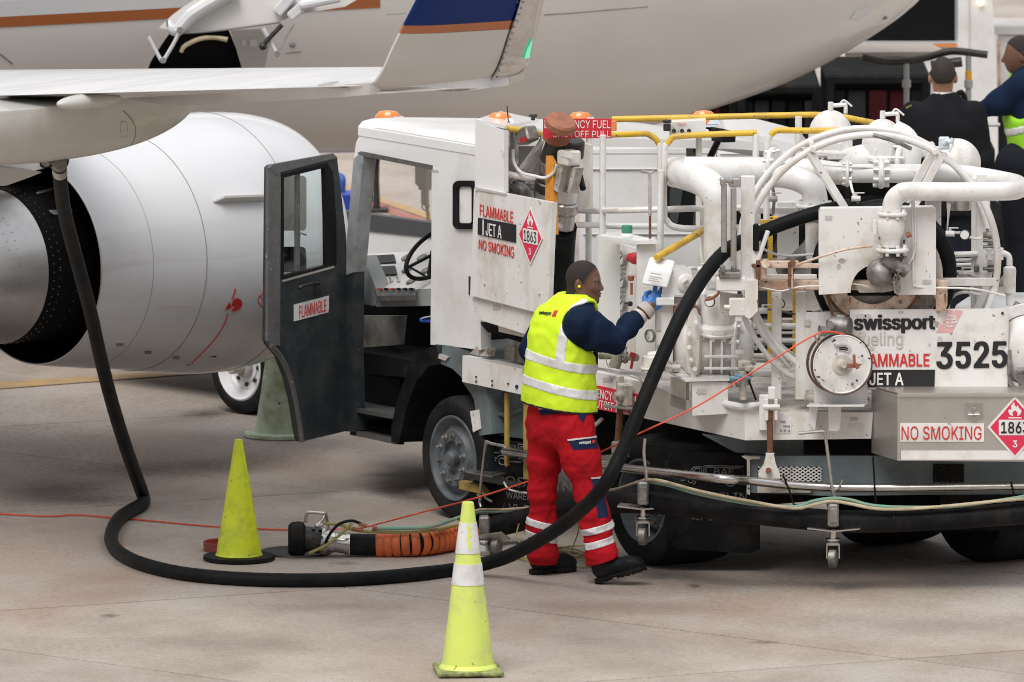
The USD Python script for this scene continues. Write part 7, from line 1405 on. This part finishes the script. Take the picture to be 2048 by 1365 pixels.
# trousers
hR_, kR, aR = pp(1144, 850, -.1), pp(1180, 985, -.13), np.array([pp(1203, 1110, gR[1] - Yp)[0], gR[1], pp(1203, 1110, gR[1] - Yp)[2]])
hL_, kL, aL = pp(1095, 850, .06), pp(1085, 985, .1), np.array([pp(1086, 1115, gL[1] - Yp)[0], gL[1], pp(1086, 1115, gL[1] - Yp)[2]])
footd = nrm(pp(1275, 1128, -.2) - pp(1200, 1160, -.2))
def trousers(p):
    pel = trunk(p, [(tz(892), tx(1120), Yp, .1, .1, -25), (tz(872), tx(1118), Yp, .162, .138, -30), (tz(850), tx(1118), Yp, .178, .148, -38), (tz(800), tx(1119), Yp, .172, .138, -42)])
    R_ = chain(p, [hR_, hR_ * .5 + kR * .5, kR, kR * .5 + aR * .5, aR, aR + np.array([.008, 0, -.05])], [.124, .108, .08, .084, .082, .088], .04)
    L_ = chain(p, [hL_, hL_ * .5 + kL * .5, kL, kL * .5 + aL * .5, aL, aL + np.array([0, 0, -.06])], [.116, .094, .074, .08, .077, .077], .04)
    d = smin(pel, smin(R_, L_, .015), .04)
    low = np.clip((.75 - p[:, 2]) / .5, 0, 1)
    ripple = .038 * (.4 + low) * (np.abs(fb(p * np.array([.6, .6, 1.8]), 8, 2, 3)) - .11) + .006 * fb(p, 9, 1, 6) + .022 * (np.abs(fb(p @ FOLD, 9, 2, 17)) - .1) + .008 * fb(p, 30, 2, 9)
    d = d + ripple
    cutR = (np.abs(p[:, 1] - gR[1]) < np.abs(p[:, 1] - gL[1]))
    zr = np.where(p[:, 0] > tx(1140), .1 + np.clip((p[:, 0] - aR[0] + .08) * .32, -.04, .09), .06); return np.maximum(d, zr - p[:, 2])
TRO = surf(trousers, [tx(1025), Yp - .55, .03], [tx(1275), Yp + .5, tz(790)], .009); W.part("trousers", TRO, redcloth, smooth=True)
def tband(y0, hw, right):
    def f(p):
        d = trousers(p) - .004; a, k = (aR, kR) if right else (aL, kL)
        side = (p[:, 0] - tx(1140)) * (-1 if right else 1); return np.maximum(np.maximum(d, np.abs(p[:, 2] - (a[2] + y0) - (p[:, 0] - a[0]) * (.28 if right else -.25)) - hw), side)
    return f
for right, off in ((True, (.155, .075)), (False, (.195, .12))):
    for o_ in off: W.part("leg_tape", surf(tband(o_, .021, right), [tx(1140) if right else tx(1035), Yp - .45 if right else Yp - .1, .1], [tx(1255) if right else tx(1140), Yp + .1 if right else Yp + .45, .52], .005), reflect, smooth=45)
def pocket(poly, nm, mt, off=.004):
    xs2 = [p_[0] for p_ in poly]; h = [hit(TRO, x, y, off) for x, y in poly]
    if any(x is None for x in h): return
    n = nrm(CAM - np.mean(h, 0))
    # a flap that follows the cloth: a grid between the four corners
    g = []
    N = 9
    for i in range(N):
        for j in range(N):
            u, v = i / (N - 1), j / (N - 1); x = (poly[0][0] * (1 - u) + poly[1][0] * u) * (1 - v) + (poly[3][0] * (1 - u) + poly[2][0] * u) * v; y = (poly[0][1] * (1 - u) + poly[1][1] * u) * (1 - v) + (poly[3][1] * (1 - u) + poly[2][1] * u) * v
            q = hit(TRO, x, y, off); g.append(q if q is not None else g[-1])
    g = np.array(g); f = []
    for i in range(N - 1):
        for j in range(N - 1): a = i * N + j; f += [[a, a + N, a + N + 1], [a, a + N + 1, a + 1]]
    back = g - n * .012; m = len(g); rim = [j for j in range(N)] + [i * N + N - 1 for i in range(1, N)] + [(N - 1) * N + j for j in range(N - 2, -1, -1)] + [i * N for i in range(N - 2, 0, -1)]
    ff2 = f + [[rim[i], rim[(i + 1) % len(rim)], rim[(i + 1) % len(rim)] + m] for i in range(len(rim))] + [[rim[i], rim[(i + 1) % len(rim)] + m, rim[i] + m] for i in range(len(rim))]
    q = tm(np.vstack([g, back]), ff2); q.fix_normals(); W.part(nm, q, mt, smooth=40)
pocket([(1079, 819), (1132, 816), (1126, 827), (1082, 831)], "pocket_flap", navypatch)
pocket([(1137, 882), (1192, 876), (1196, 897), (1147, 900)], "pocket_flap", navypatch)
pocket([(1151, 812), (1178, 818), (1166, 845), (1158, 838)], "side_pocket", navypatch, .003)
pocket([(1183, 958), (1203, 957), (1217, 1035), (1196, 1037)], "knee_patch", navypatch, .003)
pocket([(1078, 815), (1133, 813), (1132, 816), (1079, 819)], "pocket_piping", signwhite, .007)
pocket([(1135, 879), (1191, 873), (1192, 876), (1137, 882)], "pocket_piping", signwhite, .007)
pocket([(1181, 955), (1203, 954), (1203, 957), (1183, 958)], "pocket_piping", signwhite, .007)
lg = [hit(TRO, x, y, .009) for x, y in ((1158, 883), (1180, 881), (1180, 889), (1158, 890))]
if all(x is not None for x in lg): W.part("pocket_lettering", quad_text("swissport", *lg, bold=True), whitetext)
m_ = decal(TRO, ell(1185, 884, 3, 4, 12), .002, .009)
if m_ is not None: W.part("pocket_emblem", m_, redtext)
# boots
def boot(gp_, d, pitch, h0=0.0):
    d = nrm(np.array([d[0], d[1], 0])); fwd = nrm(d * math.cos(pitch) + up * math.sin(pitch)); upn = nrm(up * math.cos(pitch) - d * math.sin(pitch)); sdv = np.cross(upn, fwd); heel = np.array([gp_[0], gp_[1], h0])
    P3 = lambda a, b, c: heel + fwd * a + sdv * b + upn * c
    def f(p):
        q = p - heel; x, y, z = q @ fwd, q @ sdv, q @ upn
        d_ = smin(cap(p, P3(.045, 0, .075), P3(.2, 0, .062), .05, .046), cap(p, P3(.05, 0, .08), P3(.06, 0, .18), .052, .055), .03); d_ = smin(d_, elp(p, P3(.215, 0, .052), [fwd, sdv, upn], (.075, .052, .045)), .02)
        return np.maximum(d_, .022 - z)
    def sole(p):
        q = p - heel; x, y, z = q @ fwd, q @ sdv, q @ upn; w = np.interp(x, [-.01, .03, .1, .2, .26, .295], [.02, .045, .04, .054, .045, .0]); lug = .005 * (np.sin(x * 190) > 0.2) * (z < .01)
        arch = np.where((x > .085) & (x < .125), .012, 0); return np.maximum.reduce([np.abs(y) - w, z - .032, -(z - arch - lug), -x - .01])
    lo_, hi_ = heel + np.array([-.33, -.33, -.05]), heel + np.array([.36, .36, .3])
    W.part("boot", surf(f, lo_, hi_, .0075), bootm, smooth=True); W.part("boot_sole", surf(sole, lo_, hi_, .006), rubber, smooth=30)
boot((aR[0] - .02, gR[1]), (.94, -.2), math.radians(17), .0); boot((aL[0] - .06, gL[1]), (.8, .5), 0.0, .0)
# head: turned to the right, slightly towards the lens
hc_ = pp(1169, 566, .0); fw_ = nrm([math.cos(math.radians(-8)), math.sin(math.radians(-8)), -.03]); lf = nrm(np.cross(up, fw_)); uh = np.cross(fw_, lf); E = np.array([fw_, lf, uh])
HW = .9                                                       # heads are narrower front to back than the ovals below
HP = lambda a, b, c: hc_ + fw_ * a + lf * b + uh * c          # forward, left, up in metres from the middle of the head
def headf(p):
    p = p + np.outer((p - hc_) @ fw_ * (1 / HW - 1), fw_); q = (p - hc_) @ E.T; a = q.copy(); a[:, 1] = np.abs(a[:, 1])
    d = elp(p, HP(-.012, 0, .03), E, (.104, .078, .094))
    d = smin(d, elp(p, HP(.03, 0, -.03), E, (.066, .062, .095)), .03)
    d = smin(d, cap(p, HP(.045, 0, -.095), HP(.072, 0, -.098), .03, .021), .03)           # chin
    for s_ in (-1, 1):
        d = smin(d, cap(p, HP(-.01, s_ * .056, -.055), HP(.045, s_ * .028, -.095), .022, .02), .03)  # jaw
        d = smin(d, elp(p, HP(.058, s_ * .04, -.02), E, (.026, .024, .022)), .02)         # cheekbone
        d = smax(d, -elp(p, HP(.094, s_ * .034, .006), E, (.017, .018, .011)), .012)      # eye socket
        d = smin(d, cap(p, HP(.082, s_ * .012, .026), HP(.075, s_ * .048, .022), .011, .009), .012)  # brow
        d = smin(d, elp(p, HP(.0935, s_ * .014, -.033), E, (.013, .0105, .0095)), .007)   # nostril wing
        ear = smax(elp(p, HP(-.028, s_ * .078, -.008), np.array([fw_ * .96 - lf * s_ * .28, lf * .96 + fw_ * s_ * .28, uh]), (.02, .009, .034)), -elp(p, HP(-.022, s_ * .09, -.008), E, (.01, .008, .019)), .004); d = smin(d, ear, .006)
    d = smin(d, cap(p, HP(.086, 0, .014), HP(.107, 0, -.026), .009, .0145), .012)          # nose
    d = smin(d, elp(p, HP(.087, 0, -.056), E, (.0185, .025, .0085)), .006); d = smin(d, elp(p, HP(.085, 0, -.0705), E, (.017, .023, .0095)), .006)  # lips
    d = smax(d, -cap(p, HP(.108, -.021, -.0632), HP(.108, .021, -.0632), .0035, .0035), .003)
    nk = cap(p, HP(-.045, 0, -.05), pp(1140, 615, .0), .058, .064); return smin(d, nk, .03)
lo_, hi_ = hc_ - np.array([.19, .16, .22]), hc_ + np.array([.17, .16, .16])
hd_ = surf(headf, lo_, hi_, .0042)
gx0 = nrm(wrR - elR)
# hand in its glove: palm plus five bent fingers closing on the meter register
kn = pp(1316, 598, .05); pd = nrm(kn - wrR); hn = nrm(np.array([.35, -.9, .2]) - pd * (np.array([.35, -.9, .2]) @ pd)); hs = np.cross(pd, hn); hs = hs if hs[2] > 0 else -hs
HQ = lambda a, b, c: wrR + pd * a + hs * b + hn * c
fingers = []
for i, (b, l) in enumerate(((.036, .078), (.013, .086), (-.011, .08), (-.033, .064))):
    k0 = HQ(.1, b * .95, .006); an_ = math.radians((32, 10, -10, -30)[i]); fd_ = pd * math.cos(an_) + hs * math.sin(an_); k1 = k0 + (fd_ * .95 - hn * .2) * l * .45; k2 = k1 + nrm(fd_ * .8 - hn * (.35 + .2 * i)) * l * .32; k3 = k2 + nrm(fd_ * .5 - hn * (.7 + .2 * i)) * l * .25
    fingers.append([HQ(.05, b * .7, .0), k0, k1, k2, k3])
thumb = [HQ(.03, .028, -.012), HQ(.058, .05, -.03), HQ(.085, .056, -.048), HQ(.108, .048, -.06)]
def handf(p, e=0.0):
    d = smin(cap(p, HQ(.03, .02, 0), HQ(.1, .03, .004), .019 + e, .017 + e), cap(p, HQ(.03, -.018, 0), HQ(.095, -.03, .004), .019 + e, .016 + e), .03); d = smin(d, cap(p, HQ(.03, 0, .002), HQ(.1, 0, .007), .022 + e, .018 + e), .02)
    for fg in fingers: d = smin(d, chain(p, fg, [.011 + e, .0115 + e, .0105 + e, .0098 + e, .0088 + e], .006), .006)
    return smin(d, chain(p, thumb, [.015 + e, .0125 + e, .0115 + e, .0095 + e], .006), .012)
W.part("glove", surf(lambda p: handf(p, .0022) + .0015 * fb(p, 45, 2, 2), kn - .14, kn + .14, .003), glove_b, smooth=True)
W.part("glove_cuff", surf(lambda p: np.maximum(np.abs(chain(p, [HQ(-.02, 0, 0), HQ(.045, 0, 0)], [.05, .04])) - .005, np.abs((p - HQ(.012, 0, 0)) @ pd) - .026), wrR - .11, wrR + .12, .0045), glove_c, smooth=True)
def bodyf(p):
    return smin(chain(p, [elR, wrR - pd * .02, HQ(.05, 0, 0)], [.04, .036, .034], .01), smin(torso(p, -.03), cap(p, shR, elR, .06, .05), .04), .03)
fore = surf(bodyf, lo, hi, .012)
W.part("body", join(hd_, fore), skin_m, smooth=True)
def hairf(p):
    q = ((p - hc_) @ E.T) / np.array([HW, 1, 1]); d = headf(p) - .0016 + .0012 * fb(p, 300, 2, 4)
    line_ = np.interp(q[:, 0], [-.12, -.055, -.03, -.012, .0, .017, .047, .066, .1], [-.075, -.06, -.03, -.02, .0, .032, .07, .088, .12]); d = np.maximum(d, line_ - q[:, 2])
    return np.maximum(d, -elp(p, HP(-.026, -.078, -.008), E, (.024, .03, .036)))
HO = 0.0
hair0 = hairf
W.part("hair", surf(hairf, lo_, hi_, .0042), hair_m, smooth=True)
W.part("hairline", surf(lambda p: np.maximum(hair0(p + uh * .011 - fw_ * .008) , headf(p) - .0009), lo_, hi_, .0042), M("hairline_stubble", (.062, .035, .027), .7, var=.3, vscale=200), smooth=True)
HP = lambda a, b, c: hc_ + fw_ * a * HW + lf * b + uh * c
for s_ in (-1, 1):
    ec = HP(.0745, s_ * .034, .005); W.part("eye", sph(ec, .0122), eye_w); W.part("iris", sph(ec + fw_ * .0072 + lf * s_ * .002, .0066), eye_d)
W.part("lips", surf(lambda p: np.minimum(elp(p, HP(.0885, 0, -.056), E, (.0185, .023, .0078)), elp(p, HP(.0865, 0, -.0705), E, (.017, .021, .0088))), HP(.08, 0, -.062) - .035, HP(.08, 0, -.062) + .035, .0022), lip_m, smooth=True)
W.part("eyebrow", surf(lambda p: np.minimum.reduce([cap(p, HP(.091, s_ * .018, .028), HP(.08, s_ * .048, .026), .0045, .0035) for s_ in (-1, 1)]), HP(.085, 0, .026) - .06, HP(.085, 0, .026) + .06, .0022), hair_m, smooth=True)
W.part("ear_plug", sph(HP(-.02, -.084, -.012), .0085), earplug)

# the pilot, seen from behind, and the worker at the right edge
YPi = 9.2; qq = lambda x, y, d=0: at(x, y, YPi + d); kP = PM(YPi)
zz = lambda y: float(qq(1888, y)[2]); xx = lambda x: float(qq(x, 400)[0])
PI_ = Thing("person", "man in a dark uniform jacket with shoulder stripes, seen from behind", "person", (xx(1888), YPi, 0))
jacket = fabric("jacket_black", (.012, .013, .015), .25); slacks = fabric("trousers_dark", (.014, .016, .022), .2); skin_l = M("skin_tan", (.32, .17, .11), .45, var=.08, vscale=20); hair_b = M("hair_dark_brown", (.026, .019, .015), .8, var=.3, vscale=120)
def pj(p):
    d = trunk(p, [(zz(430), xx(1888), YPi, .24, .15, 0), (zz(340), xx(1888), YPi, .245, .15, 0), (zz(260), xx(1888), YPi, .25, .15, 0), (zz(222), xx(1888), YPi, .22, .125, 0), (zz(203), xx(1888), YPi, .14, .09, 0), (zz(185), xx(1888), YPi, .075, .075, 0)])
    for s_ in (-1, 1): d = smin(d, chain(p, [qq(1888 + s_ * 62, 225), qq(1888 + s_ * 76, 320, -.02), qq(1888 + s_ * 60, 395, .15)], [.075, .07, .05], .05), .04)
    return d + .014 * fb(p, 10, 3, 4)
PI_.part("jacket", surf(pj, [xx(1888) - .42, YPi - .25, zz(435)], [xx(1888) + .42, YPi + .35, zz(175)], .016), jacket, smooth=True)
PI_.part("trousers", surf(lambda p: np.minimum(*[chain(p, [qq(1888 + s_ * 24, 420), qq(1888 + s_ * 26, 530), np.array([xx(1888 + s_ * 28), YPi, .05])], [.115, .085, .075], .04) for s_ in (-1, 1)]) + .012 * fb(p, 11, 2, 2), [xx(1888) - .35, YPi - .22, .0], [xx(1888) + .35, YPi + .22, zz(400)], .016), slacks, smooth=True)
for s_ in (-1, 1): PI_.part("shoe", sph(np.array([xx(1888 + s_ * 28), YPi + .06, .045]), .05, (1, 2.4, .9)), bootm)
hp_ = qq(1886, 152)
def ph(p):
    d = elp(p, hp_ + up * .015, np.eye(3), (.077, .1, .105)); d = smin(d, elp(p, hp_ + np.array([0, .04, -.05]), np.eye(3), (.062, .075, .08)), .03); d = smin(d, cap(p, hp_ - up * .08, hp_ - up * .17, .058, .065), .03)
    for s_ in (-1, 1): d = smin(d, elp(p, hp_ + np.array([s_ * .084, .01, -.02]), np.eye(3), (.014, .018, .034)), .008)
    d = smin(d, cap(p, hp_ + np.array([0, .125, -.01]), hp_ + np.array([0, .13, -.04]), .012, .016), .01); return d
PI_.part("body", surf(ph, hp_ - np.array([.13, .15, .2]), hp_ + np.array([.13, .17, .14]), .008), skin_l, smooth=True)
PI_.part("hair", surf(lambda p: np.maximum(ph(p) - .004 + .003 * fb(p, 60, 2, 3), np.maximum(-((p[:, 2] - hp_[2]) + .045 + np.clip(np.abs(p[:, 0] - hp_[0]) - .05, 0, 1) * -1.4), (p[:, 1] - hp_[1]) - .06 - (p[:, 2] - hp_[2]) * .1)), hp_ - np.array([.13, .15, .2]), hp_ + np.array([.13, .17, .15]), .008), hair_b, smooth=True)
PI_.part("shirt_collar", lathe([(.066, 0), (.07, .02), (.064, .035), (.06, .0)], qq(1886, 194), up, 24), signwhite)
for s_ in (-1, 1): PI_.part("shoulder_stripe", join(*[cbox(qq(1888 + s_ * (62 + 4 * i) - 6, 214 + 2 * i, -.06), RGT * .012, np.array([0, .1, 0]), up * .012, .003) for i in range(3)]), M("braid_gold", (.3, .22, .06), .5) if "braid_gold" not in MADE else MADE["braid_gold"])
YW = 9.9; q2 = lambda x, y, d=0: at(x, y, YW + d); x2 = lambda x: float(q2(x, 300)[0]); z2 = lambda y: float(q2(2040, y)[2])
WK = Thing("person", "crouching worker in navy with a lime vest at the right edge, reaching left", "person", (x2(2075), YW, 0))
def wj(p):
    d = chain(p, [q2(2082, 290), q2(2075, 220), q2(2066, 165)], [.2, .2, .15], .08); d = smin(d, chain(p, [q2(2046, 172, -.12), q2(2000, 205, -.1), q2(1958, 222, .0)], [.105, .08, .05], .05), .04)
    return d + .015 * fb(p, 10, 3, 6)
WK.part("jacket", surf(wj, [x2(1935), YW - .4, z2(330)], [x2(2190), YW + .4, z2(120)], .016), navycloth, smooth=True)
WK.part("vest", surf(lambda p: np.maximum(np.maximum(chain(p, [q2(2082, 290), q2(2075, 220), q2(2066, 165)], [.22, .218, .165], .08) + .01 * fb(p, 12, 2, 3), -chain(p, [q2(2046, 172, -.14), q2(2020, 210, -.26)], [.15, .15], .05)), -((p[:, 0] - x2(2004)) * .5 + (p[:, 2] - z2(296)))), [x2(1980), YW - .4, z2(330)], [x2(2190), YW + .4, z2(120)], .016), M("vest_green_lime", (.33, .72, .03), .7, var=.06), smooth=True)
WK.part("vest_tape", surf(lambda p: np.maximum(chain(p, [q2(2082, 290), q2(2075, 220), q2(2066, 165)], [.226, .224, .17], .08) + .01 * fb(p, 12, 2, 3), np.abs((p[:, 2] - z2(258)) - (p[:, 0] - x2(2030)) * .35) - .028), [x2(1980), YW - .4, z2(320)], [x2(2190), YW + .4, z2(200)], .014), reflect, smooth=True)
WK.part("trousers", surf(lambda p: smin(chain(p, [q2(2080, 300), q2(2030, 330, -.1), np.array([x2(2052), YW - .1, .1])], [.19, .125, .08], .05), chain(p, [q2(2095, 300, .1), q2(2050, 345, .15), np.array([x2(2078), YW + .15, .1])], [.19, .12, .08], .05), .04) + .014 * fb(p, 11, 2, 4), [x2(1970), YW - .4, .02], [x2(2190), YW + .45, z2(265)], .018), slacks, smooth=True)
for d_ in (-.12, .15): WK.part("boot", sph(np.array([x2(2052) - .05, YW + d_, .06]), .06, (2.2, .95, 1.0)), bootm)
h2 = q2(2040, 112)
def wh(p):
    d = elp(p, h2 + up * .02, np.eye(3), (.1, .078, .11)); d = smin(d, elp(p, h2 + np.array([-.035, 0, -.04]), np.eye(3), (.065, .06, .085)), .03); d = smin(d, cap(p, h2 + np.array([.02, 0, -.06]), q2(2058, 155), .058, .07), .03)
    d = smin(d, cap(p, h2 + np.array([-.098, 0, .0]), h2 + np.array([-.112, 0, -.03]), .01, .015), .012); d = smin(d, elp(p, h2 + np.array([.015, -.08, -.005]), np.eye(3), (.02, .012, .032)), .006); return d
WK.part("body", surf(wh, h2 - np.array([.16, .13, .22]), h2 + np.array([.18, .13, .15]), .008), skin_m, smooth=True)
WK.part("hair", surf(lambda p: np.maximum(wh(p) - .003 + .002 * fb(p, 60, 2, 3), -((p[:, 2] - h2[2]) - .02 - np.clip((-(p[:, 0] - h2[0])) * .8, -.09, .06))), h2 - np.array([.16, .13, .2]), h2 + np.array([.17, .13, .16]), .008), hair_m, smooth=True)
WK.part("hand", surf(lambda p: smin(cap(p, q2(1958, 222), q2(1948, 228), .038, .03), np.minimum.reduce([chain(p, [q2(1948, 228 + i * 2.5, -.02 + i * .012), q2(1939, 231 + i * 3, -.02 + i * .012), q2(1934, 238 + i * 3, -.02 + i * .012)], [.011, .0105, .009], .006) for i in range(-2, 3)]), .012), q2(1925, 250) - np.array([0, .15, 0]), q2(1975, 205) + np.array([0, .15, 0]), .0055), skin_m, smooth=True)

# a facade added out of view behind the lens: it shows only as reflections
CO = Thing("concourse", "long added unseen facade of pale panels and dark glass facing the aircraft", "building", (0, -62, 0))
pm_ = M("facade_panel", (.5, .48, .45), .6, var=.05)
CO.part("base_wall", cbox(np.array([-45, -62, 0.0]), RGT * 90, np.array([0, -2.0, 0]), up * 3.4, .05), M("facade_base", (.2, .19, .18), .7, var=.1))
CO.part("window_band", cbox(np.array([-45, -62.2, 3.4]), RGT * 90, np.array([0, -1.8, 0]), up * 5.6, .05), glassdark)
CO.part("fascia", cbox(np.array([-45, -61.8, 9.0]), RGT * 90, np.array([0, -2.2, 0]), up * 1.3, .05), pm_)
CO.part("upper_wall", cbox(np.array([-45, -63, 10.3]), RGT * 90, np.array([0, -2.0, 0]), up * 3.5, .05), MADE["facade_base"])
for i in range(16): CO.part("pillar", cbox(np.array([-45 + i * 5.9, -61.9, 0.0]), RGT * .7, np.array([0, -.2, 0]), up * 9.0, .02), pm_)
